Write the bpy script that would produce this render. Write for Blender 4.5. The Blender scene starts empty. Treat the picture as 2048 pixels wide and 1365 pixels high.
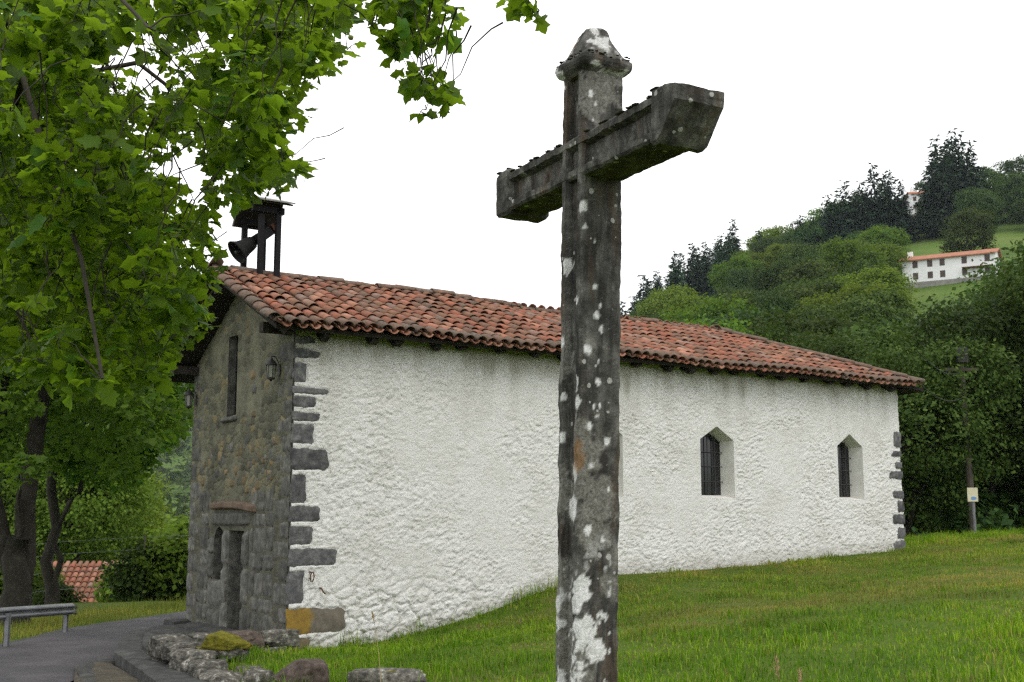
import bpy, math, random
import numpy as np
from mathutils import Vector, Matrix

# ------------------------------------------------------------------ camera, sky, sun, exposure
SC = bpy.context.scene
COL = SC.collection
EZ = 2.05
PITCH = math.atan(350 / 2350)
cam_data = bpy.data.cameras.new('camera')
cam = bpy.data.objects.new('camera', cam_data)
COL.objects.link(cam)
cam.location = (0, 0, EZ)
cam.rotation_euler = (math.pi / 2 + PITCH, 0, 0)
cam_data.sensor_width = 36.0
cam_data.lens = 36.0 * 2350 / 2048
cam_data.clip_start = 0.1
cam_data.clip_end = 6000
cam_data.dof.use_dof = True
cam_data.dof.focus_distance = 6.5
cam_data.dof.aperture_fstop = 9.0
SC.camera = cam

world = bpy.data.worlds.new('World')
SC.world = world
world.use_nodes = True
wn = world.node_tree.nodes
wl = world.node_tree.links
wn.clear()
w_out = wn.new('ShaderNodeOutputWorld')
w_sky = wn.new('ShaderNodeTexSky')
w_sky.sky_type = 'NISHITA'
w_sky.sun_disc = False
w_sky.sun_elevation = math.radians(52)
w_sky.sun_rotation = math.radians(140)
w_bg1 = wn.new('ShaderNodeBackground')
w_bg1.inputs['Strength'].default_value = 0.09
w_bg2 = wn.new('ShaderNodeBackground')          # the closed cloud cover
w_bg2.inputs['Strength'].default_value = 1.22
w_tc = wn.new('ShaderNodeTexCoord')
w_map = wn.new('ShaderNodeMapping')
w_map.inputs['Scale'].default_value = (1, 1, 2.2)
w_no = wn.new('ShaderNodeTexNoise')
w_no.inputs['Scale'].default_value = 1.6
w_no.inputs['Detail'].default_value = 3
w_r1 = wn.new('ShaderNodeValToRGB')
w_r1.color_ramp.elements[0].position = 0.3
w_r1.color_ramp.elements[0].color = (0.70, 0.735, 0.80, 1)
w_r1.color_ramp.elements[1].position = 0.5
w_r1.color_ramp.elements[1].color = (1.0, 1.0, 1.0, 1)
w_mix = wn.new('ShaderNodeMixShader')
w_mix.inputs[0].default_value = 0.93
wl.new(w_tc.outputs['Generated'], w_map.inputs['Vector'])
wl.new(w_map.outputs['Vector'], w_no.inputs['Vector'])
wl.new(w_no.outputs['Fac'], w_r1.inputs['Fac'])
wl.new(w_r1.outputs['Color'], w_bg2.inputs['Color'])
wl.new(w_sky.outputs['Color'], w_bg1.inputs['Color'])
wl.new(w_bg1.outputs['Background'], w_mix.inputs[1])
wl.new(w_bg2.outputs['Background'], w_mix.inputs[2])
wl.new(w_mix.outputs['Shader'], w_out.inputs['Surface'])

sun_data = bpy.data.lights.new('sun', 'SUN')
sun_data.energy = 0.9
sun_data.angle = math.radians(25)
sun_data.color = (1.0, 0.96, 0.9)
sun = bpy.data.objects.new('sun', sun_data)
COL.objects.link(sun)
sun.rotation_euler = (math.radians(38), 0, math.radians(40))
sun.location = (20, -20, 40)

SC.view_settings.view_transform = 'Standard'
SC.view_settings.look = 'None'
SC.view_settings.exposure = 0.50
SC.view_settings.gamma = 1.0
SC.view_settings.use_curve_mapping = False
SC.cycles.use_denoising = False
SC.cycles.pixel_filter_type = 'BLACKMAN_HARRIS'
SC.cycles.filter_width = 1.3
SC.cycles.sample_clamp_indirect = 3.0
SC.cycles.max_bounces = 6
SC.cycles.diffuse_bounces = 3
SC.cycles.transmission_bounces = 4
SC.cycles.caustics_reflective = False
SC.cycles.caustics_refractive = False

random.seed(3)
RNG = np.random.default_rng(11)

# ------------------------------------------------------------------ helpers
def hash3(ix, iy, iz, seed):
    h = (ix.astype(np.int64) * 374761393 + iy.astype(np.int64) * 668265263 + iz.astype(np.int64) * 2147483647 + seed * 1274126177) & 0xFFFFFFFF
    h = ((h ^ (h >> 13)) * 1274126177) & 0xFFFFFFFF
    h = ((h ^ (h >> 16)) * 2246822519) & 0xFFFFFFFF
    return ((h ^ (h >> 15)) & 0xFFFFFF) / float(0xFFFFFF)

def vnoise(p, seed=0):
    p = np.asarray(p, float)
    i = np.floor(p).astype(np.int64)
    f = p - i
    f = f * f * (3 - 2 * f)
    r = 0
    for dx in (0, 1):
        for dy in (0, 1):
            for dz in (0, 1):
                w = (f[:, 0] if dx else 1 - f[:, 0]) * (f[:, 1] if dy else 1 - f[:, 1]) * (f[:, 2] if dz else 1 - f[:, 2])
                r = r + w * hash3(i[:, 0] + dx, i[:, 1] + dy, i[:, 2] + dz, seed)
    return r * 2 - 1

def fbm(p, scale, octaves=4, seed=0, gain=0.5):
    p = np.asarray(p, float) * scale
    a, s, r = 1.0, 0.0, 0
    for k in range(octaves):
        r = r + a * vnoise(p, seed + k * 17)
        s += a
        a *= gain
        p = p * 2.03 + 5.1
    return r / s

def worley2(x, y, seed=0):
    """distance to the nearest and second nearest jittered cell point, and the cell's random value"""
    ix = np.floor(x).astype(np.int64)
    iy = np.floor(y).astype(np.int64)
    d1 = np.full(x.shape, 9.0)
    d2 = np.full(x.shape, 9.0)
    c = np.zeros(x.shape)
    z = np.zeros_like(ix)
    for dx in (-1, 0, 1):
        for dy in (-1, 0, 1):
            cx, cy = ix + dx, iy + dy
            px = cx + 0.5 + 0.8 * (hash3(cx, cy, z, seed) - 0.5)
            py = cy + 0.5 + 0.8 * (hash3(cx, cy, z, seed + 5) - 0.5)
            d = np.hypot(x - px, y - py)
            near = d < d1
            d2 = np.where(near, d1, np.minimum(d2, d))
            c = np.where(near, hash3(cx, cy, z, seed + 9), c)
            d1 = np.where(near, d, d1)
    return d1, d2, c

def mesh_np(name, v, f, smooth=False):
    v = np.asarray(v, np.float32)
    f = np.asarray(f, np.int32)
    k = f.shape[1]
    me = bpy.data.meshes.new(name)
    me.vertices.add(len(v))
    me.vertices.foreach_set('co', v.ravel())
    me.loops.add(f.size)
    me.loops.foreach_set('vertex_index', f.ravel())
    me.polygons.add(len(f))
    me.polygons.foreach_set('loop_start', np.arange(0, f.size, k, dtype=np.int32))
    me.polygons.foreach_set('loop_total', np.full(len(f), k, np.int32))
    if smooth:
        me.polygons.foreach_set('use_smooth', np.ones(len(f), bool))
    me.update(calc_edges=True)
    return me

def add_attr(me, name, vals):
    a = me.attributes.new(name, 'FLOAT', 'POINT')
    a.data.foreach_set('value', np.asarray(vals, np.float32))

def mesh_py(name, v, f, smooth=False):
    me = bpy.data.meshes.new(name)
    me.from_pydata([tuple(map(float, p)) for p in v], [], f)
    if smooth:
        for p in me.polygons:
            p.use_smooth = True
    me.update()
    return me

def obj(name, me, mat=None, parent=None, loc=None, rot=None):
    o = bpy.data.objects.new(name, me)
    if mat is not None and me is not None and len(me.materials) == 0:
        me.materials.append(mat)
    COL.objects.link(o)
    if parent is not None:
        o.parent = parent
    if loc is not None:
        o.location = loc
    if rot is not None:
        o.rotation_euler = rot
    return o

def tag(o, label=None, cat=None, group=None, kind=None):
    if label: o['label'] = label
    if cat: o['category'] = cat
    if group: o['group'] = group
    if kind: o['kind'] = kind
    return o

def thing(name, label, cat, loc=(0, 0, 0), rotz=0.0, group=None):
    o = bpy.data.objects.new(name, None)
    o.empty_display_size = 0.3
    COL.objects.link(o)
    o.location = loc
    o.rotation_euler = (0, 0, rotz)
    return tag(o, label, cat, group)

def copy_thing(src, loc, rotz, scale, label, group):
    c = src.copy()
    COL.objects.link(c)
    c.location = loc
    c.rotation_euler = (0, 0, rotz)
    c.scale = scale
    c['label'] = label
    c['group'] = group
    for ch in src.children:
        d = ch.copy()
        COL.objects.link(d)
        d.parent = c
    return c

class MB:
    """collects boxes, tubes and prisms into one mesh"""
    def __init__(self):
        self.v, self.f = [], []
    def add(self, v, f):
        n = len(self.v)
        self.v += [tuple(p) for p in v]
        self.f += [tuple(i + n for i in q) for q in f]
        return self
    def box(self, a, b, M=None):
        x0, y0, z0 = a
        x1, y1, z1 = b
        v = [(x0, y0, z0), (x1, y0, z0), (x1, y1, z0), (x0, y1, z0), (x0, y0, z1), (x1, y0, z1), (x1, y1, z1), (x0, y1, z1)]
        if M is not None:
            v = [tuple(M @ Vector(p)) for p in v]
        return self.add(v, [(0, 3, 2, 1), (4, 5, 6, 7), (0, 1, 5, 4), (1, 2, 6, 5), (2, 3, 7, 6), (3, 0, 4, 7)])
    def prism(self, poly, z0, z1, axis='z'):
        n = len(poly)
        def P(p, z):
            return {'z': (p[0], p[1], z), 'y': (p[0], z, p[1]), 'x': (z, p[0], p[1])}[axis]
        v = [P(p, z0) for p in poly] + [P(p, z1) for p in poly]
        f = [tuple(range(n - 1, -1, -1)), tuple(range(n, 2 * n))]
        f += [(i, (i + 1) % n, n + (i + 1) % n, n + i) for i in range(n)]
        return self.add(v, f)
    def tube(self, pts, rad, n=8, cap=True):
        pts = [np.array(p, float) for p in pts]
        if np.isscalar(rad):
            rad = [rad] * len(pts)
        base = len(self.v)
        up = np.array([0.13, 0.21, 0.97])
        for i, p in enumerate(pts):
            t = pts[min(i + 1, len(pts) - 1)] - pts[max(i - 1, 0)]
            t = t / (np.linalg.norm(t) + 1e-9)
            a = np.cross(t, up)
            if np.linalg.norm(a) < 0.1:
                a = np.cross(t, np.array([1.0, 0, 0]))
            a /= np.linalg.norm(a)
            b = np.cross(t, a)
            for k in range(n):
                w = 2 * math.pi * k / n
                self.v.append(tuple(p + rad[i] * (math.cos(w) * a + math.sin(w) * b)))
        for i in range(len(pts) - 1):
            for k in range(n):
                k2 = (k + 1) % n
                self.f.append((base + i * n + k, base + i * n + k2, base + (i + 1) * n + k2, base + (i + 1) * n + k))
        if cap:
            self.f.append(tuple(base + k for k in range(n)))
            m = base + (len(pts) - 1) * n
            self.f.append(tuple(m + k for k in reversed(range(n))))
        return self
    def lathe(self, prof, n=20, M=None):
        base = len(self.v)
        for (r, z) in prof:
            for k in range(n):
                w = 2 * math.pi * k / n
                p = (r * math.cos(w), r * math.sin(w), z)
                self.v.append(tuple(M @ Vector(p)) if M is not None else p)
        for i in range(len(prof) - 1):
            for k in range(n):
                k2 = (k + 1) % n
                self.f.append((base + i * n + k, base + i * n + k2, base + (i + 1) * n + k2, base + (i + 1) * n + k))
        return self
    def build(self, name, mat, parent=None, smooth=False, loc=None, rot=None):
        return obj(name, mesh_py(name, self.v, self.f, smooth), mat, parent, loc, rot)

def smooth01(x):
    x = np.clip(x, 0, 1)
    return x * x * (3 - 2 * x)

# ------------------------------------------------------------------ materials
def mat_new(name):
    m = bpy.data.materials.new(name)
    m.use_nodes = True
    n = m.node_tree.nodes
    b = n['Principled BSDF']
    return m, n, m.node_tree.links, b

def ramp(n, stops):
    r = n.new('ShaderNodeValToRGB')
    e = r.color_ramp.elements
    while len(e) < len(stops):
        e.new(0.5)
    for el, (p, c) in zip(e, stops):
        el.position = p
        el.color = (*c, 1) if len(c) == 3 else c
    return r

def noise(n, l, vec, scale, detail=5, rough=0.6):
    t = n.new('ShaderNodeTexNoise')
    t.inputs['Scale'].default_value = scale
    t.inputs['Detail'].default_value = detail
    t.inputs['Roughness'].default_value = rough
    if vec is not None:
        l.new(vec, t.inputs['Vector'])
    return t

def mixrgb(n, l, fac, a, b, mode='MIX'):
    m = n.new('ShaderNodeMix')
    m.data_type = 'RGBA'
    m.blend_type = mode
    for sock, val in ((0, fac), (6, a), (7, b)):
        if hasattr(val, 'is_linked') or hasattr(val, 'links'):
            l.new(val, m.inputs[sock])
        elif sock == 0:
            m.inputs[0].default_value = val
        else:
            m.inputs[sock].default_value = (*val, 1)
    return m.outputs[2]

def bump(n, l, b, h, strength=0.4, dist=0.02):
    u = n.new('ShaderNodeBump')
    u.inputs['Strength'].default_value = strength
    u.inputs['Distance'].default_value = dist
    l.new(h, u.inputs['Height'])
    l.new(u.outputs['Normal'], b.inputs['Normal'])

def coords(n):
    return n.new('ShaderNodeTexCoord').outputs['Object']

def geo_pos(n):
    return n.new('ShaderNodeNewGeometry').outputs['Position']

def simple(name, stops, scale=6, rough=0.85, bstr=0.3, bdist=0.01, detail=6, spec=0.3, objrand=0.0, bscale=None, world=False):
    """colour ramp over noise, a second noise for relief, optional variation per object"""
    m, n, l, b = mat_new(name)
    vec = geo_pos(n) if world else coords(n)
    t = noise(n, l, vec, scale, detail, 0.65)
    r = ramp(n, stops)
    l.new(t.outputs['Fac'], r.inputs['Fac'])
    c = r.outputs['Color']
    if objrand:
        oi = n.new('ShaderNodeObjectInfo')
        rr = ramp(n, [(0, (1 - objrand,) * 3), (1, (1 + objrand,) * 3)])
        l.new(oi.outputs['Random'], rr.inputs['Fac'])
        c = mixrgb(n, l, 1.0, c, rr.outputs['Color'], 'MULTIPLY')
    l.new(c, b.inputs['Base Color'])
    b.inputs['Roughness'].default_value = rough
    b.inputs['Specular IOR Level'].default_value = spec
    t2 = noise(n, l, vec, bscale or scale * 6, 6, 0.7)
    if bstr:
        bump(n, l, b, t2.outputs['Fac'], bstr, bdist)
    return m

def foliage_mat(name, dark, light, back, trans=0.35, objvar=0.35, rough=0.45, spec=0.35):
    m, n, l, b = mat_new(name)
    g = n.new('ShaderNodeNewGeometry')
    oi = n.new('ShaderNodeObjectInfo')
    mid = tuple((a + c) / 2 * 0.92 for a, c in zip(dark, light))
    r = ramp(n, [(0, dark), (0.55, mid), (1, light)])
    l.new(g.outputs['Random Per Island'], r.inputs['Fac'])
    hs = n.new('ShaderNodeHueSaturation')
    mr = n.new('ShaderNodeMapRange')
    mr.inputs['To Min'].default_value = 1 - objvar
    mr.inputs['To Max'].default_value = 1 + objvar
    l.new(oi.outputs['Random'], mr.inputs['Value'])
    mh = n.new('ShaderNodeMapRange')
    mh.inputs['To Min'].default_value = 0.475
    mh.inputs['To Max'].default_value = 0.525
    m5 = n.new('ShaderNodeMath')
    m5.operation = 'FRACT'
    m6 = n.new('ShaderNodeMath')
    m6.operation = 'MULTIPLY'
    m6.inputs[1].default_value = 7.31
    l.new(oi.outputs['Random'], m6.inputs[0])
    l.new(m6.outputs[0], m5.inputs[0])
    l.new(m5.outputs[0], mh.inputs['Value'])
    l.new(mh.outputs[0], hs.inputs['Hue'])
    l.new(mr.outputs[0], hs.inputs['Value'])
    l.new(r.outputs['Color'], hs.inputs['Color'])
    l.new(hs.outputs['Color'], b.inputs['Base Color'])
    b.inputs['Roughness'].default_value = rough
    b.inputs['Specular IOR Level'].default_value = spec
    tr = n.new('ShaderNodeBsdfTranslucent')
    c2 = mixrgb(n, l, 0.6, hs.outputs['Color'], back)
    l.new(c2, tr.inputs['Color'])
    mx = n.new('ShaderNodeMixShader')
    mx.inputs[0].default_value = trans
    l.new(b.outputs[0], mx.inputs[1])
    l.new(tr.outputs[0], mx.inputs[2])
    l.new(mx.outputs[0], n['Material Output'].inputs['Surface'])
    return m

MAT = {}
MAT['leaf'] = foliage_mat('plane_leaf', (0.026, 0.074, 0.008), (0.084, 0.162, 0.015), (0.33, 0.53, 0.018), 0.52, 0.36, 0.5, 0.16)
MAT['leaf_mid'] = foliage_mat('plane_leaf_shade', (0.032, 0.080, 0.010), (0.078, 0.150, 0.016), (0.22, 0.40, 0.02), 0.42, 0.2, 0.6, 0.12)
MAT['crown'] = foliage_mat('broadleaf_foliage', (0.030, 0.060, 0.013), (0.074, 0.110, 0.022), (0.12, 0.19, 0.028), 0.22, 0.42, 0.7, 0.08)
MAT['crown_dark'] = foliage_mat('dense_foliage', (0.022, 0.050, 0.012), (0.055, 0.098, 0.019), (0.10, 0.18, 0.025), 0.28, 0.32, 0.6, 0.12)
MAT['conifer'] = foliage_mat('conifer_needles', (0.018, 0.038, 0.022), (0.040, 0.070, 0.036), (0.05, 0.09, 0.03), 0.12, 0.25, 0.8, 0.05)
MAT['bush'] = foliage_mat('bush_foliage', (0.064, 0.118, 0.014), (0.132, 0.195, 0.026), (0.23, 0.35, 0.026), 0.32, 0.3, 0.7, 0.08)
MAT['bark'] = simple('bark', [(0.3, (0.014, 0.012, 0.009)), (0.6, (0.034, 0.030, 0.022)), (0.8, (0.075, 0.070, 0.055))], 4, 0.95, 0.6, 0.03)
MAT['bark_dark'] = simple('twig_bark', [(0.3, (0.02, 0.018, 0.014)), (0.8, (0.06, 0.05, 0.035))], 8, 0.95, 0.4, 0.01)
MAT['pod'] = simple('seed_ball', [(0.3, (0.10, 0.13, 0.03)), (0.8, (0.2, 0.22, 0.06))], 60, 0.9, 0.5, 0.004)

def stucco():
    m, n, l, b = mat_new('white_roughcast')
    vec = coords(n)
    t = noise(n, l, vec, 1.1, 6, 0.65)
    r = ramp(n, [(0.25, (0.60, 0.585, 0.55)), (0.5, (0.70, 0.69, 0.665)), (0.75, (0.76, 0.755, 0.74))])
    l.new(t.outputs['Fac'], r.inputs['Fac'])
    at = n.new('ShaderNodeAttribute')
    at.attribute_name = 'grime_shade'
    mp = n.new('ShaderNodeMapping')
    mp.inputs['Scale'].default_value = (14, 1, 14)
    l.new(vec, mp.inputs['Vector'])
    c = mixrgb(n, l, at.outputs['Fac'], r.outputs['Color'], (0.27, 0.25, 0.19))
    t2 = noise(n, l, vec, 34, 6, 0.75)
    sp = ramp(n, [(0.66, (1, 1, 1)), (0.76, (0.72, 0.70, 0.64))])
    l.new(t2.outputs['Fac'], sp.inputs['Fac'])
    c = mixrgb(n, l, 1.0, c, sp.outputs['Color'], 'MULTIPLY')
    l.new(c, b.inputs['Base Color'])
    b.inputs['Roughness'].default_value = 0.95
    b.inputs['Specular IOR Level'].default_value = 0.15
    bump(n, l, b, t2.outputs['Fac'], 0.9, 0.03)
    return m
MAT['stucco'] = stucco()
MAT['plaster'] = simple('smooth_white_plaster', [(0.3, (0.60, 0.585, 0.53)), (0.7, (0.72, 0.71, 0.67))], 5, 0.9, 0.2, 0.004)

def rubble():
    m, n, l, b = mat_new('rubble_masonry')
    at = n.new('ShaderNodeAttribute')
    at.attribute_name = 'cell'
    jt = n.new('ShaderNodeAttribute')
    jt.attribute_name = 'joint'
    r = ramp(n, [(0.0, (0.085, 0.082, 0.07)), (0.4, (0.125, 0.122, 0.10)), (0.75, (0.155, 0.148, 0.115)), (0.93, (0.18, 0.16, 0.11)), (1.0, (0.22, 0.175, 0.105))])
    l.new(at.outputs['Fac'], r.inputs['Fac'])
    c = mixrgb(n, l, jt.outputs['Fac'], r.outputs['Color'], (0.19, 0.18, 0.145))
    vec = coords(n)
    t = noise(n, l, vec, 2.2, 7, 0.7)
    r2 = ramp(n, [(0.3, (0.68, 0.69, 0.62)), (0.7, (1.32, 1.33, 1.18))])
    l.new(t.outputs['Fac'], r2.inputs['Fac'])
    c = mixrgb(n, l, 1.0, c, r2.outputs['Color'], 'MULTIPLY')
    l.new(c, b.inputs['Base Color'])
    b.inputs['Roughness'].default_value = 0.95
    b.inputs['Specular IOR Level'].default_value = 0.15
    t2 = noise(n, l, vec, 28, 6, 0.7)
    bump(n, l, b, t2.outputs['Fac'], 0.6, 0.02)
    return m
MAT['rubble'] = rubble()
MAT['ashlar'] = simple('grey_ashlar', [(0.28, (0.045, 0.045, 0.041)), (0.5, (0.11, 0.108, 0.097)), (0.72, (0.21, 0.20, 0.17))], 8, 0.92, 0.5, 0.012, objrand=0.3)
MAT['ochre_stone'] = simple('ochre_sandstone', [(0.3, (0.12, 0.092, 0.052)), (0.7, (0.23, 0.17, 0.09))], 9, 0.92, 0.5, 0.01, objrand=0.25)
MAT['red_stone'] = simple('reddish_sandstone', [(0.3, (0.10, 0.07, 0.05)), (0.7, (0.20, 0.14, 0.10))], 5, 0.92, 0.4, 0.01)
MAT['quoin'] = simple('quoin_stone', [(0.3, (0.040, 0.041, 0.044)), (0.5, (0.095, 0.095, 0.097)), (0.66, (0.17, 0.168, 0.165)), (0.78, (0.36, 0.355, 0.34))], 11, 0.93, 0.7, 0.014, objrand=0.25)

def stained_quoin():
    m, n, l, b = mat_new('quoin_with_ochre_lichen')
    vec = coords(n)
    t = noise(n, l, vec, 7, 7, 0.7)
    r = ramp(n, [(0.3, (0.07, 0.06, 0.045)), (0.6, (0.15, 0.13, 0.10)), (0.85, (0.22, 0.2, 0.16))])
    l.new(t.outputs['Fac'], r.inputs['Fac'])
    at = n.new('ShaderNodeAttribute')
    at.attribute_name = 'lichen'
    o = ramp(n, [(0.35, (0.15, 0.09, 0.02)), (0.7, (0.30, 0.19, 0.025))])
    l.new(t.outputs['Fac'], o.inputs['Fac'])
    c = mixrgb(n, l, at.outputs['Fac'], r.outputs['Color'], o.outputs['Color'])
    l.new(c, b.inputs['Base Color'])
    b.inputs['Roughness'].default_value = 0.95
    t2 = noise(n, l, vec, 40, 6, 0.7)
    bump(n, l, b, t2.outputs['Fac'], 0.5, 0.012)
    return m
MAT['quoin_ochre'] = stained_quoin()

def tile_mat(name, weather):
    m, n, l, b = mat_new(name)
    vec = geo_pos(n)
    oi = n.new('ShaderNodeObjectInfo')
    g = n.new('ShaderNodeNewGeometry')
    ad = n.new('ShaderNodeMath')
    ad.operation = 'ADD'
    l.new(oi.outputs['Random'], ad.inputs[0])
    l.new(g.outputs['Random Per Island'], ad.inputs[1])
    fr = n.new('ShaderNodeMath')
    fr.operation = 'FRACT'
    l.new(ad.outputs[0], fr.inputs[0])
    r = ramp(n, [(0.0, (0.16, 0.085, 0.055)), (0.2, (0.25, 0.115, 0.065)), (0.45, (0.275, 0.092, 0.052)), (0.7, (0.33, 0.115, 0.066)), (0.88, (0.41, 0.20, 0.13)), (1.0, (0.23, 0.15, 0.12))])
    l.new(fr.outputs[0], r.inputs['Fac'])
    t = noise(n, l, vec, 5.0, 7, 0.7)
    w = ramp(n, [(0.42 - 0.25 * weather, (0, 0, 0)), (0.66 - 0.25 * weather, (1, 1, 1))])
    l.new(t.outputs['Fac'], w.inputs['Fac'])
    mm = n.new('ShaderNodeMath')
    mm.operation = 'MULTIPLY'
    mm.inputs[1].default_value = 0.55 + 0.35 * weather
    l.new(w.outputs['Color'], mm.inputs[0])
    t3 = noise(n, l, vec, 22, 5, 0.7)
    gr = ramp(n, [(0.35, (0.045, 0.042, 0.035)), (0.65, (0.15, 0.125, 0.095))])
    l.new(t3.outputs['Fac'], gr.inputs['Fac'])
    c = mixrgb(n, l, mm.outputs[0], r.outputs['Color'], gr.outputs['Color'])
    l.new(c, b.inputs['Base Color'])
    b.inputs['Roughness'].default_value = 0.85
    b.inputs['Specular IOR Level'].default_value = 0.25
    bump(n, l, b, t3.outputs['Fac'], 0.35, 0.01)
    return m
MAT['tile'] = tile_mat('terracotta_tile', 0.18)
MAT['tile_old'] = tile_mat('weathered_terracotta', 0.8)
MAT['wood_dark'] = simple('old_dark_timber', [(0.3, (0.012, 0.010, 0.008)), (0.7, (0.045, 0.038, 0.030))], 6, 0.9, 0.5, 0.01)
MAT['door_wood'] = simple('black_door_planks', [(0.3, (0.010, 0.009, 0.008)), (0.7, (0.03, 0.026, 0.022))], 5, 0.8, 0.4, 0.006)
MAT['iron'] = simple('dark_iron', [(0.3, (0.012, 0.012, 0.013)), (0.7, (0.035, 0.033, 0.032))], 20, 0.6, 0.2, 0.002, spec=0.5)
MAT['bell_iron'] = simple('painted_steel_post', [(0.3, (0.006, 0.0055, 0.007)), (0.7, (0.014, 0.012, 0.014))], 12, 0.75, 0.15, 0.002, spec=0.15)
MAT['bronze'] = simple('dark_bronze', [(0.3, (0.006, 0.007, 0.006)), (0.7, (0.017, 0.018, 0.016))], 12, 0.75, 0.15, 0.003, spec=0.15)
MAT['zinc'] = simple('grey_metal_sheet', [(0.3, (0.20, 0.20, 0.19)), (0.7, (0.32, 0.32, 0.30))], 4, 0.6, 0.1, 0.003, spec=0.5)
MAT['rust'] = simple('rusty_iron', [(0.3, (0.05, 0.025, 0.015)), (0.7, (0.16, 0.06, 0.03))], 18, 0.85, 0.3, 0.003)
def glassy(name, col, rough):
    m, n, l, b = mat_new(name)
    t = noise(n, l, coords(n), 3, 2)
    r = ramp(n, [(0.3, tuple(0.7 * c for c in col)), (0.7, col)])
    l.new(t.outputs['Fac'], r.inputs['Fac'])
    l.new(r.outputs['Color'], b.inputs['Base Color'])
    b.inputs['Roughness'].default_value = rough
    return m
MAT['pane'] = glassy('dark_window_pane', (0.012, 0.013, 0.015), 0.12)
MAT['lamp_glass'] = glassy('frosted_lamp_glass', (0.34, 0.34, 0.29), 0.25)
MAT['galv'] = simple('galvanised_steel', [(0.3, (0.11, 0.113, 0.12)), (0.7, (0.20, 0.205, 0.215))], 3, 0.5, 0.1, 0.002, spec=0.5)
MAT['asphalt'] = simple('asphalt', [(0.25, (0.034, 0.032, 0.034)), (0.5, (0.062, 0.058, 0.061)), (0.75, (0.105, 0.097, 0.098))], 0.9, 0.85, 0.5, 0.01, bscale=70, world=True)
MAT['step_stone'] = simple('worn_step_stone', [(0.3, (0.022, 0.023, 0.021)), (0.55, (0.052, 0.053, 0.049)), (0.8, (0.11, 0.108, 0.095))], 4, 0.9, 0.5, 0.012)
MAT['dirt'] = simple('gutter_dirt', [(0.3, (0.045, 0.038, 0.028)), (0.55, (0.085, 0.072, 0.052)), (0.75, (0.13, 0.11, 0.07))], 5, 1.0, 0.8, 0.02, bscale=60)
MAT['rock'] = simple('lichen_rock', [(0.28, (0.022, 0.021, 0.018)), (0.46, (0.075, 0.071, 0.06)), (0.58, (0.16, 0.15, 0.125)), (0.68, (0.42, 0.41, 0.37))], 12, 0.95, 0.8, 0.02, objrand=0.2)
MAT['rock_brown'] = simple('brown_rock', [(0.25, (0.035, 0.026, 0.022)), (0.5, (0.09, 0.068, 0.056)), (0.7, (0.17, 0.135, 0.115)), (0.82, (0.3, 0.27, 0.24))], 14, 0.95, 0.9, 0.02, objrand=0.15)
MAT['moss'] = simple('yellow_green_moss', [(0.3, (0.055, 0.06, 0.008)), (0.55, (0.16, 0.145, 0.012)), (0.75, (0.24, 0.19, 0.02))], 12, 1.0, 1.0, 0.02, bscale=80)
MAT['moss_dark'] = simple('dark_moss', [(0.3, (0.014, 0.016, 0.008)), (0.7, (0.05, 0.052, 0.022))], 20, 1.0, 1.0, 0.01, bscale=120)
MAT['house_white'] = simple('white_render', [(0.3, (0.70, 0.70, 0.69)), (0.7, (0.80, 0.80, 0.79))], 0.5, 0.9, 0.1, 0.02)
MAT['house_stone'] = simple('grey_stone_base', [(0.3, (0.16, 0.155, 0.14)), (0.7, (0.30, 0.29, 0.26))], 0.8, 0.95, 0.4, 0.05)
MAT['house_roof'] = simple('far_red_tiles', [(0.3, (0.24, 0.095, 0.055)), (0.7, (0.40, 0.17, 0.10))], 1.2, 0.9, 0.3, 0.05)
MAT['house_glass'] = simple('far_window', [(0.3, (0.04, 0.03, 0.025)), (0.7, (0.09, 0.06, 0.045))], 1.0, 0.5, 0.0)
MAT['sign_cream'] = simple('cream_sign_sheet', [(0.3, (0.52, 0.49, 0.33)), (0.7, (0.64, 0.60, 0.42))], 5, 0.5, 0.0)
MAT['sign_blue'] = simple('blue_sign_print', [(0.3, (0.10, 0.22, 0.48)), (0.7, (0.16, 0.30, 0.55))], 5, 0.5, 0.0)
MAT['pole_wood'] = simple('grey_brown_pole_timber', [(0.3, (0.055, 0.045, 0.036)), (0.7, (0.12, 0.10, 0.082))], 5, 0.95, 0.3, 0.01)
MAT['dry_grass'] = simple('dry_seed_head', [(0.3, (0.30, 0.22, 0.10)), (0.7, (0.45, 0.34, 0.17))], 30, 0.9, 0.2, 0.002)

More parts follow.
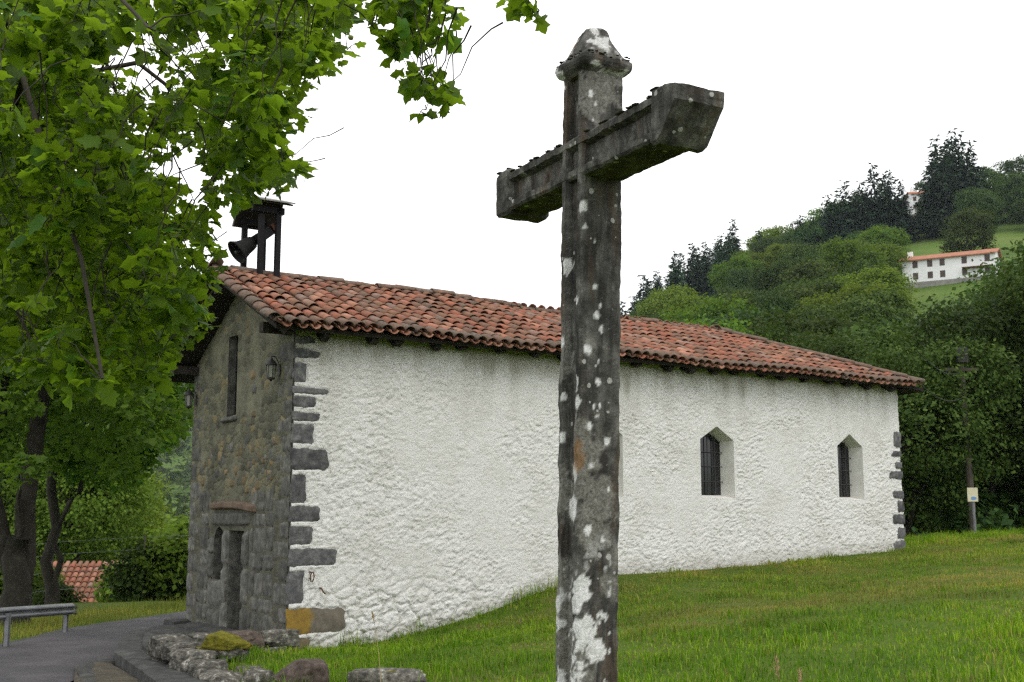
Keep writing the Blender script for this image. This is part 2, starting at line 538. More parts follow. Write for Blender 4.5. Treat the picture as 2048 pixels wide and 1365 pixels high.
def cross_stone():
    m, n, l, b = mat_new('lichened_cross_stone')
    vec = coords(n)
    t = noise(n, l, vec, 9, 8, 0.72)
    r = ramp(n, [(0.25, (0.026, 0.025, 0.023)), (0.42, (0.060, 0.058, 0.053)), (0.56, (0.125, 0.121, 0.11)), (0.72, (0.27, 0.26, 0.235))])
    l.new(t.outputs['Fac'], r.inputs['Fac'])
    # brown weathering in long streaks
    mp = n.new('ShaderNodeMapping')
    mp.inputs['Scale'].default_value = (9, 9, 1.6)
    l.new(vec, mp.inputs['Vector'])
    ts = noise(n, l, mp.outputs['Vector'], 1.3, 5, 0.6)
    rs = ramp(n, [(0.50, (0, 0, 0)), (0.62, (0.8, 0.8, 0.8))])
    l.new(ts.outputs['Fac'], rs.inputs['Fac'])
    c = mixrgb(n, l, rs.outputs['Color'], r.outputs['Color'], (0.085, 0.058, 0.038))
    ts2 = noise(n, l, mp.outputs['Vector'], 2.1, 5, 0.6)
    rs2 = ramp(n, [(0.44, (0, 0, 0)), (0.60, (0.88, 0.88, 0.88))])
    l.new(ts2.outputs['Fac'], rs2.inputs['Fac'])
    c = mixrgb(n, l, rs2.outputs['Color'], c, (0.028, 0.027, 0.025))
    # small pale crust speckle everywhere
    tf = noise(n, l, vec, 70, 4, 0.7)
    rf = ramp(n, [(0.62, (0, 0, 0)), (0.72, (0.55, 0.55, 0.55))])
    l.new(tf.outputs['Fac'], rf.inputs['Fac'])
    c = mixrgb(n, l, rf.outputs['Color'], c, (0.30, 0.295, 0.27))
    vo = n.new('ShaderNodeTexVoronoi')
    vo.inputs['Scale'].default_value = 26
    l.new(vec, vo.inputs['Vector'])
    sx = n.new('ShaderNodeSeparateColor')
    l.new(vo.outputs['Color'], sx.inputs[0])
    pw = n.new('ShaderNodeMath')
    pw.operation = 'POWER'
    pw.inputs[1].default_value = 4.0
    l.new(sx.outputs[0], pw.inputs[0])
    ml = n.new('ShaderNodeMath')
    ml.operation = 'MULTIPLY'
    ml.inputs[1].default_value = 0.36
    l.new(pw.outputs[0], ml.inputs[0])
    wb = n.new('ShaderNodeMath')
    wb.operation = 'MULTIPLY_ADD'
    wb.inputs[1].default_value = 0.25
    l.new(tf.outputs['Fac'], wb.inputs[0])
    l.new(vo.outputs['Distance'], wb.inputs[2])
    sb = n.new('ShaderNodeMath')
    sb.operation = 'SUBTRACT'
    l.new(ml.outputs[0], sb.inputs[0])
    l.new(wb.outputs[0], sb.inputs[1])
    sp = ramp(n, [(0.0, (0, 0, 0)), (0.05, (0.85, 0.85, 0.85))])
    ad = n.new('ShaderNodeMath')
    ad.inputs[1].default_value = 0.125
    l.new(sb.outputs[0], ad.inputs[0])
    l.new(ad.outputs[0], sp.inputs['Fac'])
    c = mixrgb(n, l, sp.outputs['Color'], c, (0.42, 0.415, 0.39))
    at = n.new('ShaderNodeAttribute')
    at.attribute_name = 'grey'
    gm = n.new('ShaderNodeMath')
    gm.operation = 'MULTIPLY'
    gm.inputs[1].default_value = 0.7
    l.new(at.outputs['Fac'], gm.inputs[0])
    gr = ramp(n, [(0.35, (0.12, 0.115, 0.10)), (0.65, (0.30, 0.29, 0.26))])
    l.new(tf.outputs['Fac'], gr.inputs['Fac'])
    c = mixrgb(n, l, gm.outputs[0], c, gr.outputs['Color'])
    a2 = n.new('ShaderNodeAttribute')
    a2.attribute_name = 'white'
    wr = ramp(n, [(0.3, (0.50, 0.50, 0.48)), (0.6, (0.74, 0.74, 0.73))])
    l.new(tf.outputs['Fac'], wr.inputs['Fac'])
    c = mixrgb(n, l, a2.outputs['Fac'], c, wr.outputs['Color'])
    a3 = n.new('ShaderNodeAttribute')
    a3.attribute_name = 'orange'
    c = mixrgb(n, l, a3.outputs['Fac'], c, (0.24, 0.115, 0.03))
    l.new(c, b.inputs['Base Color'])
    b.inputs['Roughness'].default_value = 0.93
    b.inputs['Specular IOR Level'].default_value = 0.2
    t4 = noise(n, l, vec, 55, 8, 0.75)
    bump(n, l, b, t4.outputs['Fac'], 0.8, 0.012)
    return m
MAT['cross'] = cross_stone()

def ground_mat():
    m, n, l, b = mat_new('grassy_earth')
    vec = geo_pos(n)
    t = noise(n, l, vec, 0.8, 7, 0.65)
    r = ramp(n, [(0.3, (0.040, 0.078, 0.008)), (0.52, (0.065, 0.105, 0.012)), (0.66, (0.10, 0.095, 0.030)), (0.8, (0.15, 0.105, 0.050))])
    l.new(t.outputs['Fac'], r.inputs['Fac'])
    tf = noise(n, l, vec, 0.035, 5, 0.6)
    rm = ramp(n, [(0.35, (0.045, 0.080, 0.016)), (0.55, (0.085, 0.135, 0.026)), (0.75, (0.13, 0.16, 0.045))])
    l.new(tf.outputs['Fac'], rm.inputs['Fac'])
    at = n.new('ShaderNodeAttribute')
    at.attribute_name = 'far'
    c = mixrgb(n, l, at.outputs['Fac'], r.outputs['Color'], rm.outputs['Color'])
    l.new(c, b.inputs['Base Color'])
    b.inputs['Roughness'].default_value = 1.0
    b.inputs['Specular IOR Level'].default_value = 0.1
    t2 = noise(n, l, vec, 9, 6, 0.7)
    bump(n, l, b, t2.outputs['Fac'], 0.6, 0.05)
    return m
MAT['ground'] = ground_mat()

def blade_mat():
    m, n, l, b = mat_new('grass_blades')
    g = n.new('ShaderNodeNewGeometry')
    r = ramp(n, [(0.0, (0.050, 0.118, 0.003)), (0.45, (0.098, 0.210, 0.006)), (0.8, (0.160, 0.275, 0.010)), (1.0, (0.27, 0.34, 0.06))])
    l.new(g.outputs['Random Per Island'], r.inputs['Fac'])
    rd = ramp(n, [(0.0, (0.14, 0.10, 0.034)), (0.6, (0.28, 0.225, 0.085)), (1.0, (0.16, 0.19, 0.03))])
    l.new(g.outputs['Random Per Island'], rd.inputs['Fac'])
    at = n.new('ShaderNodeAttribute')
    at.attribute_name = 'dry'
    c = mixrgb(n, l, at.outputs['Fac'], r.outputs['Color'], rd.outputs['Color'])
    pn = noise(n, l, geo_pos(n), 0.55, 4, 0.6)
    pr = ramp(n, [(0.34, (0.62, 0.72, 0.7)), (0.5, (1.0, 1.0, 1.0)), (0.66, (1.45, 1.25, 1.3))])
    l.new(pn.outputs['Fac'], pr.inputs['Fac'])
    c = mixrgb(n, l, 1.0, c, pr.outputs['Color'], 'MULTIPLY')
    l.new(c, b.inputs['Base Color'])
    b.inputs['Roughness'].default_value = 0.7
    b.inputs['Specular IOR Level'].default_value = 0.08
    tr = n.new('ShaderNodeBsdfTranslucent')
    c2 = mixrgb(n, l, 1.0, c, (1.5, 1.7, 1.0), 'MULTIPLY')
    l.new(c2, tr.inputs['Color'])
    mx = n.new('ShaderNodeMixShader')
    mx.inputs[0].default_value = 0.35
    l.new(b.outputs[0], mx.inputs[1])
    l.new(tr.outputs[0], mx.inputs[2])
    l.new(mx.outputs[0], n['Material Output'].inputs['Surface'])
    return m
MAT['blade'] = blade_mat()

NEAR="-4.16,12.97,5.74,0.25 -2.66,9.90,6.70,0.13 -3.03,9.89,3.30,0.15 -1.58,6.62,4.74,0.11 -2.32,12.23,7.24,0.20 -3.32,11.35,3.79,0.17 -5.39,12.18,5.34,0.23 -3.16,9.08,4.30,0.12 -3.90,9.18,4.89,0.14 -4.84,12.19,4.73,0.20 -3.16,12.65,7.54,0.29 -4.38,10.13,6.19,0.24 -4.14,10.25,3.48,0.21 -2.37,6.84,4.25,0.11 -3.22,8.98,3.75,0.12 -5.14,10.81,6.78,0.15 -2.87,8.80,4.49,0.20 -2.20,7.57,3.44,0.18 -2.33,11.82,7.15,0.21 -2.31,7.87,3.62,0.12 -3.42,9.44,5.61,0.23 -4.00,12.51,3.82,0.22 -5.75,12.69,6.03,0.24 -4.27,11.19,3.94,0.23 -2.50,6.92,4.31,0.11 -2.87,7.32,2.98,0.17 -4.85,11.49,7.36,0.20 -5.21,12.22,3.62,0.22 -3.88,8.22,5.96,0.11 -4.23,11.79,3.45,0.23 -4.78,11.73,5.07,0.16 -3.38,7.32,4.61,0.12 -2.67,7.43,3.14,0.17 -4.25,10.50,4.76,0.21 -5.20,11.87,4.71,0.24 -2.43,12.31,6.42,0.24 -3.43,7.97,5.85,0.10 -4.81,10.84,5.67,0.16 -2.83,8.18,4.27,0.13 -4.13,11.42,5.51,0.16 -2.06,7.44,4.77,0.10 -5.44,12.40,7.43,0.17 -4.08,10.57,5.89,0.24 -3.71,9.00,4.86,0.21 -2.70,11.57,7.23,0.25 -4.06,11.45,7.33,0.22 -4.72,11.39,6.37,0.22 -1.95,11.72,7.16,0.18 -3.84,11.46,4.70,0.17 -3.07,9.04,4.47,0.19 -2.04,12.92,7.70,0.18 -4.19,9.46,5.98,0.19 -1.45,6.81,5.18,0.13 -3.52,9.51,5.48,0.20 -2.90,7.40,4.48,0.11 -3.59,7.73,4.25,0.11 -4.07,9.97,4.25,0.16 -3.78,10.03,4.86,0.20 -2.57,7.75,3.40,0.18 -5.53,12.63,7.62,0.31 -2.95,8.11,4.06,0.11 -3.65,11.91,3.72,0.24 -1.70,7.66,4.85,0.11 -3.48,9.89,3.23,0.14 -3.17,11.73,4.04,0.16 -2.86,8.74,3.90,0.20 -1.73,7.02,4.87,0.14 -3.54,11.28,5.68,0.24 -5.59,12.57,5.34,0.24 -4.69,10.12,5.14,0.18 -3.51,7.85,4.01,0.12 -1.96,11.40,6.69,0.21 -2.30,11.84,5.60,0.19 -3.78,11.36,5.05,0.20 -3.38,9.82,4.99,0.21 -4.22,12.01,3.98,0.21 -1.38,6.82,4.14,0.13 -3.39,10.17,3.56,0.20 -3.65,10.32,5.22,0.18 -2.08,8.60,5.99,0.20 -3.67,11.90,6.89,0.21 -2.75,8.99,3.70,0.16 -2.51,11.83,7.54,0.25 -2.69,8.18,5.83,0.17 -2.44,7.90,4.24,0.16 -3.48,9.31,5.62,0.13 -4.79,11.52,7.02,0.19 -2.10,9.73,5.44,0.15 -3.19,7.47,4.36,0.15 -5.55,12.75,7.36,0.21 -3.30,7.78,4.99,0.17 -2.00,7.63,4.52,0.14 -2.60,10.44,6.93,0.22 -1.54,7.33,4.99,0.18 -4.68,12.46,7.96,0.20 -2.82,8.75,3.38,0.19 -3.91,8.55,5.75,0.13 -3.85,12.35,3.57,0.20 -4.38,10.99,6.77,0.25 -3.38,8.32,5.20,0.20 -1.73,7.35,5.25,0.17 -3.65,12.02,7.74,0.21 -4.74,10.49,5.99,0.23 -4.41,12.12,4.91,0.22 -4.17,11.34,4.17,0.23 -3.08,9.08,3.86,0.19 -1.93,8.38,5.44,0.18 -2.58,8.44,3.30,0.15 -3.15,8.34,5.85,0.13 -3.39,7.97,5.73,0.15 -2.68,7.08,3.88,0.13 -4.97,11.75,3.68,0.22 -5.47,12.15,5.08,0.28 -2.55,11.80,7.45,0.19 -2.78,10.26,4.40,0.15 -3.10,7.66,4.00,0.14 -3.92,9.18,4.52,0.20 -4.22,10.99,5.75,0.21 -3.59,12.51,7.60,0.28 -5.37,12.03,6.69,0.18 -1.27,7.83,5.73,0.13 -2.35,7.70,3.01,0.10 -2.87,9.40,4.65,0.20 -4.90,11.40,5.98,0.28 -4.96,11.60,4.00,0.19 -2.40,7.66,3.76,0.14 -3.45,7.99,5.02,0.11 -4.47,10.36,5.16,0.18 -4.43,11.43,7.47,0.19 -3.58,9.20,5.03,0.20 -2.72,7.49,3.51,0.12 -2.42,7.53,3.91,0.18 -2.51,11.05,5.32,0.16 -3.03,7.19,2.99,0.10 -4.38,12.48,3.54,0.16 -2.56,9.54,6.44,0.19 -3.57,12.98,4.58,0.27 -4.81,11.61,3.98,0.21 -4.86,12.65,5.91,0.30 -3.04,9.00,3.11,0.16 -1.92,9.07,4.75,0.16 -3.43,8.55,5.40,0.14 -1.65,7.79,4.67,0.11 -3.69,8.50,3.84,0.19 -2.68,10.30,6.93,0.17 -4.05,10.38,5.64,0.21 -5.34,12.81,4.69,0.18 -5.32,12.95,7.03,0.20 -4.74,12.68,5.16,0.31 -5.11,11.10,5.14,0.21 -2.47,6.83,4.47,0.09 -2.54,8.73,6.04,0.13 -4.35,9.39,6.51,0.14 -3.26,8.17,3.73,0.11 -1.76,6.78,5.10,0.11 -3.23,12.38,7.58,0.18 -4.23,11.69,6.17,0.16 -2.75,10.34,6.66,0.16 -1.77,7.03,4.01,0.09 -4.96,11.63,4.51,0.26 -2.64,8.16,5.44,0.11 -3.46,9.43,4.73,0.12 -4.88,12.16,4.53,0.23 -2.66,7.22,2.91,0.14 -2.76,9.83,6.62,0.19 -5.26,11.94,7.13,0.21 -3.03,12.84,7.29,0.24 -3.19,10.83,7.08,0.19 -4.65,10.06,5.92,0.13 -3.70,10.80,5.13,0.18 -3.96,9.76,3.33,0.24 -3.61,11.74,3.79,0.19 -3.88,10.46,4.16,0.18 -1.58,10.07,6.74,0.19 -2.86,8.25,4.90,0.11 -3.37,12.76,7.76,0.26 -1.56,7.90,5.33,0.19 -2.19,8.46,4.40,0.13 -5.51,12.50,7.49,0.28 -4.06,9.30,5.87,0.18 -3.44,11.20,3.52,0.18 -3.54,9.83,3.38,0.17 -3.07,6.79,4.98,0.17 -2.76,7.63,2.90,0.10 -4.27,10.39,6.75,0.19 -4.38,11.75,7.26,0.26 -3.16,9.87,3.50,0.17 -4.90,11.28,5.00,0.25 -1.74,7.72,4.49,0.14 -1.59,6.79,4.24,0.16 -4.55,10.11,4.96,0.14 -4.33,10.45,5.59,0.17 -3.23,8.98,4.38,0.12 -2.12,8.45,5.16,0.19 -1.91,11.40,7.22,0.16 -4.32,9.54,4.44,0.23 -2.19,10.33,6.67,0.24 -1.39,7.86,5.70,0.17 -4.11,10.62,5.83,0.21 -3.39,9.88,3.67,0.19 -4.69,12.23,7.58,0.22 -2.48,9.06,6.27,0.16 -2.38,8.76,4.26,0.12 -3.68,11.12,4.74,0.26 -3.91,12.77,4.16,0.24 -3.28,8.50,5.75,0.19 -2.14,7.02,5.22,0.16 -3.65,9.67,6.26,0.23 -3.98,9.21,4.69,0.14 -1.95,9.75,6.16,0.18 -1.11,7.14,5.28,0.11 -2.90,12.59,6.69,0.30 -5.75,12.79,4.71,0.30 -3.95,9.06,3.85,0.13 -2.88,7.79,5.44,0.18 -3.26,6.92,5.16,0.13 -3.12,10.55,4.11,0.22 -3.45,7.39,4.94,0.15 -2.29,7.70,5.65,0.18 -4.18,12.60,5.43,0.27 -2.46,11.13,5.91,0.15 -2.08,9.94,6.18,0.18 -2.19,9.24,5.09,0.20 -2.84,8.15,4.41,0.13 -5.09,11.96,5.76,0.19 -2.54,10.96,6.22,0.21 -4.90,11.78,7.50,0.26 -1.76,7.14,4.60,0.15 -2.94,11.25,5.51,0.17 -2.22,7.16,3.42,0.12 -3.49,12.28,4.98,0.29 -4.97,11.06,4.06,0.18 -3.47,10.00,5.62,0.19 -2.67,7.41,5.35,0.15 -1.64,9.77,6.32,0.17 -4.90,11.17,6.05,0.18 -1.91,9.37,6.08,0.18 -2.75,7.46,3.26,0.16 -3.86,10.51,3.77,0.26 -5.03,12.53,6.28,0.25 -4.12,11.06,5.67,0.14 -3.42,10.82,3.91,0.17 -2.74,11.37,5.47,0.17 -3.40,8.10,5.70,0.15 -2.89,11.38,6.73,0.26 -3.23,8.76,3.97,0.17 -3.53,10.95,3.71,0.23 -3.19,7.15,4.40,0.17 -2.60,8.86,3.57,0.16 -4.94,12.78,3.56,0.18 -4.22,12.94,3.66,0.25 -1.74,7.62,5.31,0.15 -3.67,11.71,4.61,0.29 -3.28,7.26,4.14,0.11 -4.70,11.37,6.44,0.28 -3.12,8.48,4.84,0.15 -2.71,8.37,3.57,0.11 -3.43,11.24,4.50,0.23 -3.76,8.40,5.53,0.14 -2.86,11.74,7.62,0.19 -4.33,12.13,6.22,0.25 -4.93,10.83,5.73,0.24 -5.01,11.00,5.63,0.22 -2.07,7.00,5.23,0.11 -3.60,8.66,5.56,0.15 -2.49,7.26,3.25,0.09 -4.31,11.71,4.69,0.27 -3.71,11.92,6.24,0.26 -4.16,9.57,6.07,0.17 -1.61,6.62,4.55,0.11 -2.45,6.64,4.42,0.14 -4.11,10.63,3.48,0.24 -2.82,9.88,5.97,0.23 -3.72,8.72,5.53,0.15 -3.85,8.44,4.78,0.15 -3.64,10.56,5.78,0.18 -3.76,12.03,4.50,0.26 -1.88,8.23,5.53,0.17 -2.65,6.73,5.00,0.12 -2.51,11.97,7.25,0.24 -4.50,9.56,5.96,0.15 -4.48,10.79,4.98,0.18 -3.20,11.13,4.43,0.17 -2.76,9.91,5.78,0.18 -1.94,9.49,5.00,0.13 -2.59,6.94,3.94,0.12 -3.16,7.67,4.49,0.13 -1.57,6.75,4.29,0.12 -3.11,8.06,5.03,0.20 -3.50,7.58,4.47,0.16 -1.42,7.64,5.16,0.16 -2.05,11.97,6.90,0.24 -3.88,9.79,6.45,0.19 -2.97,9.78,3.79,0.18 -2.85,7.33,4.88,0.16 -3.28,8.14,4.30,0.13 -4.43,12.82,5.71,0.27 -2.25,7.04,4.30,0.11 -3.36,8.38,3.92,0.17 -1.99,7.26,5.32,0.17 -4.10,12.39,3.77,0.30 -1.80,9.49,5.78,0.12 -2.96,8.69,3.40,0.19 -2.31,8.82,5.09,0.21 -3.53,8.08,3.23,0.17 -5.40,12.93,8.13,0.22 -2.66,6.64,4.06,0.16 -4.59,12.54,4.09,0.17 -1.91,10.16,6.41,0.20 -1.92,8.14,5.00,0.14 -3.39,8.90,5.75,0.21 -2.07,8.84,4.62,0.14 -4.13,11.29,3.94,0.16 -4.86,12.32,6.59,0.28 -1.96,8.89,5.18,0.16 -3.48,11.40,3.58,0.20 -3.77,12.79,7.70,0.31 -2.78,9.37,6.14,0.21 -3.26,11.04,7.21,0.25 -2.35,6.64,4.19,0.11 -4.58,11.50,6.11,0.16 -2.90,8.91,4.36,0.14 -1.98,9.31,4.83,0.18 -2.73,7.16,4.05,0.15 -4.09,10.64,4.03,0.24 -1.81,11.35,7.17,0.22 -3.31,12.39,6.15,0.24 -1.50,9.57,6.46,0.20 -1.47,6.83,4.56,0.13 -3.12,8.33,4.47,0.19 -2.06,10.78,6.23,0.18 -3.48,9.07,3.79,0.18 -4.26,10.35,3.96,0.17 -5.36,12.44,6.80,0.28 -3.41,9.77,5.06,0.15 -2.82,7.01,5.00,0.12 -3.96,12.84,4.75,0.26 -2.08,10.43,5.93,0.15 -3.51,11.92,4.15,0.20 -3.21,8.51,3.04,0.11 -2.46,9.05,3.93,0.16 -2.74,7.02,3.11,0.10 -4.45,11.26,5.31,0.27 -4.81,10.66,6.37,0.24 -1.83,9.05,6.30,0.20 -3.05,10.92,3.84,0.18 -2.96,7.08,3.79,0.12 -4.94,11.50,5.43,0.18 -2.91,7.94,4.29,0.12 -3.95,11.96,4.14,0.16 -3.35,9.33,3.43,0.14 -3.35,7.75,3.83,0.11 -3.35,8.33,3.80,0.12 -3.70,11.35,7.05,0.16 -3.46,9.94,5.33,0.15 -3.77,10.77,4.19,0.24 -2.71,7.29,3.79,0.17 -2.31,11.03,7.22,0.24 -3.77,8.75,4.47,0.18 -2.09,6.76,3.56,0.10 -3.58,7.91,5.33,0.11 -1.76,8.21,4.58,0.08 -1.99,6.72,3.63,0.08 -1.63,6.95,4.54,0.09 -1.70,7.91,4.71,0.09 -1.87,8.48,5.02,0.12 -1.82,8.08,5.58,0.12 -3.46,8.00,5.16,0.10 -3.25,7.88,3.22,0.10 -2.50,8.29,4.86,0.11 -2.81,6.79,3.28,0.07 -2.80,6.91,3.83,0.07 -2.87,6.45,4.34,0.09 -2.14,7.02,3.78,0.07 -1.34,7.35,5.12,0.10 -3.43,8.24,4.47,0.12 -2.94,8.47,5.96,0.12 -2.98,6.42,4.51,0.09 -2.60,7.80,4.00,0.08 -1.87,7.75,4.96,0.11 -2.38,8.00,5.59,0.08 -3.73,8.19,4.77,0.08 -3.54,7.84,4.80,0.11 -3.69,7.97,3.82,0.08 -1.86,8.02,5.72,0.08 -2.00,7.52,4.91,0.07 -3.55,8.10,3.59,0.09 -3.56,8.04,4.37,0.08 -2.94,8.38,3.31,0.09 -1.44,6.50,4.45,0.07 -2.79,6.86,5.10,0.09 -2.55,8.36,5.01,0.09 -2.41,8.12,3.90,0.11 -2.66,6.76,5.13,0.08 -1.97,6.72,4.51,0.09 -2.11,7.90,5.69,0.07 -2.87,8.15,3.76,0.11 -1.21,7.22,5.44,0.08 -2.82,6.94,3.34,0.07 -2.13,6.55,4.88,0.07 -3.63,8.21,5.99,0.08 -1.85,8.47,5.51,0.09 -2.69,8.49,3.58,0.12 -2.72,7.38,3.72,0.08 -2.50,7.86,4.99,0.07 -1.42,7.65,5.30,0.08 -3.32,8.22,4.10,0.12 -3.08,8.19,3.23,0.11 -2.86,8.33,5.14,0.09 -2.50,7.34,3.10,0.08 -1.97,6.96,4.82,0.07 -3.09,8.04,4.30,0.08 -2.78,6.69,4.11,0.08 -2.75,8.27,4.22,0.10 -1.56,7.55,5.36,0.10 -1.97,8.07,5.46,0.10 -2.64,8.10,3.07,0.11 -2.74,7.99,4.25,0.08 -1.32,7.86,5.36,0.10 -2.79,7.11,5.43,0.09 -1.90,8.36,5.27,0.08 -2.36,7.23,4.10,0.07 -2.87,7.69,3.85,0.10 -3.26,8.39,4.86,0.11 -2.51,7.90,3.79,0.08 -2.77,7.29,3.55,0.10 -1.72,7.89,5.83,0.08 -1.33,8.24,5.87,0.11 -1.78,6.91,4.22,0.09 -1.30,6.92,4.82,0.07 -2.40,8.19,4.12,0.11 -2.74,7.28,3.25,0.08 -3.02,7.72,3.19,0.10 -2.96,7.94,5.35,0.11 -3.07,7.48,3.87,0.08 -2.55,8.10,4.17,0.11 -2.61,8.03,3.37,0.11 -2.42,7.78,5.51,0.08 -3.22,7.08,5.36,0.09 -2.50,8.10,3.02,0.09 -3.36,7.38,4.50,0.10 -1.22,8.28,5.46,0.08 -2.28,6.86,3.99,0.10 -2.92,7.38,4.95,0.09 -1.15,6.72,5.19,0.06 -2.41,6.87,2.85,0.08 -2.09,6.47,4.04,0.08 -2.96,7.94,2.92,0.08 -2.20,7.18,3.53,0.08 -3.05,8.25,5.78,0.08"
HANG="-0.83,7.48,5.62,0.08 -0.59,7.01,5.38,0.07 -0.74,7.59,5.66,0.09 -0.47,7.22,5.41,0.06 -0.77,7.22,5.20,0.06 -0.76,6.86,5.21,0.08 -0.53,7.24,5.12,0.07 -0.53,7.39,5.60,0.06 -0.87,7.15,5.20,0.06 -0.44,7.02,5.07,0.07 -0.49,7.50,5.27,0.07 -0.61,6.87,4.97,0.08 -0.71,7.43,5.28,0.06 -0.75,7.13,5.23,0.09 -0.44,7.02,5.21,0.07 -0.89,7.46,5.41,0.06 -0.82,7.35,5.51,0.07 -0.64,7.32,5.47,0.06 -0.58,7.17,5.35,0.07 -0.41,7.31,5.27,0.06 -0.63,7.19,5.25,0.08 -0.55,7.50,5.59,0.07 -0.74,7.26,5.06,0.06 -0.56,7.19,5.37,0.09 -0.76,7.54,5.43,0.09 -0.86,6.87,5.04,0.07 -0.64,7.01,5.23,0.07 -0.83,7.24,5.43,0.06 -0.74,7.56,5.27,0.08 -0.71,6.89,5.14,0.07 -0.66,7.30,5.55,0.06 -0.83,7.15,5.45,0.07 -0.75,7.25,5.10,0.08 -0.62,7.54,5.34,0.08 -0.54,7.10,4.58,0.05 -0.59,7.08,4.76,0.06 -0.64,7.05,4.80,0.06 -0.59,6.83,4.69,0.06 -0.55,7.22,4.75,0.07 -0.55,7.14,4.78,0.07 -0.54,6.85,4.67,0.06 -0.40,7.16,4.65,0.04 -0.48,7.03,4.64,0.06 -0.57,6.98,4.78,0.04 -0.42,7.21,4.72,0.05 -0.47,7.21,4.72,0.05 -0.51,7.07,4.79,0.04 -0.43,7.17,4.72,0.06 -0.42,6.82,4.60,0.06 -0.61,6.98,4.74,0.06 0.13,6.65,5.03,0.04 0.10,6.60,5.08,0.06 0.16,6.96,5.16,0.06 0.09,6.80,5.13,0.03 -0.01,6.99,5.27,0.04 0.10,6.65,5.02,0.03 0.05,6.72,5.15,0.04 0.06,6.64,5.10,0.05"
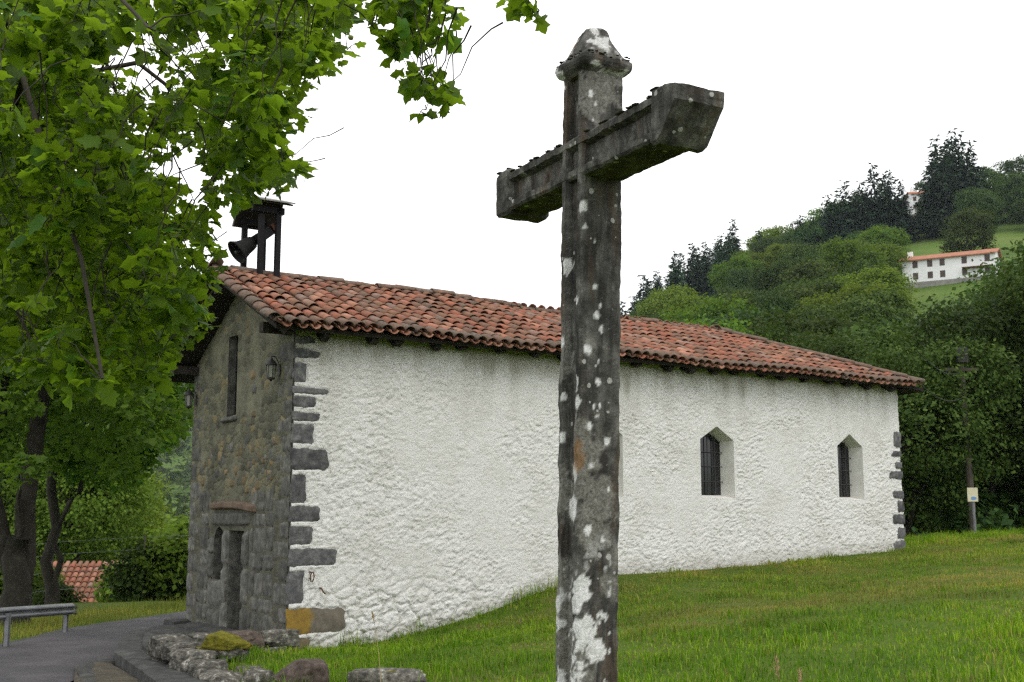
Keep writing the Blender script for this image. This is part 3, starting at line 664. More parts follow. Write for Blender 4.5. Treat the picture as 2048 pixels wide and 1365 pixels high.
DEEP="-5.24,12.29,5.95,0.22 -3.86,12.09,4.29,0.22 -3.19,13.37,6.79,0.33 -4.11,13.20,5.05,0.35 -3.19,10.54,3.77,0.22 -5.05,12.93,5.36,0.33 -4.89,11.51,3.65,0.25 -3.57,10.93,4.71,0.22 -2.73,12.25,7.22,0.26 -5.79,13.27,3.99,0.27 -4.77,11.95,6.58,0.30 -4.74,10.73,4.66,0.24 -5.30,14.44,5.66,0.28 -5.01,10.57,7.05,0.18 -4.84,10.84,4.63,0.23 -3.78,13.19,5.30,0.28 -4.60,11.31,6.41,0.29 -4.22,11.96,4.44,0.24 -5.31,14.49,4.22,0.29 -5.70,13.81,7.59,0.33 -4.57,11.05,6.54,0.21 -3.72,10.72,5.17,0.25 -4.79,11.24,7.01,0.22 -5.87,13.68,5.19,0.36 -4.23,13.24,4.13,0.31 -5.65,14.15,7.60,0.27 -4.42,13.12,4.58,0.24 -2.89,13.79,7.87,0.33 -6.13,14.35,7.70,0.33 -4.39,13.19,5.18,0.32 -5.58,12.85,7.39,0.28 -3.21,13.01,6.89,0.34 -5.60,14.37,4.14,0.27 -3.86,11.88,3.72,0.30 -4.65,12.10,4.88,0.23 -4.44,11.73,4.07,0.26 -6.25,14.28,6.69,0.31 -4.62,12.20,5.86,0.32 -2.55,11.24,7.10,0.23 -4.55,10.89,6.96,0.23 -3.61,11.17,4.35,0.22 -5.47,12.77,4.55,0.33 -2.71,11.91,6.88,0.22 -3.90,13.67,6.75,0.36 -2.78,11.83,6.73,0.28 -6.07,14.13,8.39,0.33 -5.05,14.11,4.32,0.29 -4.63,13.02,4.71,0.34 -3.92,10.88,5.16,0.24 -2.48,11.59,6.86,0.29 -4.38,14.29,5.11,0.26 -5.30,13.08,8.09,0.23 -3.23,10.51,4.14,0.26 -3.64,11.55,4.27,0.24 -4.70,12.07,4.99,0.21 -4.81,11.20,4.53,0.23 -5.01,13.56,6.11,0.34 -4.19,13.83,5.51,0.28 -4.13,13.61,5.55,0.26 -5.79,13.83,8.04,0.31 -5.04,12.91,6.81,0.24 -3.09,12.66,7.59,0.28 -5.00,11.30,5.22,0.22 -5.82,14.38,6.73,0.37 -5.01,11.36,4.69,0.22 -2.26,11.35,6.84,0.23 -4.79,12.13,5.55,0.22 -5.32,12.03,6.36,0.21 -4.05,11.50,5.26,0.23 -2.96,12.46,6.75,0.25 -4.57,11.79,4.49,0.21 -3.95,11.37,5.51,0.28 -4.72,11.75,6.99,0.29 -5.92,14.25,8.56,0.32 -6.31,14.23,7.57,0.25 -5.27,12.06,7.34,0.26 -5.82,13.67,8.23,0.32 -5.85,12.67,6.68,0.25 -6.20,14.37,7.93,0.31 -4.10,14.46,5.60,0.29 -5.75,13.74,5.75,0.32 -4.55,12.81,5.02,0.34 -6.05,13.81,8.16,0.32 -6.52,14.50,5.66,0.28 -4.37,11.70,7.38,0.28 -5.21,13.17,5.50,0.26 -5.43,12.98,6.61,0.28 -4.59,12.33,5.93,0.28 -4.56,11.67,5.86,0.24 -4.98,13.72,3.83,0.25 -4.57,13.12,6.40,0.33 -4.77,10.83,5.20,0.26 -4.88,11.88,7.29,0.23 -4.90,12.57,6.05,0.31 -4.31,14.30,8.40,0.25 -4.71,13.06,3.69,0.26 -3.42,12.27,7.59,0.22 -5.19,11.75,6.41,0.22 -3.34,12.22,7.81,0.24 -5.57,12.31,6.30,0.25 -3.10,12.41,7.69,0.32 -4.80,13.35,4.96,0.26 -3.94,11.31,5.45,0.21 -3.80,11.14,4.15,0.28 -5.17,12.92,7.06,0.28 -3.78,11.18,4.41,0.29 -4.71,11.76,5.00,0.25 -4.53,14.26,5.16,0.36 -4.49,10.83,4.90,0.23 -5.59,13.55,5.60,0.28 -4.07,12.48,3.94,0.30 -5.02,11.12,6.04,0.22 -3.80,11.49,6.10,0.28 -5.72,13.89,6.94,0.34 -4.21,13.81,6.82,0.32 -4.80,12.06,4.81,0.29 -5.14,11.97,5.06,0.23 -6.30,14.27,8.59,0.31 -5.82,12.70,5.08,0.22 -5.72,13.12,5.09,0.27 -4.71,11.60,7.36,0.22 -5.30,12.25,7.06,0.27 -3.94,12.84,4.79,0.32 -3.30,11.10,7.18,0.25 -2.90,13.32,8.04,0.31 -4.49,11.54,5.01,0.23 -6.33,13.72,7.67,0.24 -3.73,12.11,6.27,0.25 -4.12,14.04,8.33,0.24 -5.50,13.33,7.98,0.31 -5.01,13.04,6.77,0.25 -2.27,11.91,7.46,0.25 -5.21,11.61,5.02,0.30 -5.03,13.08,3.83,0.31 -5.94,14.08,7.37,0.25 -2.64,11.35,7.19,0.25 -6.34,14.15,6.87,0.32 -2.46,13.20,7.65,0.24 -5.12,11.96,5.40,0.23 -4.69,12.66,4.26,0.24 -3.53,11.83,6.28,0.30 -4.98,13.40,4.99,0.29 -5.27,12.05,7.22,0.29 -5.19,11.56,6.68,0.28 -4.05,13.51,4.31,0.31 -4.67,11.05,6.86,0.22 -5.56,12.27,3.90,0.22 -5.56,12.84,5.95,0.33 -4.33,12.99,5.31,0.29 -5.85,13.83,7.98,0.24 -3.46,10.96,3.61,0.21 -5.26,12.32,5.66,0.24 -5.12,12.54,6.69,0.27 -4.67,11.68,3.80,0.22 -5.07,11.57,6.31,0.26 -5.02,10.94,4.89,0.21 -4.25,12.00,7.58,0.21 -4.98,13.09,4.04,0.22 -4.34,10.61,7.00,0.27 -5.38,12.55,4.66,0.27 -5.44,14.31,4.88,0.28 -5.27,12.50,5.57,0.28 -3.33,13.66,8.46,0.30 -5.57,12.12,5.38,0.24 -4.35,14.09,5.50,0.33 -2.97,10.78,6.16,0.20 -5.33,13.26,7.89,0.31 -3.34,11.54,5.94,0.25 -4.77,12.86,8.00,0.25 -4.68,11.72,7.55,0.25"
MIDA="-9.05,30.23,4.86,0.82 -7.99,25.81,6.39,0.63 -11.04,25.67,7.04,0.42 -10.20,24.33,4.41,0.46 -9.89,25.55,7.04,0.68 -10.85,30.07,8.08,0.69 -9.95,24.49,5.16,0.54 -8.45,25.37,5.88,0.74 -8.98,24.21,5.02,0.69 -9.88,24.99,5.49,0.62 -9.15,25.57,4.42,0.70 -10.14,26.54,6.69,0.56 -13.63,30.00,7.88,0.58 -10.12,29.79,3.56,0.49 -12.35,27.08,5.65,0.40 -10.92,24.03,5.94,0.51 -11.29,30.61,3.63,0.46 -10.21,27.31,7.33,0.86 -9.51,24.91,6.00,0.74 -12.78,29.91,7.37,0.47 -10.14,27.46,5.12,0.82 -10.73,26.09,5.34,0.61 -10.62,25.16,6.13,0.69 -11.10,26.60,7.69,0.57 -9.76,29.67,3.57,0.56 -12.30,30.25,6.65,0.51 -11.28,28.88,4.68,0.43 -10.63,25.20,5.65,0.66 -9.80,27.27,3.78,0.47 -11.81,27.20,7.70,0.63 -8.87,26.35,3.61,0.71 -10.62,28.78,4.83,0.84 -9.66,25.97,7.50,0.77 -11.62,30.40,3.68,0.55 -12.60,29.57,8.54,0.69 -11.38,29.71,3.90,0.64 -13.02,29.18,7.24,0.48 -10.85,29.14,4.98,0.54 -12.01,30.10,3.76,0.88 -11.36,27.02,5.28,0.43 -9.46,26.56,6.92,0.58 -10.92,24.02,7.42,0.52 -13.24,30.37,8.89,0.53 -9.48,29.73,7.53,0.87 -10.94,26.86,7.72,0.45 -9.62,25.07,6.14,0.75 -10.11,29.76,7.10,0.77 -10.34,24.84,7.31,0.47 -8.26,26.69,4.11,0.84 -8.87,24.92,5.19,0.62 -11.71,25.74,6.27,0.53 -11.16,25.88,5.77,0.56 -12.03,26.35,5.66,0.40 -13.26,30.20,5.12,0.48 -9.56,30.66,7.60,0.81 -11.57,26.17,5.20,0.59 -10.52,25.38,7.63,0.62 -11.16,27.99,3.28,0.47 -11.69,27.81,4.93,0.59 -11.34,28.84,8.42,0.59 -11.17,25.29,6.43,0.51 -11.30,27.12,6.82,0.80 -11.45,25.36,5.32,0.50 -9.61,27.77,5.11,0.49 -9.56,25.63,3.62,0.40 -9.89,24.04,3.03,0.38 -13.97,30.86,6.41,0.47 -9.21,26.93,5.24,0.68 -7.58,25.99,4.36,0.57 -10.80,24.56,6.26,0.51 -11.09,24.56,5.04,0.52 -12.40,30.14,4.58,0.61 -12.65,30.02,7.20,0.80 -7.95,26.88,6.81,0.59 -9.77,28.99,7.55,0.84 -13.23,30.51,7.28,0.62 -10.05,26.78,4.96,0.82 -13.21,29.83,4.82,0.63 -10.12,28.11,4.70,0.58 -9.90,29.91,6.79,0.69 -8.56,29.90,6.95,0.47 -8.87,27.83,6.51,0.82 -9.90,30.63,3.69,0.75 -10.45,26.83,6.29,0.69 -9.76,29.78,5.81,0.82 -10.52,30.00,3.48,0.49 -11.57,29.21,3.69,0.62 -12.49,30.03,5.23,0.91 -10.42,26.41,5.65,0.63 -9.08,30.64,7.30,0.81 -11.81,30.21,3.89,0.86 -11.76,28.22,5.02,0.45 -8.48,26.05,4.19,0.77 -11.24,25.63,3.78,0.38 -12.42,29.86,4.32,0.66 -10.02,30.16,3.92,0.85 -11.61,28.08,6.62,0.71 -7.74,24.85,3.77,0.49 -7.80,24.40,4.34,0.47 -10.89,27.07,7.96,0.49 -11.92,26.85,6.91,0.70 -10.57,30.02,4.57,0.78 -12.48,27.65,6.89,0.42 -9.50,27.25,7.07,0.42 -13.37,30.62,8.07,0.65 -10.54,26.84,4.45,0.56 -11.94,27.00,7.42,0.75 -10.44,25.16,5.73,0.61 -9.49,24.66,6.44,0.71 -12.10,29.80,8.66,0.59 -12.76,28.24,5.63,0.60 -8.32,26.99,6.94,0.70 -8.88,24.48,5.19,0.62 -11.92,28.52,6.69,0.53 -11.45,24.99,6.28,0.38 -10.81,29.86,7.84,0.45 -11.45,25.71,7.43,0.74 -8.00,26.18,6.58,0.64 -11.18,26.10,4.30,0.44 -13.14,29.22,5.03,0.66 -7.59,24.03,5.77,0.42 -9.96,29.18,3.43,0.57 -9.51,26.92,7.13,0.74 -8.32,25.15,6.84,0.78 -7.63,25.78,4.70,0.64 -11.55,28.54,7.42,0.63 -8.48,26.35,4.43,0.54 -13.05,30.82,6.70,0.59 -11.35,28.46,4.76,0.60 -9.44,30.77,5.65,0.65 -12.64,29.94,3.51,0.74 -9.34,27.03,4.95,0.83 -8.20,27.08,4.11,0.80 -8.49,24.75,7.46,0.39 -7.96,24.55,6.05,0.74 -10.92,25.54,3.67,0.56 -8.20,25.92,6.93,0.82 -7.79,26.07,5.62,0.80 -9.87,28.87,5.55,0.76 -8.90,27.47,5.12,0.67 -10.79,25.08,4.37,0.77 -8.59,27.02,6.92,0.42 -7.97,24.02,6.32,0.75 -10.84,26.10,6.38,0.55 -9.11,27.10,6.34,0.73 -12.23,30.31,8.24,0.56 -11.42,30.14,7.22,0.55 -8.39,25.69,4.43,0.73 -10.61,26.47,4.68,0.49 -8.33,25.18,3.12,0.42"
MIDB="-11.60,30.12,4.26,0.73 -11.14,30.93,6.89,0.77 -13.87,35.42,4.08,0.53 -14.11,36.29,6.28,0.70 -11.81,34.67,3.98,0.68 -9.06,31.12,4.84,0.52 -13.67,36.01,4.87,0.82 -8.88,31.37,6.34,0.53 -12.62,36.27,7.79,0.85 -10.31,34.08,6.68,0.60 -8.60,30.42,6.44,0.52 -9.99,31.85,5.40,0.57 -10.36,34.39,5.61,0.47 -11.11,34.44,6.12,0.78 -12.83,34.35,5.59,0.75 -9.97,30.30,3.94,0.44 -13.18,33.83,6.16,0.61 -9.75,34.64,4.99,0.58 -12.19,33.95,5.18,0.48 -11.51,34.01,4.69,0.68 -10.58,34.37,7.63,0.52 -11.38,36.45,6.35,0.51 -11.47,33.85,3.35,0.66 -13.26,33.73,7.53,0.61 -11.25,35.61,5.28,0.85 -13.80,35.29,6.57,0.80 -12.57,31.95,4.54,0.46 -10.06,32.33,6.65,0.50 -12.98,34.84,6.02,0.66 -13.87,36.10,4.75,0.54 -11.01,33.67,7.51,0.67 -11.54,34.76,3.50,0.48 -12.63,35.78,5.46,0.74 -8.71,30.82,6.89,0.48 -10.66,35.53,5.30,0.63 -9.06,31.23,6.29,0.80 -11.82,32.97,5.32,0.47 -11.93,33.16,7.70,0.44 -11.45,30.18,3.69,0.54 -9.18,32.02,5.78,0.45 -11.93,31.11,6.69,0.66 -13.62,35.81,5.11,0.86 -11.65,34.44,3.93,0.79 -10.00,33.66,6.14,0.75 -10.86,35.84,4.28,0.49 -10.18,32.33,6.16,0.43 -11.97,32.02,3.55,0.55 -9.24,32.98,6.19,0.48 -11.96,30.57,5.28,0.46 -10.27,35.25,4.43,0.47 -9.75,31.45,5.09,0.50 -11.62,33.26,6.66,0.80 -11.63,30.32,6.03,0.74 -13.32,35.74,4.98,0.85 -9.26,30.43,4.12,0.53 -14.02,36.87,5.29,0.50 -11.26,34.16,3.30,0.70 -13.89,36.67,7.45,0.93 -10.94,31.94,3.74,0.70 -13.81,36.89,4.28,0.92 -13.20,36.72,3.68,0.58 -11.86,35.36,3.70,0.72 -14.37,36.14,8.20,0.58 -9.95,31.65,4.66,0.74 -9.79,30.66,4.24,0.69 -9.89,30.71,6.85,0.75 -11.95,32.35,3.45,0.66 -9.33,31.62,4.49,0.45 -12.69,32.28,5.21,0.53 -13.90,35.11,6.09,0.49 -11.91,32.03,3.49,0.68 -12.05,32.52,7.10,0.58 -12.11,33.45,3.40,0.68 -10.36,35.42,4.86,0.77 -13.09,36.45,6.57,0.58 -8.76,30.93,5.48,0.55 -10.68,36.61,6.70,0.70 -11.94,35.83,3.91,0.70 -14.39,36.71,6.16,0.64 -9.52,32.58,5.31,0.77 -10.99,32.10,6.20,0.51 -12.21,35.14,5.64,0.68 -10.45,33.07,6.74,0.67 -12.61,33.77,6.41,0.53 -11.84,30.05,4.88,0.44 -9.83,31.50,7.16,0.52 -10.17,30.98,3.56,0.49 -12.93,33.68,4.83,0.46 -12.37,36.66,7.89,0.53 -14.49,36.58,6.74,0.53 -12.20,35.94,4.50,0.63 -12.52,34.42,7.22,0.50 -11.61,35.63,3.32,0.52 -12.65,32.34,7.20,0.45 -9.24,30.31,6.92,0.54 -10.51,32.44,7.01,0.70 -10.96,32.92,5.08,0.53 -8.98,30.98,4.84,0.74 -10.87,31.15,3.73,0.78 -12.74,36.78,3.57,0.61 -10.67,31.09,6.85,0.77 -10.62,32.04,6.83,0.61 -10.99,30.27,6.04,0.46 -11.17,34.06,6.25,0.72 -12.24,36.29,4.08,0.73 -11.27,34.95,3.44,0.83 -12.61,35.08,5.69,0.48 -9.73,30.90,3.57,0.43 -9.53,30.22,3.96,0.41 -11.09,30.68,5.98,0.41 -10.06,33.27,4.54,0.68 -11.67,35.75,5.01,0.80 -11.77,31.95,3.71,0.67 -13.53,36.78,7.79,0.73 -9.61,31.97,7.07,0.46 -12.39,32.20,7.23,0.71 -11.25,34.14,6.56,0.87 -12.68,33.19,3.91,0.55 -11.77,32.24,5.38,0.54 -11.58,31.60,5.72,0.45"

# ------------------------------------------------------------------ terrain
AL = math.radians(34.2)
CX, CY = -3.494, 18.714                      # front corner of the chapel, on the ground
ca, sa = math.cos(AL), math.sin(AL)
def chapel_to_world(s, t):
    return CX + ca * s - sa * t, CY + sa * s + ca * t
def world_to_chapel(x, y):
    dx, dy = x - CX, y - CY
    return ca * dx + sa * dy, -sa * dx + ca * dy

BASE = [(0.0, -0.05), (0.74, -0.03), (2.0, 0.08), (2.76, 0.20), (3.56, 0.367), (4.4, 0.60), (5.16, 0.80), (6.68, 0.96), (8.71, 1.0), (11.58, 1.136), (14.87, 1.292)]
CTRL = [(*chapel_to_world(s, 0.0), z) for s, z in BASE]
CTRL += [(*chapel_to_world(s, -1.2), z) for s, z in ((0.3, 0.02), (2.0, 0.14), (4.4, 0.5), (8.7, 0.92), (13, 1.16))]
CTRL += [(*chapel_to_world(s, 5.0), z) for s, z in ((0, -0.2), (5, 0.1), (10, 0.6), (15, 1.1))]
CTRL += [(0, 0, 0.45), (3, 0, 0.55), (6, 5, 0.75), (8, 12, 0.95), (-3, 3, 0.30), (3.85, 9, 0.78), (1, 11, 0.5), (-1.6, 12.5, 0.22), (-2.6, 14.5, 0.12),
         (-3.3, 16.6, 0.12), (-4.6, 17.6, 0.1), (0, 15, 0.46), (4, 16, 0.86), (8.5, 20, 1.12), (11, 25, 1.38), (12.5, 29, 1.54), (12.0, 31, 1.42), (14.7, 38, 1.3), (17, 30, 1.8),
         (-6.2, 18.9, -0.25), (-5.2, 15.5, -0.26), (-4.8, 13, -0.22), (-7.3, 22, -0.22), (-8, 10, -0.3), (-7.8, 16, -0.26), (-7.6, 22, -0.22), (-6.5, 27, -0.2), (-3, 31, -0.15), (3, 34, 0.0),
         (-10.5, 22, -0.3), (-10.7, 25.7, -0.28), (-12.6, 33, -0.35), (-8, 31, -0.22), (-5, 35, -0.35), (-14, 16, -0.6), (15, 45, 2.2), (0, 44, 0.0), (-15, 40, -1.6), (-22, 15, -1.6),
         (-15, 0, -0.4), (0, -15, 0.4), (20, 0, 1.3), (26, 20, 2.6), (26, 34, 2.8), (-12, 8, -0.35), (-5.2, 8, -0.1), (-5, 3, 0.15)]
CTRL = np.array(CTRL)
def tps(r2):
    return 0.5 * r2 * np.log(r2 + 1e-9)
def _fit():
    n = len(CTRL)
    d2 = ((CTRL[:, None, :2] - CTRL[None, :, :2]) ** 2).sum(-1)
    K = tps(d2) + np.eye(n) * 0.4
    P = np.c_[np.ones(n), CTRL[:, :2]]
    A = np.block([[K, P], [P.T, np.zeros((3, 3))]])
    return np.linalg.solve(A, np.r_[CTRL[:, 2], 0, 0, 0])
TPS = _fit()
def z_near(x, y):
    out = TPS[-3] + TPS[-2] * x + TPS[-1] * y
    for (cx, cy, _), w in zip(CTRL, TPS):
        out = out + w * tps((x - cx) ** 2 + (y - cy) ** 2)
    return out
def z_far(x, y):
    yy = np.maximum(y, 8.0)
    u = x / yy
    Z = np.interp(u, [-0.10, -0.03, 0.03, 0.095, 0.14, 0.19, 0.285, 0.43, 0.8, 1.6], [0, 3, 18, 53, 72, 82, 96, 110, 116, 116])
    k = np.clip((y - 45) / 355, 0, 1.12)
    hill = Z * k ** 1.25
    right = np.clip((x - 10) / 60, 0, 3) * 3.0 * np.clip((60 - y) / 60, 0, 1)
    val = -13.0 * smooth01((np.hypot(x, y - 10) - 34) / 90) * smooth01((0.02 - u) / 0.25)
    val = val * np.where(y < 8, smooth01((-x - 10) / 40), 1)
    far = 175.0 * smooth01((y - 420) / 900) * smooth01((0.10 - u) / 0.1)
    und = 1.6 * np.sin(x * 0.043 + 1.3) * np.sin(y * 0.037) * np.clip((y - 60) / 80, 0, 1)
    return hill + right + val + far + und + 0.3
def ground_z(x, y):
    x = np.atleast_1d(np.asarray(x, float))
    y = np.atleast_1d(np.asarray(y, float))
    r = np.hypot(x - 1, y - 18)
    w = smooth01((r - 24) / 22)
    return z_near(np.clip(x, -45, 60), np.clip(y, -40, 70)) * (1 - w) + z_far(x, y) * w
def gz(x, y):
    return float(ground_z(x, y)[0])

ROAD = np.array([(-8.6, -2.0), (-8.5, 4), (-8.35, 10), (-8.1, 16), (-7.9, 21), (-7.5, 25), (-6.3, 28.4), (-3.6, 31.0), (0.5, 33.2), (6, 36), (14, 41)])
def road_curve(n=90):
    t = np.linspace(0, len(ROAD) - 1, n)
    k = np.clip(t.astype(int), 0, len(ROAD) - 2)
    f = (t - k)[:, None]
    P = lambda i: ROAD[np.clip(i, 0, len(ROAD) - 1)]
    p0, p1, p2, p3 = P(k - 1), P(k), P(k + 1), P(k + 2)
    return 0.5 * ((2 * p1) + (-p0 + p2) * f + (2 * p0 - 5 * p1 + 4 * p2 - p3) * f ** 2 + (-p0 + 3 * p1 - 3 * p2 + p3) * f ** 3)
RC = road_curve()
def road_dist(x, y):
    d = np.full(np.shape(x), 1e9)
    for p in RC:
        d = np.minimum(d, (x - p[0]) ** 2 + (y - p[1]) ** 2)
    return np.sqrt(d)

def axis(lo, hi, dlo, dhi, fine, grow):
    a = list(np.arange(dlo, dhi + fine / 2, fine))
    st = fine
    while a[-1] < hi:
        st *= grow
        a.append(a[-1] + st)
    st = fine
    while a[0] > lo:
        st *= grow
        a.insert(0, a[0] - st)
    return np.array(a)
gx = axis(-1600, 1600, -16, 18, 0.4, 1.07)
gy = axis(-300, 2400, -2, 42, 0.4, 1.06)
GX, GY = np.meshgrid(gx, gy)
fx, fy = GX.ravel(), GY.ravel()
fz = ground_z(fx, fy)
rd = road_dist(fx, fy)
fz = np.where(rd < 2.6, fz - 0.06, fz)
s_, t_ = world_to_chapel(fx, fy)
steps_zone = (s_ > -2.9) & (s_ < -0.02) & (t_ > 0.25) & (t_ < 4.9)
fz = np.where(steps_zone, fz - 0.25, fz)
gutter_zone = (s_ > -4.0) & (s_ < -1.8) & (t_ > -3.6) & (t_ < 2.4)
fz = np.where(gutter_zone, np.minimum(fz, -0.34), fz)
fz = fz + np.where(np.hypot(fx, fy - 15) < 34, 0.035 * fbm(np.c_[fx, fy, fx * 0], 0.9, 3, 5), 0)
nx, ny = len(gx), len(gy)
idx = np.arange(nx * ny).reshape(ny, nx)
gf = np.stack([idx[:-1, :-1].ravel(), idx[:-1, 1:].ravel(), idx[1:, 1:].ravel(), idx[1:, :-1].ravel()], 1)
gme = mesh_np('ground', np.c_[fx, fy, fz], gf, True)
add_attr(gme, 'far', smooth01((np.hypot(fx, fy - 15) - 30) / 30))
ground = obj('ground', gme, MAT['ground'])
tag(ground, 'grassy sloping ground running into the wooded hillside', kind='structure')

# road: crowned asphalt strip with worn edges
tan = np.gradient(RC, axis=0)
tan /= np.linalg.norm(tan, axis=1)[:, None]
nrm = np.c_[-tan[:, 1], tan[:, 0]]
offs = np.linspace(-1, 1, 9)
rv = []
for i, p in enumerate(RC):
    zc = gz(*p)
    wl_ = 1.75 + 0.10 * math.sin(i * 0.9) + 0.06 * math.sin(i * 2.3)
    wr_ = 1.75 + 1.1 * float(smooth01(np.array((19.5 - p[1]) / 4.0))) + 0.12 * math.sin(i * 0.7 + 2) + 0.05 * math.sin(i * 2.9)
    for o_ in offs:
        q = p + nrm[i] * o_ * (wl_ if o_ < 0 else wr_)
        zz = 0.5 * zc + 0.5 * gz(*q)
        rv.append((q[0], q[1], zz + 0.035 * (1 - o_ * o_) - (0.05 if abs(o_) > 0.99 else 0.0)))
m_ = len(offs)
rf = [(i * m_ + j, (i + 1) * m_ + j, (i + 1) * m_ + j + 1, i * m_ + j + 1) for i in range(len(RC) - 1) for j in range(m_ - 1)]
rf = [tuple(reversed(q)) for q in rf]
tag(obj('road', mesh_py('road', rv, rf, True), MAT['asphalt']), 'narrow grey asphalt lane curving past the chapel door', kind='structure')

# ------------------------------------------------------------------ chapel
LEN, WID = 15.0, 4.6
chapel = thing('chapel', 'small white rendered stone chapel with red barrel tile roof', 'chapel', (CX, CY, 0), AL)
base_z = lambda s: np.interp(s, [b[0] for b in BASE], [b[1] for b in BASE]) - 0.45
WTOP = 5.06

def poly_inside(px, pz, poly):
    c = np.zeros(px.shape, bool)
    n = len(poly)
    for i in range(n):
        x1, z1 = poly[i]
        x2, z2 = poly[i - 1]
        if z1 == z2:
            continue
        cond = ((z1 > pz) != (z2 > pz)) & (px < (x2 - x1) * (pz - z1) / (z2 - z1) + x1)
        c ^= cond
    return c
def poly_near(px, pz, poly):
    best = np.full(px.shape, 1e9)
    qx, qz = px.copy(), pz.copy()
    for i in range(len(poly)):
        a, b = np.array(poly[i - 1]), np.array(poly[i])
        d = b - a
        t = np.clip(((px - a[0]) * d[0] + (pz - a[1]) * d[1]) / (d @ d), 0, 1)
        x, z = a[0] + t * d[0], a[1] + t * d[1]
        dist = np.hypot(px - x, pz - z)
        m = dist < best
        best = np.where(m, dist, best)
        qx = np.where(m, x, qx)
        qz = np.where(m, z, qz)
    return best, qx, qz

def wall_sheet(length, lo, hi, nu, nv, holes):
    """grid of (a, z) over a wall face with holes cut to clean polygon edges"""
    a = np.linspace(0, length, nu + 1)
    A = np.repeat(a[:, None], nv + 1, 1)
    v = np.linspace(0, 1, nv + 1)[None, :]
    lo_, hi_ = lo(a)[:, None], hi(a)[:, None]
    Z = lo_ + (hi_ - lo_) * v
    A, Z = A.ravel(), Z.ravel()
    idx = np.arange((nu + 1) * (nv + 1)).reshape(nu + 1, nv + 1)
    F = np.stack([idx[:-1, :-1].ravel(), idx[1:, :-1].ravel(), idx[1:, 1:].ravel(), idx[:-1, 1:].ravel()], 1)
    edge = np.full(A.shape, 9.0)
    for h in holes:
        ca_, cz_ = A[F].mean(1), Z[F].mean(1)
        ins = poly_inside(ca_, cz_, h)
        cut = F[ins]
        F = F[~ins]
        rim = np.intersect1d(cut.ravel(), F.ravel())
        _, qx, qz = poly_near(A[rim], Z[rim], h)
        A[rim], Z[rim] = qx, qz
        for c in h:                                # sharp corners
            k = rim[np.argmin(np.hypot(A[rim] - c[0], Z[rim] - c[1]))]
            A[k], Z[k] = c
        d, _, _ = poly_near(A, Z, h)
        edge = np.minimum(edge, d)
    return A, Z, F, edge

WIN = [(5.83, 6.76), (8.77, 9.70), (12.86, 13.69)]
def win_poly(s0, s1):
    m = (s0 + s1) / 2
    return [(s0, 2.42), (s1, 2.40), (s1, 3.58), (m, 3.855), (s0, 3.58)]
QUOINS = [(0.35,4.80,4.94,.3),(0.45,4.57,4.73,.5),(0.22,4.17,4.49,0),(0.62,3.99,4.10,.35),(0.37,3.77,3.95,.1),(0.45,3.55,3.70,.25),(0.37,3.19,3.51,0),(0.64,2.77,3.12,.1),(0.25,2.25,2.70,0),(0.52,1.96,2.20,0.05),(0.38,1.60,1.89,.1),(0.81,1.27,1.54,0),(0.26,0.69,1.20,0),(0.98,0.22,0.62,.15),(0.37,-0.12,0.16,0)]
A, Z, F, E = wall_sheet(LEN, base_z, lambda s: np.full_like(s, WTOP), 900, 300, [win_poly(*w) for w in WIN])
P3 = np.c_[A, Z * 1.0, A * 0]
n1 = fbm(P3, 12.0, 3, 3, 0.6)
n2 = fbm(P3, 2.2, 3, 21)
# flakes of thrown mortar: leaning cells, each with its own height, thicker at the lower lip
def flakes(su, sv, seed, wob):
    u = (A + 0.5 * Z + wob * n2 * 0.12 + 0.03 * n1) * su
    w = (Z - 0.22 * A + wob * n2 * 0.10 + 0.02 * n1) * sv
    ix, iy = np.floor(u), np.floor(w)
    d1, d2, cc = worley2(u, w, seed)
    return d1, d2, cc
f1 = flakes(9.0, 20.0, 31, 1.8)
f2 = flakes(17.0, 34.0, 57, 1.8)
fl = 0.012 * (f1[2] - 0.5) + 0.014 * (f2[2] - 0.5)
fine = fbm(np.c_[A + 0.5 * Z, (Z - 0.2 * A) * 1.7, A * 0], 22.0, 2, 71)
rid = 1 - np.abs(fbm(np.c_[A + 0.5 * Z, (Z - 0.2 * A) * 1.8, A * 0], 10.0, 3, 40, 0.55)) * 2.2
lump_w = smooth01((5.5 - A) / 3.5) * smooth01((1.5 - Z) / 1.0)
d1, d2, cc = worley2(A * 3.2 + 0.7 * n2 + 0.3 * n1, Z * 5.0 + 0.8 * n2 + 0.3 * n1, 4)
lump = smooth01((d2 - d1) / 0.35) * 0.05 - 0.03
smooth_patch = smooth01((0.42 - np.hypot((A - 0.85) / 1.3, (Z - 0.95))) / 0.2)
patchy = 0.35 + 0.65 * smooth01((fbm(P3, 0.9, 3, 91) + 0.35) / 0.4)
amp = (0.011 * n1 + 0.0075 * rid + 0.008 * n2 + fl + 0.006 * fine) * (1 - 0.8 * smooth_patch) * patchy
disp = (amp + lump * lump_w * 0.55) * smooth01(E / 0.10) * smooth01((A - 0.0) / 0.06)
for s1, z0, z1, _ in QUOINS:                   # bedded flat behind the dressed stones
    ins_ = smooth01((s1 + 0.01 - A) / 0.02) * smooth01((Z - z0 + 0.01) / 0.02) * smooth01((z1 + 0.01 - Z) / 0.02)
    big_ = smooth01((s1 + 0.07 - A) / 0.05) * smooth01((Z - z0 + 0.05) / 0.05) * smooth01((z1 + 0.05 - Z) / 0.05)
    disp = disp * (1 - ins_) - 0.006 * ins_ + 0.012 * (big_ - ins_ * big_) * (0.7 + n1)
wv = np.c_[A, -0.03 - disp, Z]
wme = mesh_np('roughcast', wv, F, True)
streak = fbm(np.c_[A, Z * 0.12, A * 0], 3.5, 4, 63)
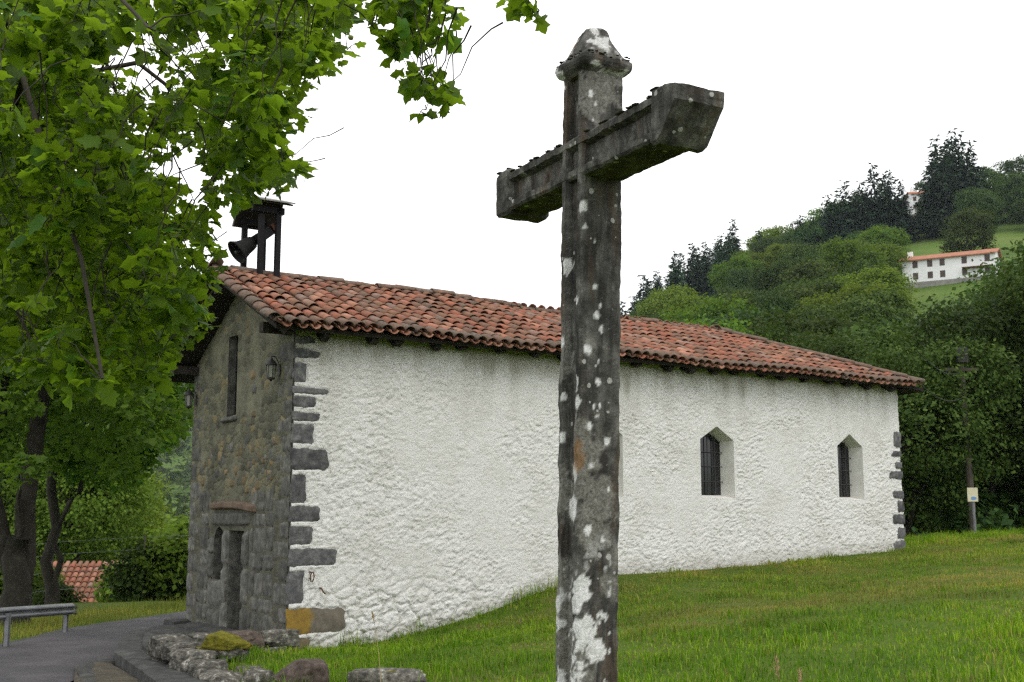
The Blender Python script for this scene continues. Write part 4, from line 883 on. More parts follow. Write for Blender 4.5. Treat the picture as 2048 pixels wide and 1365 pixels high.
grime_shade = smooth01((Z - 4.50 + 0.25 * n2 + 0.45 * np.clip(streak - 0.1, 0, 1)) / 0.5) * 0.55 + 0.11 * smooth01((streak - 0.05) / 0.3) * smooth01((Z - 2.6) / 2.0) + smooth01((n1 - 0.25) / 0.3) * 0.10  # band below the eave: grime, with soft eave shade put into the colour
grime_shade = grime_shade + smooth01((0.32 - (Z - np.interp(A, [b[0] for b in BASE], [b[1] for b in BASE])) + 0.2 * n1) / 0.25) * 0.35 + 0.45 * lump_w * smooth01((0.10 - (d2 - d1)) / 0.1)
grime_shade = grime_shade + 0.5 * smooth01((-amp - 0.010) / 0.010) * (0.4 + 0.6 * smooth01(fbm(P3, 1.4, 3, 19) / 0.3 + 0.5))
add_attr(wme, 'grime_shade', np.clip(grime_shade, 0, 0.85))
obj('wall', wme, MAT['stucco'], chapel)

# pointed windows: splayed plaster reveal, pane, iron grille
for s0, s1 in WIN:
    po = win_poly(s0, s1)
    ins = 0.035
    m_ = (s0 + s1) / 2
    pi_ = [(s0 + ins, 2.47), (s1 - ins - 0.05, 2.47), (s1 - ins - 0.05, 3.56), (m_ - 0.02, 3.80), (s0 + ins, 3.56)]
    dep = 0.30
    mb = MB()
    n = 5
    v = [(p[0], -0.03, p[1]) for p in po] + [(p[0], dep, p[1]) for p in pi_]
    mb.add(v, [(i, (i + 1) % n, n + (i + 1) % n, n + i) for i in range(n)])
    win = mb.build('window', MAT['plaster'], chapel)
    MB().add([(p[0], dep - 0.01, p[1]) for p in pi_], [tuple(range(5))]).build('pane', MAT['pane'], win)
    w0, w1 = pi_[0][0], pi_[1][0]
    for k in range(1, 4):
        x = w0 + (w1 - w0) * k / 4
        top = 3.56 + 0.24 * (1 - abs(x - m_) / ((s1 - s0) / 2)) - 0.02
        MB().tube([(x, dep - 0.06, 2.47), (x, dep - 0.06, top)], 0.011, 6).build('bar', MAT['iron'], win)
    for z in (2.74, 3.05, 3.34):
        MB().tube([(w0, dep - 0.07, z), (w1, dep - 0.07, z)], 0.009, 6).build('bar', MAT['iron'], win)

# quoins of the white wall
def rough_block(w, h, d, taper=0.0, seed=0, nu=8, nv=5, rough=0.012):
    """dressed stone: front grid with rounded, chipped edges; x right, z up, front at -y"""
    u = np.linspace(0, 1, nu + 1)
    vv = np.linspace(0, 1, nv + 1)
    U, V2 = np.meshgrid(u, vv, indexing='ij')
    U, V2 = U.ravel(), V2.ravel()
    hh = h * (1 - taper * U ** 2)
    X = U * w
    Zb = (h - hh) * 0.5 + V2 * hh
    p = np.c_[X, Zb, X * 0 + seed * 3.7]
    edge = np.minimum(np.minimum(U, 1 - U) * w, np.minimum(V2, 1 - V2) * h)
    dep = d * np.clip(edge / min(0.02, 0.2 * min(w, h)), 0, 1) ** 0.7 + rough * fbm(p, 7, 3, seed) * (edge > 0)
    cor = np.minimum(np.minimum(U, 1 - U) * w, 0.25 * h) + np.minimum(np.minimum(V2, 1 - V2) * h, 0.25 * h)
    X = X + np.where(edge <= 1e-6, 0.05 * fbm(p + 9, 8, 4, seed + 1), 0)
    Zb = Zb + np.where(edge <= 1e-6, 0.036 * fbm(p + 19, 8, 4, seed + 2), 0)
    # pull the outer corners in so that no stone is a perfect rectangle
    cx = (U > 0.99) & ((V2 < 0.01) | (V2 > 0.99))
    X = np.where(cx, X - min(0.06, 0.2 * w), X)
    idx = np.arange((nu + 1) * (nv + 1)).reshape(nu + 1, nv + 1)
    Fq = np.stack([idx[:-1, :-1].ravel(), idx[1:, :-1].ravel(), idx[1:, 1:].ravel(), idx[:-1, 1:].ravel()], 1)
    return np.c_[X, -dep, Zb], Fq

for i, (s1, z0, z1, tp) in enumerate(QUOINS):
    v, f = rough_block(s1 + 0.02, z1 - z0, 0.012, tp, i + 1, 16, 8)
    v = v + np.array([-0.035, -0.034, z0])
    me = mesh_np('quoin', v, f, True)
    o = obj('quoin', me, MAT['quoin_ochre'] if i >= 13 else MAT['quoin'], chapel)
    if i >= 13:
        nn = fbm(np.c_[v[:, 0], v[:, 2], v[:, 0] * 0], 9, 3, 8)
        add_attr(me, 'lichen', smooth01((0.42 - v[:, 0] + 0.1 * nn) / 0.06) * (1.0 if i == 13 else 0.25))
        o['label'] = 'long brown quoin stone with ochre lichen' if i == 13 else 'low brownish quoin stone at the ground'
QR = [(14.78,3.62,3.96),(14.69,3.39,3.51),(14.80,3.12,3.28),(14.57,2.89,3.06),(14.67,2.45,2.62),(14.82,2.12,2.40),(14.63,1.87,2.09),(14.77,1.54,1.79),(14.63,1.24,1.49)]
for i, (s0, z0, z1) in enumerate(QR):
    v, f = rough_block(LEN - s0 + 0.035, z1 - z0, 0.012, 0, i + 40, 8, 6)
    v[:, 0] = LEN + 0.035 - v[:, 0]
    v = v + np.array([0, -0.045, z0])
    obj('quoin', mesh_np('quoin', v, f[:, ::-1], True), MAT['quoin'], chapel)

# front wall of rubble with the door, the niche window and the slit
RIDGE_T, RIDGE_Z = 2.3, 6.24
EAVE_T, EAVE_Z = -0.52, 4.98
def roof_z(t):
    """underside of the tiles, near slope and far slope"""
    t = np.asarray(t, float)
    near = EAVE_Z + (RIDGE_Z - EAVE_Z) * (t - EAVE_T) / (RIDGE_T - EAVE_T)
    far = RIDGE_Z - (RIDGE_Z - 4.72) * (t - RIDGE_T) / (5.0 - RIDGE_T)
    return np.where(t < RIDGE_T, near, far)
DOOR = [(1.86, -0.2), (2.52, -0.2), (2.52, 1.80), (1.86, 1.80)]
NICHE = [(2.80, 0.93), (3.28, 0.93), (3.28, 1.66), (3.20, 1.80), (3.04, 1.87), (2.88, 1.80), (2.80, 1.66)]
SLIT = [(2.42, 3.82), (2.88, 3.80), (2.89, 5.26), (2.44, 5.25)]
A, Z, F, E = wall_sheet(WID, lambda t: np.full_like(t, -0.5), lambda t: roof_z(t) - 0.06, 230, 330, [DOOR, NICHE, SLIT])
q1 = fbm(np.c_[A, Z, A * 0], 5, 3, 3)
d1, d2, cc = worley2(A * 5.4 + 0.35 * q1, Z * 7.5 + 0.35 * q1, 12)
joint = smooth01((0.16 - (d2 - d1)) / 0.16)
up_ = smooth01((Z - 2.0) / 0.6)
plaster = smooth01((fbm(np.c_[A, Z, A * 0], 1.2, 3, 77) + 0.05) / 0.3) * up_
disp = (0.022 * (1 - joint) + 0.014 * q1) * (1 - 0.7 * plaster) * (0.35 + 0.65 * up_) * smooth01(E / 0.05)
rough_edge = np.clip((A - 0.05) / 0.1, 0, 1)
fv = np.c_[-0.02 - disp * rough_edge, A, Z]
fme = mesh_np('stone_wall', fv, F[:, ::-1], True)
add_attr(fme, 'cell', cc * (0.35 + 0.65 * up_))
add_attr(fme, 'joint', np.clip(joint * 0.6 + plaster * 0.55, 0, 1))
front = obj('stone_wall', fme, MAT['rubble'], chapel)

def tunnel(name, poly, x0, x1, mat, parent, back=None, inset=0.0):
    """reveal running into the wall from the plane s = x0 to s = x1, closed by a back panel"""
    n = len(poly)
    c = np.mean(poly, 0)
    inn = [tuple(np.array(p) + (c - np.array(p)) * inset) for p in poly]
    v = [(x0, p[0], p[1]) for p in poly] + [(x1, p[0], p[1]) for p in inn]
    o = MB().add(v, [(i, n + i, n + (i + 1) % n, (i + 1) % n) for i in range(n)]).build(name, mat, parent)
    if back:
        MB().add([(x1 - 0.005, p[0], p[1]) for p in inn], [tuple(reversed(range(n)))]).build(back[0], back[1], o)
    return o
tunnel('window_slit', SLIT, -0.02, 0.13, MAT['ashlar'], chapel, ('pane', MAT['pane']))
tunnel('window_niche', NICHE, -0.02, 0.2, MAT['ashlar'], chapel, ('pane', MAT['pane']))
dr = tunnel('doorway', DOOR, -0.02, 0.45, MAT['ashlar'], chapel)
door = MB()
for k in range(5):
    y0 = 1.86 + 0.66 * k / 5
    door.box((0.42 + 0.004 * (k % 2), y0 + 0.004, -0.2), (0.48, y0 + 0.128, 1.80))
door.build('door', MAT['door_wood'], dr)
MB().tube([(0.40, 2.38, 0.95), (0.36, 2.38, 0.95), (0.36, 2.38, 1.08), (0.40, 2.38, 1.08)], 0.012, 6).build('handle', MAT['iron'], dr)

fs = random.Random(5)
def face_stone(t0, t1, z0, z1, mat, d=0.022, name='stone', label=None, seed=None, nu=8, nv=7):
    """a stone of the front wall: t0..t1 along the wall, its face on -s"""
    v, f = rough_block(t1 - t0, z1 - z0, d, 0, seed if seed is not None else fs.randint(1, 999), nu, nv, 0.014)
    w = np.c_[v[:, 1] - 0.022, t1 - v[:, 0], v[:, 2] + z0]
    o = obj(name, mesh_np(name, w, f, True), mat, chapel)
    if label: o['label'] = label
    return o
# corner stones turn round from the white wall
zz = -0.1
k = 0
while zz < 4.7:
    h = fs.choice([0.28, 0.36, 0.48, 0.3])
    face_stone(0.0, 0.32 if k % 2 else 0.55, zz, zz + h - 0.02, MAT['ashlar'])
    face_stone(WID - (0.5 if k % 2 else 0.3), WID + 0.03, zz, zz + h - 0.02, MAT['ashlar'])
    zz += h
    k += 1
# irregular ashlar of the lower front
zz = -0.1
while zz < 2.15:
    h = fs.choice([0.24, 0.3, 0.36, 0.42])
    t = 0.57
    while t < WID - 0.55:
        w = fs.uniform(0.28, 0.62)
        t1 = min(t + w, WID - 0.52)
        if t1 - t > 0.14 and not (t1 > 1.58 and t < 3.52):
            face_stone(t + 0.008, t1 - 0.008, zz, zz + h - 0.016, MAT['ashlar'], d=fs.uniform(0.012, 0.03))
        elif t < 1.58 < t1 and 1.58 - t > 0.14:
            face_stone(t + 0.008, 1.575, zz, zz + h - 0.016, MAT['ashlar'])
        elif t < 3.52 < t1:
            face_stone(3.53, t1, zz, zz + h - 0.016, MAT['ashlar'])
        t = t1
    zz += h
# dressed stones round the openings
for z0, z1 in ((-0.1, 0.55), (0.57, 1.18), (1.20, 1.80)):
    face_stone(2.525, 2.795, z0, z1, MAT['ashlar'], 0.05, 'jamb_stone')
    face_stone(1.60, 1.855, z0, z1, MAT['ashlar'], 0.05, 'jamb_stone')
for z0, z1 in ((-0.1, 0.42), (0.44, 0.92)):
    face_stone(2.81, 3.50, z0, z1, MAT['ashlar'], 0.04)
for z0, z1 in ((0.94, 1.36), (1.38, 1.66)):
    face_stone(3.285, 3.50, z0, z1, MAT['ashlar'], 0.045, 'jamb_stone')
face_stone(1.58, 3.40, 1.88, 2.12, MAT['ashlar'], 0.06, 'lintel', nu=12)
v, f = rough_block(2.05, 0.14, 0.12, 0, 6, 20, 8, 0.02)
v[:, 2] += 0.05 * np.sin(v[:, 0] / 2.05 * 3.0) - 0.06 * v[:, 0] / 2.05
o = obj('drip_stone', mesh_np('drip_stone', np.c_[v[:, 1] - 0.02, 3.35 - v[:, 0], v[:, 2] + 2.15], f, True), MAT['red_stone'], chapel)
o['label'] = 'reddish flat stone over the door'
face_stone(2.3, 3.05, 3.70, 3.80, MAT['ashlar'], 0.10, 'sill')
# stones that show through the worn render higher up
for _ in range(52):
    t = fs.uniform(0.5, WID - 0.6)
    z = fs.uniform(2.5, 4.9) if fs.random() < 0.35 else fs.uniform(2.4, 3.3)
    w, h = fs.uniform(0.12, 0.26), fs.uniform(0.10, 0.20)
    if t + w > 2.35 and t < 2.95 and z > 3.6:
        continue
    if z + h > float(roof_z(t)) - 0.15:
        continue
    face_stone(t, t + w, z, z + h, MAT['ochre_stone'] if fs.random() < 0.5 else MAT['ashlar'], 0.030, nu=5, nv=5)

# plain walls out of view, and the corners
MB().add([(0, WID, -1), (LEN, WID, -1), (LEN, WID, 4.9), (0, WID, 4.9)], [(0, 3, 2, 1)]).build('wall', MAT['plaster'], chapel)
MB().add([(LEN, -0.03, -1), (LEN, WID, -1), (LEN, WID, 4.9), (LEN, -0.03, WTOP)], [(0, 1, 2, 3)]).build('wall', MAT['rubble'], chapel)
MB().add([(0.0, -0.032, -0.5), (0.0, -0.032, WTOP), (-0.02, 0.06, WTOP), (-0.02, 0.06, -0.5)], [(0, 1, 2, 3)]).build('corner_mortar', MAT['ashlar'], chapel)

# ------------------------------------------------------------------ roof
S0, S1 = -0.62, 15.32                 # verge over the front, eave over the far end
RIDGE_END = 11.6
run_t = RIDGE_T - EAVE_T
slope = (RIDGE_Z - EAVE_Z) / run_t
slope_len = math.hypot(run_t, RIDGE_Z - EAVE_Z)
def sag(s, t):
    return 0.05 * math.sin(s * 0.55 + 0.4) * max(0, t - EAVE_T) / run_t + 0.025 * math.sin(s * 1.3 + t)
def hip_t(s):
    """how far up the near slope reaches at s"""
    return RIDGE_T if s <= RIDGE_END else EAVE_T + run_t * max(0.0, (S1 - s) / (S1 - RIDGE_END))
deck = MB()
th = 0.07
def deck_plane(pts):
    n = len(pts)
    v = [(p[0], p[1], p[2] - 0.03) for p in pts] + [(p[0], p[1], p[2] - 0.03 - th) for p in pts]
    deck.add(v, [tuple(range(n)), tuple(reversed(range(n, 2 * n)))] + [(i, n + i, n + (i + 1) % n, (i + 1) % n) for i in range(n)])
FAR_T, FAR_Z = 5.0, 4.72
deck_plane([(S0 + .14, EAVE_T + .16, EAVE_Z + .16 * slope), (S1 - .1, EAVE_T + .16, EAVE_Z + .16 * slope), (RIDGE_END, RIDGE_T, RIDGE_Z), (S0 + .14, RIDGE_T, RIDGE_Z)])
deck_plane([(S0 + .14, RIDGE_T, RIDGE_Z), (RIDGE_END, RIDGE_T, RIDGE_Z), (S1, FAR_T, FAR_Z), (S0 + .14, FAR_T, FAR_Z)])
deck_plane([(S1, EAVE_T, EAVE_Z), (S1, FAR_T, FAR_Z), (RIDGE_END, RIDGE_T, RIDGE_Z)])
roof = deck.build('roof', MAT['wood_dark'], chapel)
for k in range(24):
    s = -0.2 + k * 0.66 + random.uniform(-0.12, 0.12)
    if s > 15.2: break
    dz = random.uniform(-0.02, 0.02)
    mb = MB()
    h = random.uniform(0.07, 0.11)
    y0, y1 = EAVE_T + random.uniform(0.16, 0.30), 0.12
    zt = lambda t: EAVE_Z - 0.105 + slope * (t - EAVE_T)
    prof = [(y0, zt(y0) - h * 0.55), (y0 + 0.12, zt(y0) - h - 0.01 + dz), (y1, zt(y1) - h), (y1, zt(y1)), (y0, zt(y0))]
    mb.prism(prof, s, s + random.uniform(0.10, 0.15), 'x').build('rafter', MAT['wood_dark'], roof)
# beam ends and boards under the front verge
for t in (0.15, 2.3, 4.45):
    z = float(roof_z(t)) - 0.16
    MB().box((S0 + 0.1, t - 0.08, z - 0.16), (0.1, t + 0.08, z)).build('beam_end', MAT['wood_dark'], roof)

def barrel(length, r0, r1, n=7, thick=0.014, cover=True):
    """tapered half-round tile along +x, crown up (cover) or down (pan)"""
    v = []
    for x, r in ((0, r0), (length * 0.5, (r0 + r1) / 2), (length, r1)):
        for rr in (r, r - thick):
            for k in range(n + 1):
                a = math.pi * k / n
                v.append((x, -rr * math.cos(a), (rr * math.sin(a)) * 0.82 * (1 if cover else -1)))
    m = n + 1
    f = []
    for i in range(2):
        o0, o1 = i * 2 * m, (i + 1) * 2 * m
        for k in range(n):
            f.append((o0 + k, o0 + k + 1, o1 + k + 1, o1 + k))
            f.append((o0 + m + k, o1 + m + k, o1 + m + k + 1, o0 + m + k + 1))
        f.append((o0, o1, o1 + m, o0 + m))
        f.append((o0 + n, o0 + m + n, o1 + m + n, o1 + n))
    for k in range(n):
        f.append((k, m + k, m + k + 1, k + 1))
        e = 4 * m
        f.append((e + k, e + k + 1, e + m + k + 1, e + m + k))
    if not cover:
        f = [tuple(reversed(q)) for q in f]
    return np.array(v), np.array(f)
CV, CF = barrel(0.46, 0.105, 0.082)
PV, PF = barrel(0.46, 0.080, 0.100, n=4, cover=False)
tile_shared = [mesh_np('roof_tile', CV, CF, True), mesh_np('roof_tile', CV * np.array([1, 1.05, 1.08]), CF, True)]
for m in tile_shared: m.materials.append(MAT['tile'])
tile_eave = mesh_np('roof_tile', CV * np.array([1, 1.05, 1.1]), CF, True)
tile_eave.materials.append(MAT['tile_old'])
ang = math.atan(slope)
PITCHW = 0.232
EXPO = 0.315
covers, pans = [], []
ncol = int((S1 - S0 - 0.1) / PITCHW)
nrow = int(slope_len / EXPO) + 1
tr = random.Random(21)
for c in range(ncol + 1):
    s = S0 + 0.14 + c * PITCHW
    wob = 0.02 * math.sin(c * 1.7) + tr.uniform(-0.012, 0.012)
    for r in range(nrow):
        d = r * EXPO + tr.uniform(-0.025, 0.025) - 0.02
        t = EAVE_T + d * math.cos(ang)
        tmid = t + 0.2
        if tmid > hip_t(s) + 0.05:
            continue
        z = EAVE_Z + d * math.sin(ang) + sag(s, t)
        covers.append((s + wob + tr.uniform(-0.010, 0.010), t, z + 0.075 + tr.uniform(-0.006, 0.012), tr.uniform(-0.05, 0.05), tr.uniform(-0.03, 0.035), r))
        if s + PITCHW < S1 - 0.05:
            pans.append((s + PITCHW / 2 + wob, t - 0.03 + tr.uniform(-0.01, 0.01), z + 0.072, tr.uniform(-0.03, 0.03), 0.0, r))
def tile_matrix(s, t, z, yaw, dp, far=False):
    # local x runs up the slope
    R = Matrix.Rotation(yaw, 4, 'Z') @ Matrix.Rotation(math.pi / 2, 4, 'Z') @ Matrix.Rotation(-(ang - 0.045 + dp), 4, 'Y')
    return Matrix.Translation((s, t, z)) @ R
def cam_d(p):
    x, y = chapel_to_world(p[0], p[1])
    return math.hypot(math.hypot(x, y), p[2] - EZ)
covers.sort(key=cam_d)
for i, p in enumerate(covers[:300]):
    o = obj('roof_tile', tile_eave if p[5] == 0 or tr.random() < 0.06 else tile_shared[i % 2], None, roof)
    o.matrix_local = tile_matrix(*p[:5])
def merged(base_v, base_f, mats):
    bv = np.c_[base_v, np.ones(len(base_v))]
    V, Fc = [], []
    for i, M in enumerate(mats):
        V.append((bv @ np.array(M).T)[:, :3])
        Fc.append(base_f + i * len(base_v))
    return np.concatenate(V), np.concatenate(Fc)
rest = covers[300:]
v, f = merged(CV, CF, [tile_matrix(*p[:5]) for p in rest if p[5] > 0])
tag(obj('roof_tile', mesh_np('roof_tile', v, f, True), MAT['tile'], roof), kind='stuff')
v, f = merged(CV, CF, [tile_matrix(*p[:5]) for p in rest if p[5] == 0])
tag(obj('roof_tile', mesh_np('roof_tile', v, f, True), MAT['tile_old'], roof), kind='stuff')
v, f = merged(PV, PF, [tile_matrix(*p[:5]) for p in pans])
tag(obj('pan_tile', mesh_np('pan_tile', v, f, True), MAT['tile'], roof), kind='stuff')
# far slope and end slope: the same tiles, coarser
mats = []
ang2 = math.atan((RIDGE_Z - FAR_Z) / (FAR_T - RIDGE_T))
for c in range(0, ncol + 1):
    s = S0 + 0.14 + c * PITCHW
    for r in range(9):
        d = r * 0.345
        if s > RIDGE_END and d > (S1 - s) / (S1 - RIDGE_END) * 3.0: continue
        R = Matrix.Rotation(-math.pi / 2, 4, 'Z') @ Matrix.Rotation(-ang2 + 0.04, 4, 'Y')
        mats.append(Matrix.Translation((s, FAR_T - d * math.cos(ang2), FAR_Z + 0.075 + d * math.sin(ang2))) @ R)
ang3 = math.atan((RIDGE_Z - EAVE_Z) / (S1 - RIDGE_END))
for c in range(23):
    t = EAVE_T + 0.2 + c * PITCHW
    lim = 1 - abs(t - RIDGE_T) / (RIDGE_T - EAVE_T)
    for r in range(12):
        d = r * EXPO
        if d > lim * 3.85: continue
        R = Matrix.Rotation(math.pi, 4, 'Z') @ Matrix.Rotation(-ang3 + 0.04, 4, 'Y')
        mats.append(Matrix.Translation((S1 + 0.06 - d * math.cos(ang3), t, EAVE_Z + 0.06 + d * math.sin(ang3))) @ R)
v, f = merged(CV, CF, mats)
tag(obj('roof_tile', mesh_np('roof_tile', v, f, True), MAT['tile'], roof), kind='stuff')
# ridge, hip and verge tiles
RV, RF = barrel(0.50, 0.130, 0.112)
ridge_me = mesh_np('ridge_tile', RV, RF, True)
ridge_me.materials.append(MAT['tile_old'])
s = S0 - 0.02
while s < RIDGE_END:
    o = obj('ridge_tile', ridge_me, None, roof)
    zr = RIDGE_Z + 0.07 + sag(s, RIDGE_T) + tr.uniform(-0.015, 0.03)
    o.matrix_local = Matrix.Translation((s, RIDGE_T + tr.uniform(-0.02, 0.02), zr)) @ Matrix.Rotation(tr.uniform(-0.05, 0.05), 4, 'Z') @ Matrix.Rotation(tr.uniform(-0.05, 0.03), 4, 'Y')
    s += 0.41 + tr.uniform(-0.03, 0.03)
hv = Vector((RIDGE_END - S1, RIDGE_T - EAVE_T, RIDGE_Z - EAVE_Z))
for hsign in (1, -1):
    if hsign < 0:
        hv = Vector((RIDGE_END - S1, RIDGE_T - FAR_T, RIDGE_Z - FAR_Z))
        h0 = Vector((S1, FAR_T, FAR_Z))
    else:
        h0 = Vector((S1, EAVE_T, EAVE_Z))
    L = hv.length
    q = hv.to_track_quat('X', 'Z')
    d = 0.0
    while d < L:
        o = obj('hip_tile', ridge_me, None, roof)
        p = h0 + hv.normalized() * d
        o.matrix_local = Matrix.Translation(p + Vector((0, 0, 0.085 + tr.uniform(-0.01, 0.02)))) @ q.to_matrix().to_4x4() @ Matrix.Rotation(tr.uniform(-0.04, 0.04), 4, 'Z')
        d += 0.41
for side in (0, 1):
    Lv = slope_len if side == 0 else math.hypot(FAR_T - RIDGE_T, RIDGE_Z - FAR_Z)
    for k in range(int(Lv / 0.36) + 1):
        d = k * 0.36
        o = obj('verge_tile', ridge_me, None, roof)
        if side == 0:
            M = Matrix.Translation((S0 + 0.03, EAVE_T + d * math.cos(ang) - 0.03, EAVE_Z + 0.09 + d * math.sin(ang))) @ Matrix.Rotation(math.pi / 2 + tr.uniform(-.03, .03), 4, 'Z') @ Matrix.Rotation(-ang + 0.04, 4, 'Y')
        else:
            M = Matrix.Translation((S0 + 0.03, FAR_T - d * math.cos(ang2), FAR_Z + 0.09 + d * math.sin(ang2))) @ Matrix.Rotation(-math.pi / 2, 4, 'Z') @ Matrix.Rotation(-ang2 + 0.04, 4, 'Y')
        o.matrix_local = M

# ------------------------------------------------------------------ bell cote on the ridge
def on_chapel(s, t, z):
    x, y = chapel_to_world(s, t)
    return (x, y, z)
bc = thing('bell_cote', 'dark open bell frame with small gabled metal roof on the chapel ridge', 'bell frame', on_chapel(0.3, 2.3, 6.2), AL)
# local frame: x along ridge, y across (away), z up from 6.2
for x, y, zb, zt in ((-0.22, 0.27, 0.02, 1.12), (-0.12, -0.27, -0.10, 1.20), (0.20, -0.27, -0.10, 1.40), (0.14, 0.27, 0.0, 1.25)):
    MB().box((x - 0.045, y - 0.045, zb - 0.1), (x + 0.045, y + 0.045, zt)).build('post', MAT['bell_iron'], bc)
MB().box((-0.30, -0.315, 1.24), (0.30, -0.225, 1.36)).build('beam', MAT['bell_iron'], bc)
MB().box((-0.30, 0.225, 1.10), (0.30, 0.315, 1.2)).build('beam', MAT['bell_iron'], bc)
apex = 1.60
def sheet(name, p0, p1, x0, x1, th, mat):
    """roof sheet from ridge point p0 (y, z) to eave point p1, between x0 and x1"""
    d = np.array([p1[0] - p0[0], p1[1] - p0[1]])
    nrm_ = np.array([-d[1], d[0]]) / np.hypot(*d)
    if nrm_[1] < 0: nrm_ = -nrm_
    q = [p0, p1, tuple(np.array(p1) - nrm_ * th), tuple(np.array(p0) - nrm_ * th)]
    return MB().prism(q, x0, x1, 'x').build(name, mat, bc)
sheet('roof_sheet', (0, apex), (-0.52, apex - 0.17), -0.42, 0.42, 0.025, MAT['zinc'])
sheet('roof_sheet', (0, apex), (0.40, apex - 0.52), -0.42, 0.42, 0.025, MAT['zinc'])
sheet('roof_board', (-0.01, apex - 0.03), (-0.46, apex - 0.19), -0.40, 0.40, 0.03, MAT['wood_dark'])
sheet('roof_board', (0.01, apex - 0.03), (0.38, apex - 0.51), -0.40, 0.40, 0.03, MAT['wood_dark'])
MB().tube([(-0.38, 0.0, apex - 0.02), (-0.38, 0.0, apex + 0.22)], 0.008, 6).build('rod', MAT['iron'], bc)
MB().tube([(-0.12, -0.2, 0.82), (-0.10, -0.17, 0.6), (-0.06, -0.15, 0.35), (-0.1, -0.16, 0.15), (-0.08, -0.2, -0.05)], 0.006, 5).build('chain', MAT['iron'], bc)

bell = thing('bell', 'dark bronze bell swung out from its yoke in the roof frame', 'bell', on_chapel(0.22, 2.32, 7.0), AL)
tilt = Matrix.Rotation(math.radians(52), 4, 'Y')          # mouth swings out over the front
prof = [(0.0, -0.06), (0.07, -0.065), (0.115, -0.10), (0.135, -0.18), (0.15, -0.28), (0.175, -0.37), (0.215, -0.44), (0.235, -0.475), (0.215, -0.475), (0.17, -0.40), (0.135, -0.28), (0.11, -0.12), (0.0, -0.09)]
MB().lathe(prof, 26, tilt).build('bell_body', MAT['bronze'], bell, True)
mb = MB()
mb.tube([tuple(tilt @ Vector((0, 0, -0.10))), tuple(tilt @ Vector((0.03, 0, -0.46)))], [0.012, 0.02], 8)
mb.lathe([(0.0, -0.44), (0.035, -0.455), (0.04, -0.48), (0.0, -0.51)], 10, tilt)
mb.build('clapper', MAT['iron'], bell)
mb = MB()
mb.prism([(-0.22, -0.05), (0.22, -0.05), (0.20, 0.10), (0.12, 0.26), (0.07, 0.34), (-0.07, 0.34), (-0.12, 0.26), (-0.20, 0.10)], -0.085, 0.085, 'x')
mb.v = [tuple(tilt @ Vector(p)) for p in mb.v]
mb.build('yoke', MAT['bell_iron'], bell)
mb = MB()
mb.box((-0.09, -0.10, 0.345), (0.09, 0.10, 0.40), tilt)
mb.build('counterweight', MAT['rust'], bell)
MB().tube([(0, -0.30, 0), (0, 0.30, 0)], 0.022, 8).build('axle', MAT['iron'], bell)
MB().tube([tuple(tilt @ Vector((0, 0, 0.38))), tuple(tilt @ Vector((0.03, 0, 0.50)))], 0.012, 6).build('lever', MAT['rust'], bell)

# lanterns on the front wall
def lantern(t, z, label):
    L = thing('wall_lantern', label, 'lantern', on_chapel(-0.06, t, z), AL, 'lanterns on the chapel front')
    L.scale = (0.8, 0.72, 1.0)
    hexa = lambda r, k: (r * math.cos(math.pi / 3 * k + 0.5) - 0.17, r * math.sin(math.pi / 3 * k + 0.5))
    for k in range(6):
        a, b = hexa(0.075, k), hexa(0.10, k)
        MB().tube([(a[0], a[1], -0.11), (b[0], b[1], 0.10)], 0.007, 5).build('bar', MAT['iron'], L)
    v = [(*hexa(0.068, k), -0.10) for k in range(6)] + [(*hexa(0.092, k), 0.095) for k in range(6)]
    MB().add(v, [(k, (k + 1) % 6, 6 + (k + 1) % 6, 6 + k) for k in range(6)]).build('lamp_glass', MAT['lamp_glass'], L)
    T = Matrix.Translation((-0.17, 0, 0))
    MB().lathe([(0.125, 0.10), (0.12, 0.115), (0.07, 0.17), (0.035, 0.19), (0.03, 0.21), (0.012, 0.225), (0.02, 0.245), (0.0, 0.26)], 12, T).build('cap', MAT['iron'], L, True)
    MB().lathe([(0.0, -0.17), (0.02, -0.16), (0.03, -0.14), (0.085, -0.125), (0.08, -0.11), (0.0, -0.11)], 12, T).build('base', MAT['iron'], L, True)
    MB().tube([(0.03, 0, 0.02), (-0.02, 0, 0.16), (-0.08, 0, 0.24), (-0.15, 0, 0.25), (-0.17, 0, 0.22)], 0.011, 6).build('bracket', MAT['iron'], L)
    MB().box((0.0, -0.04, -0.06), (0.03, 0.04, 0.12)).build('wall_plate', MAT['iron'], L)
lantern(0.47, 4.38, 'black lantern with pale glass under the eave beside the white wall corner')
lantern(4.42, 4.22, 'black lantern at the far left edge of the stone front')

# iron ring and hook on the white wall
rg = MB()
pts = [(0.36 + 0.045 * math.cos(a) * 0.7, -0.09 - 0.01 * math.sin(a), 1.10 + 0.075 * math.sin(a)) for a in np.linspace(-1.5, 4.4, 16)]
rg.tube(pts, 0.010, 6)
rg.tube([(0.345, -0.02, 1.18), (0.345, -0.10, 1.17)], 0.012, 6)
o = rg.build('iron_ring', MAT['rust'], None, True, (CX, CY, 0), (0, 0, AL))
tag(o, 'small rusty tethering ring on the white wall near the corner', 'ring')
hk = MB().tube([(0.52, -0.02, 0.93), (0.53, -0.08, 0.915), (0.56, -0.09, 0.86), (0.60, -0.085, 0.83)], 0.012, 6)
tag(hk.build('iron_hook', MAT['rust'], None, True, (CX, CY, 0), (0, 0, AL)), 'small rusty iron hook on the white wall below the ring', 'hook')

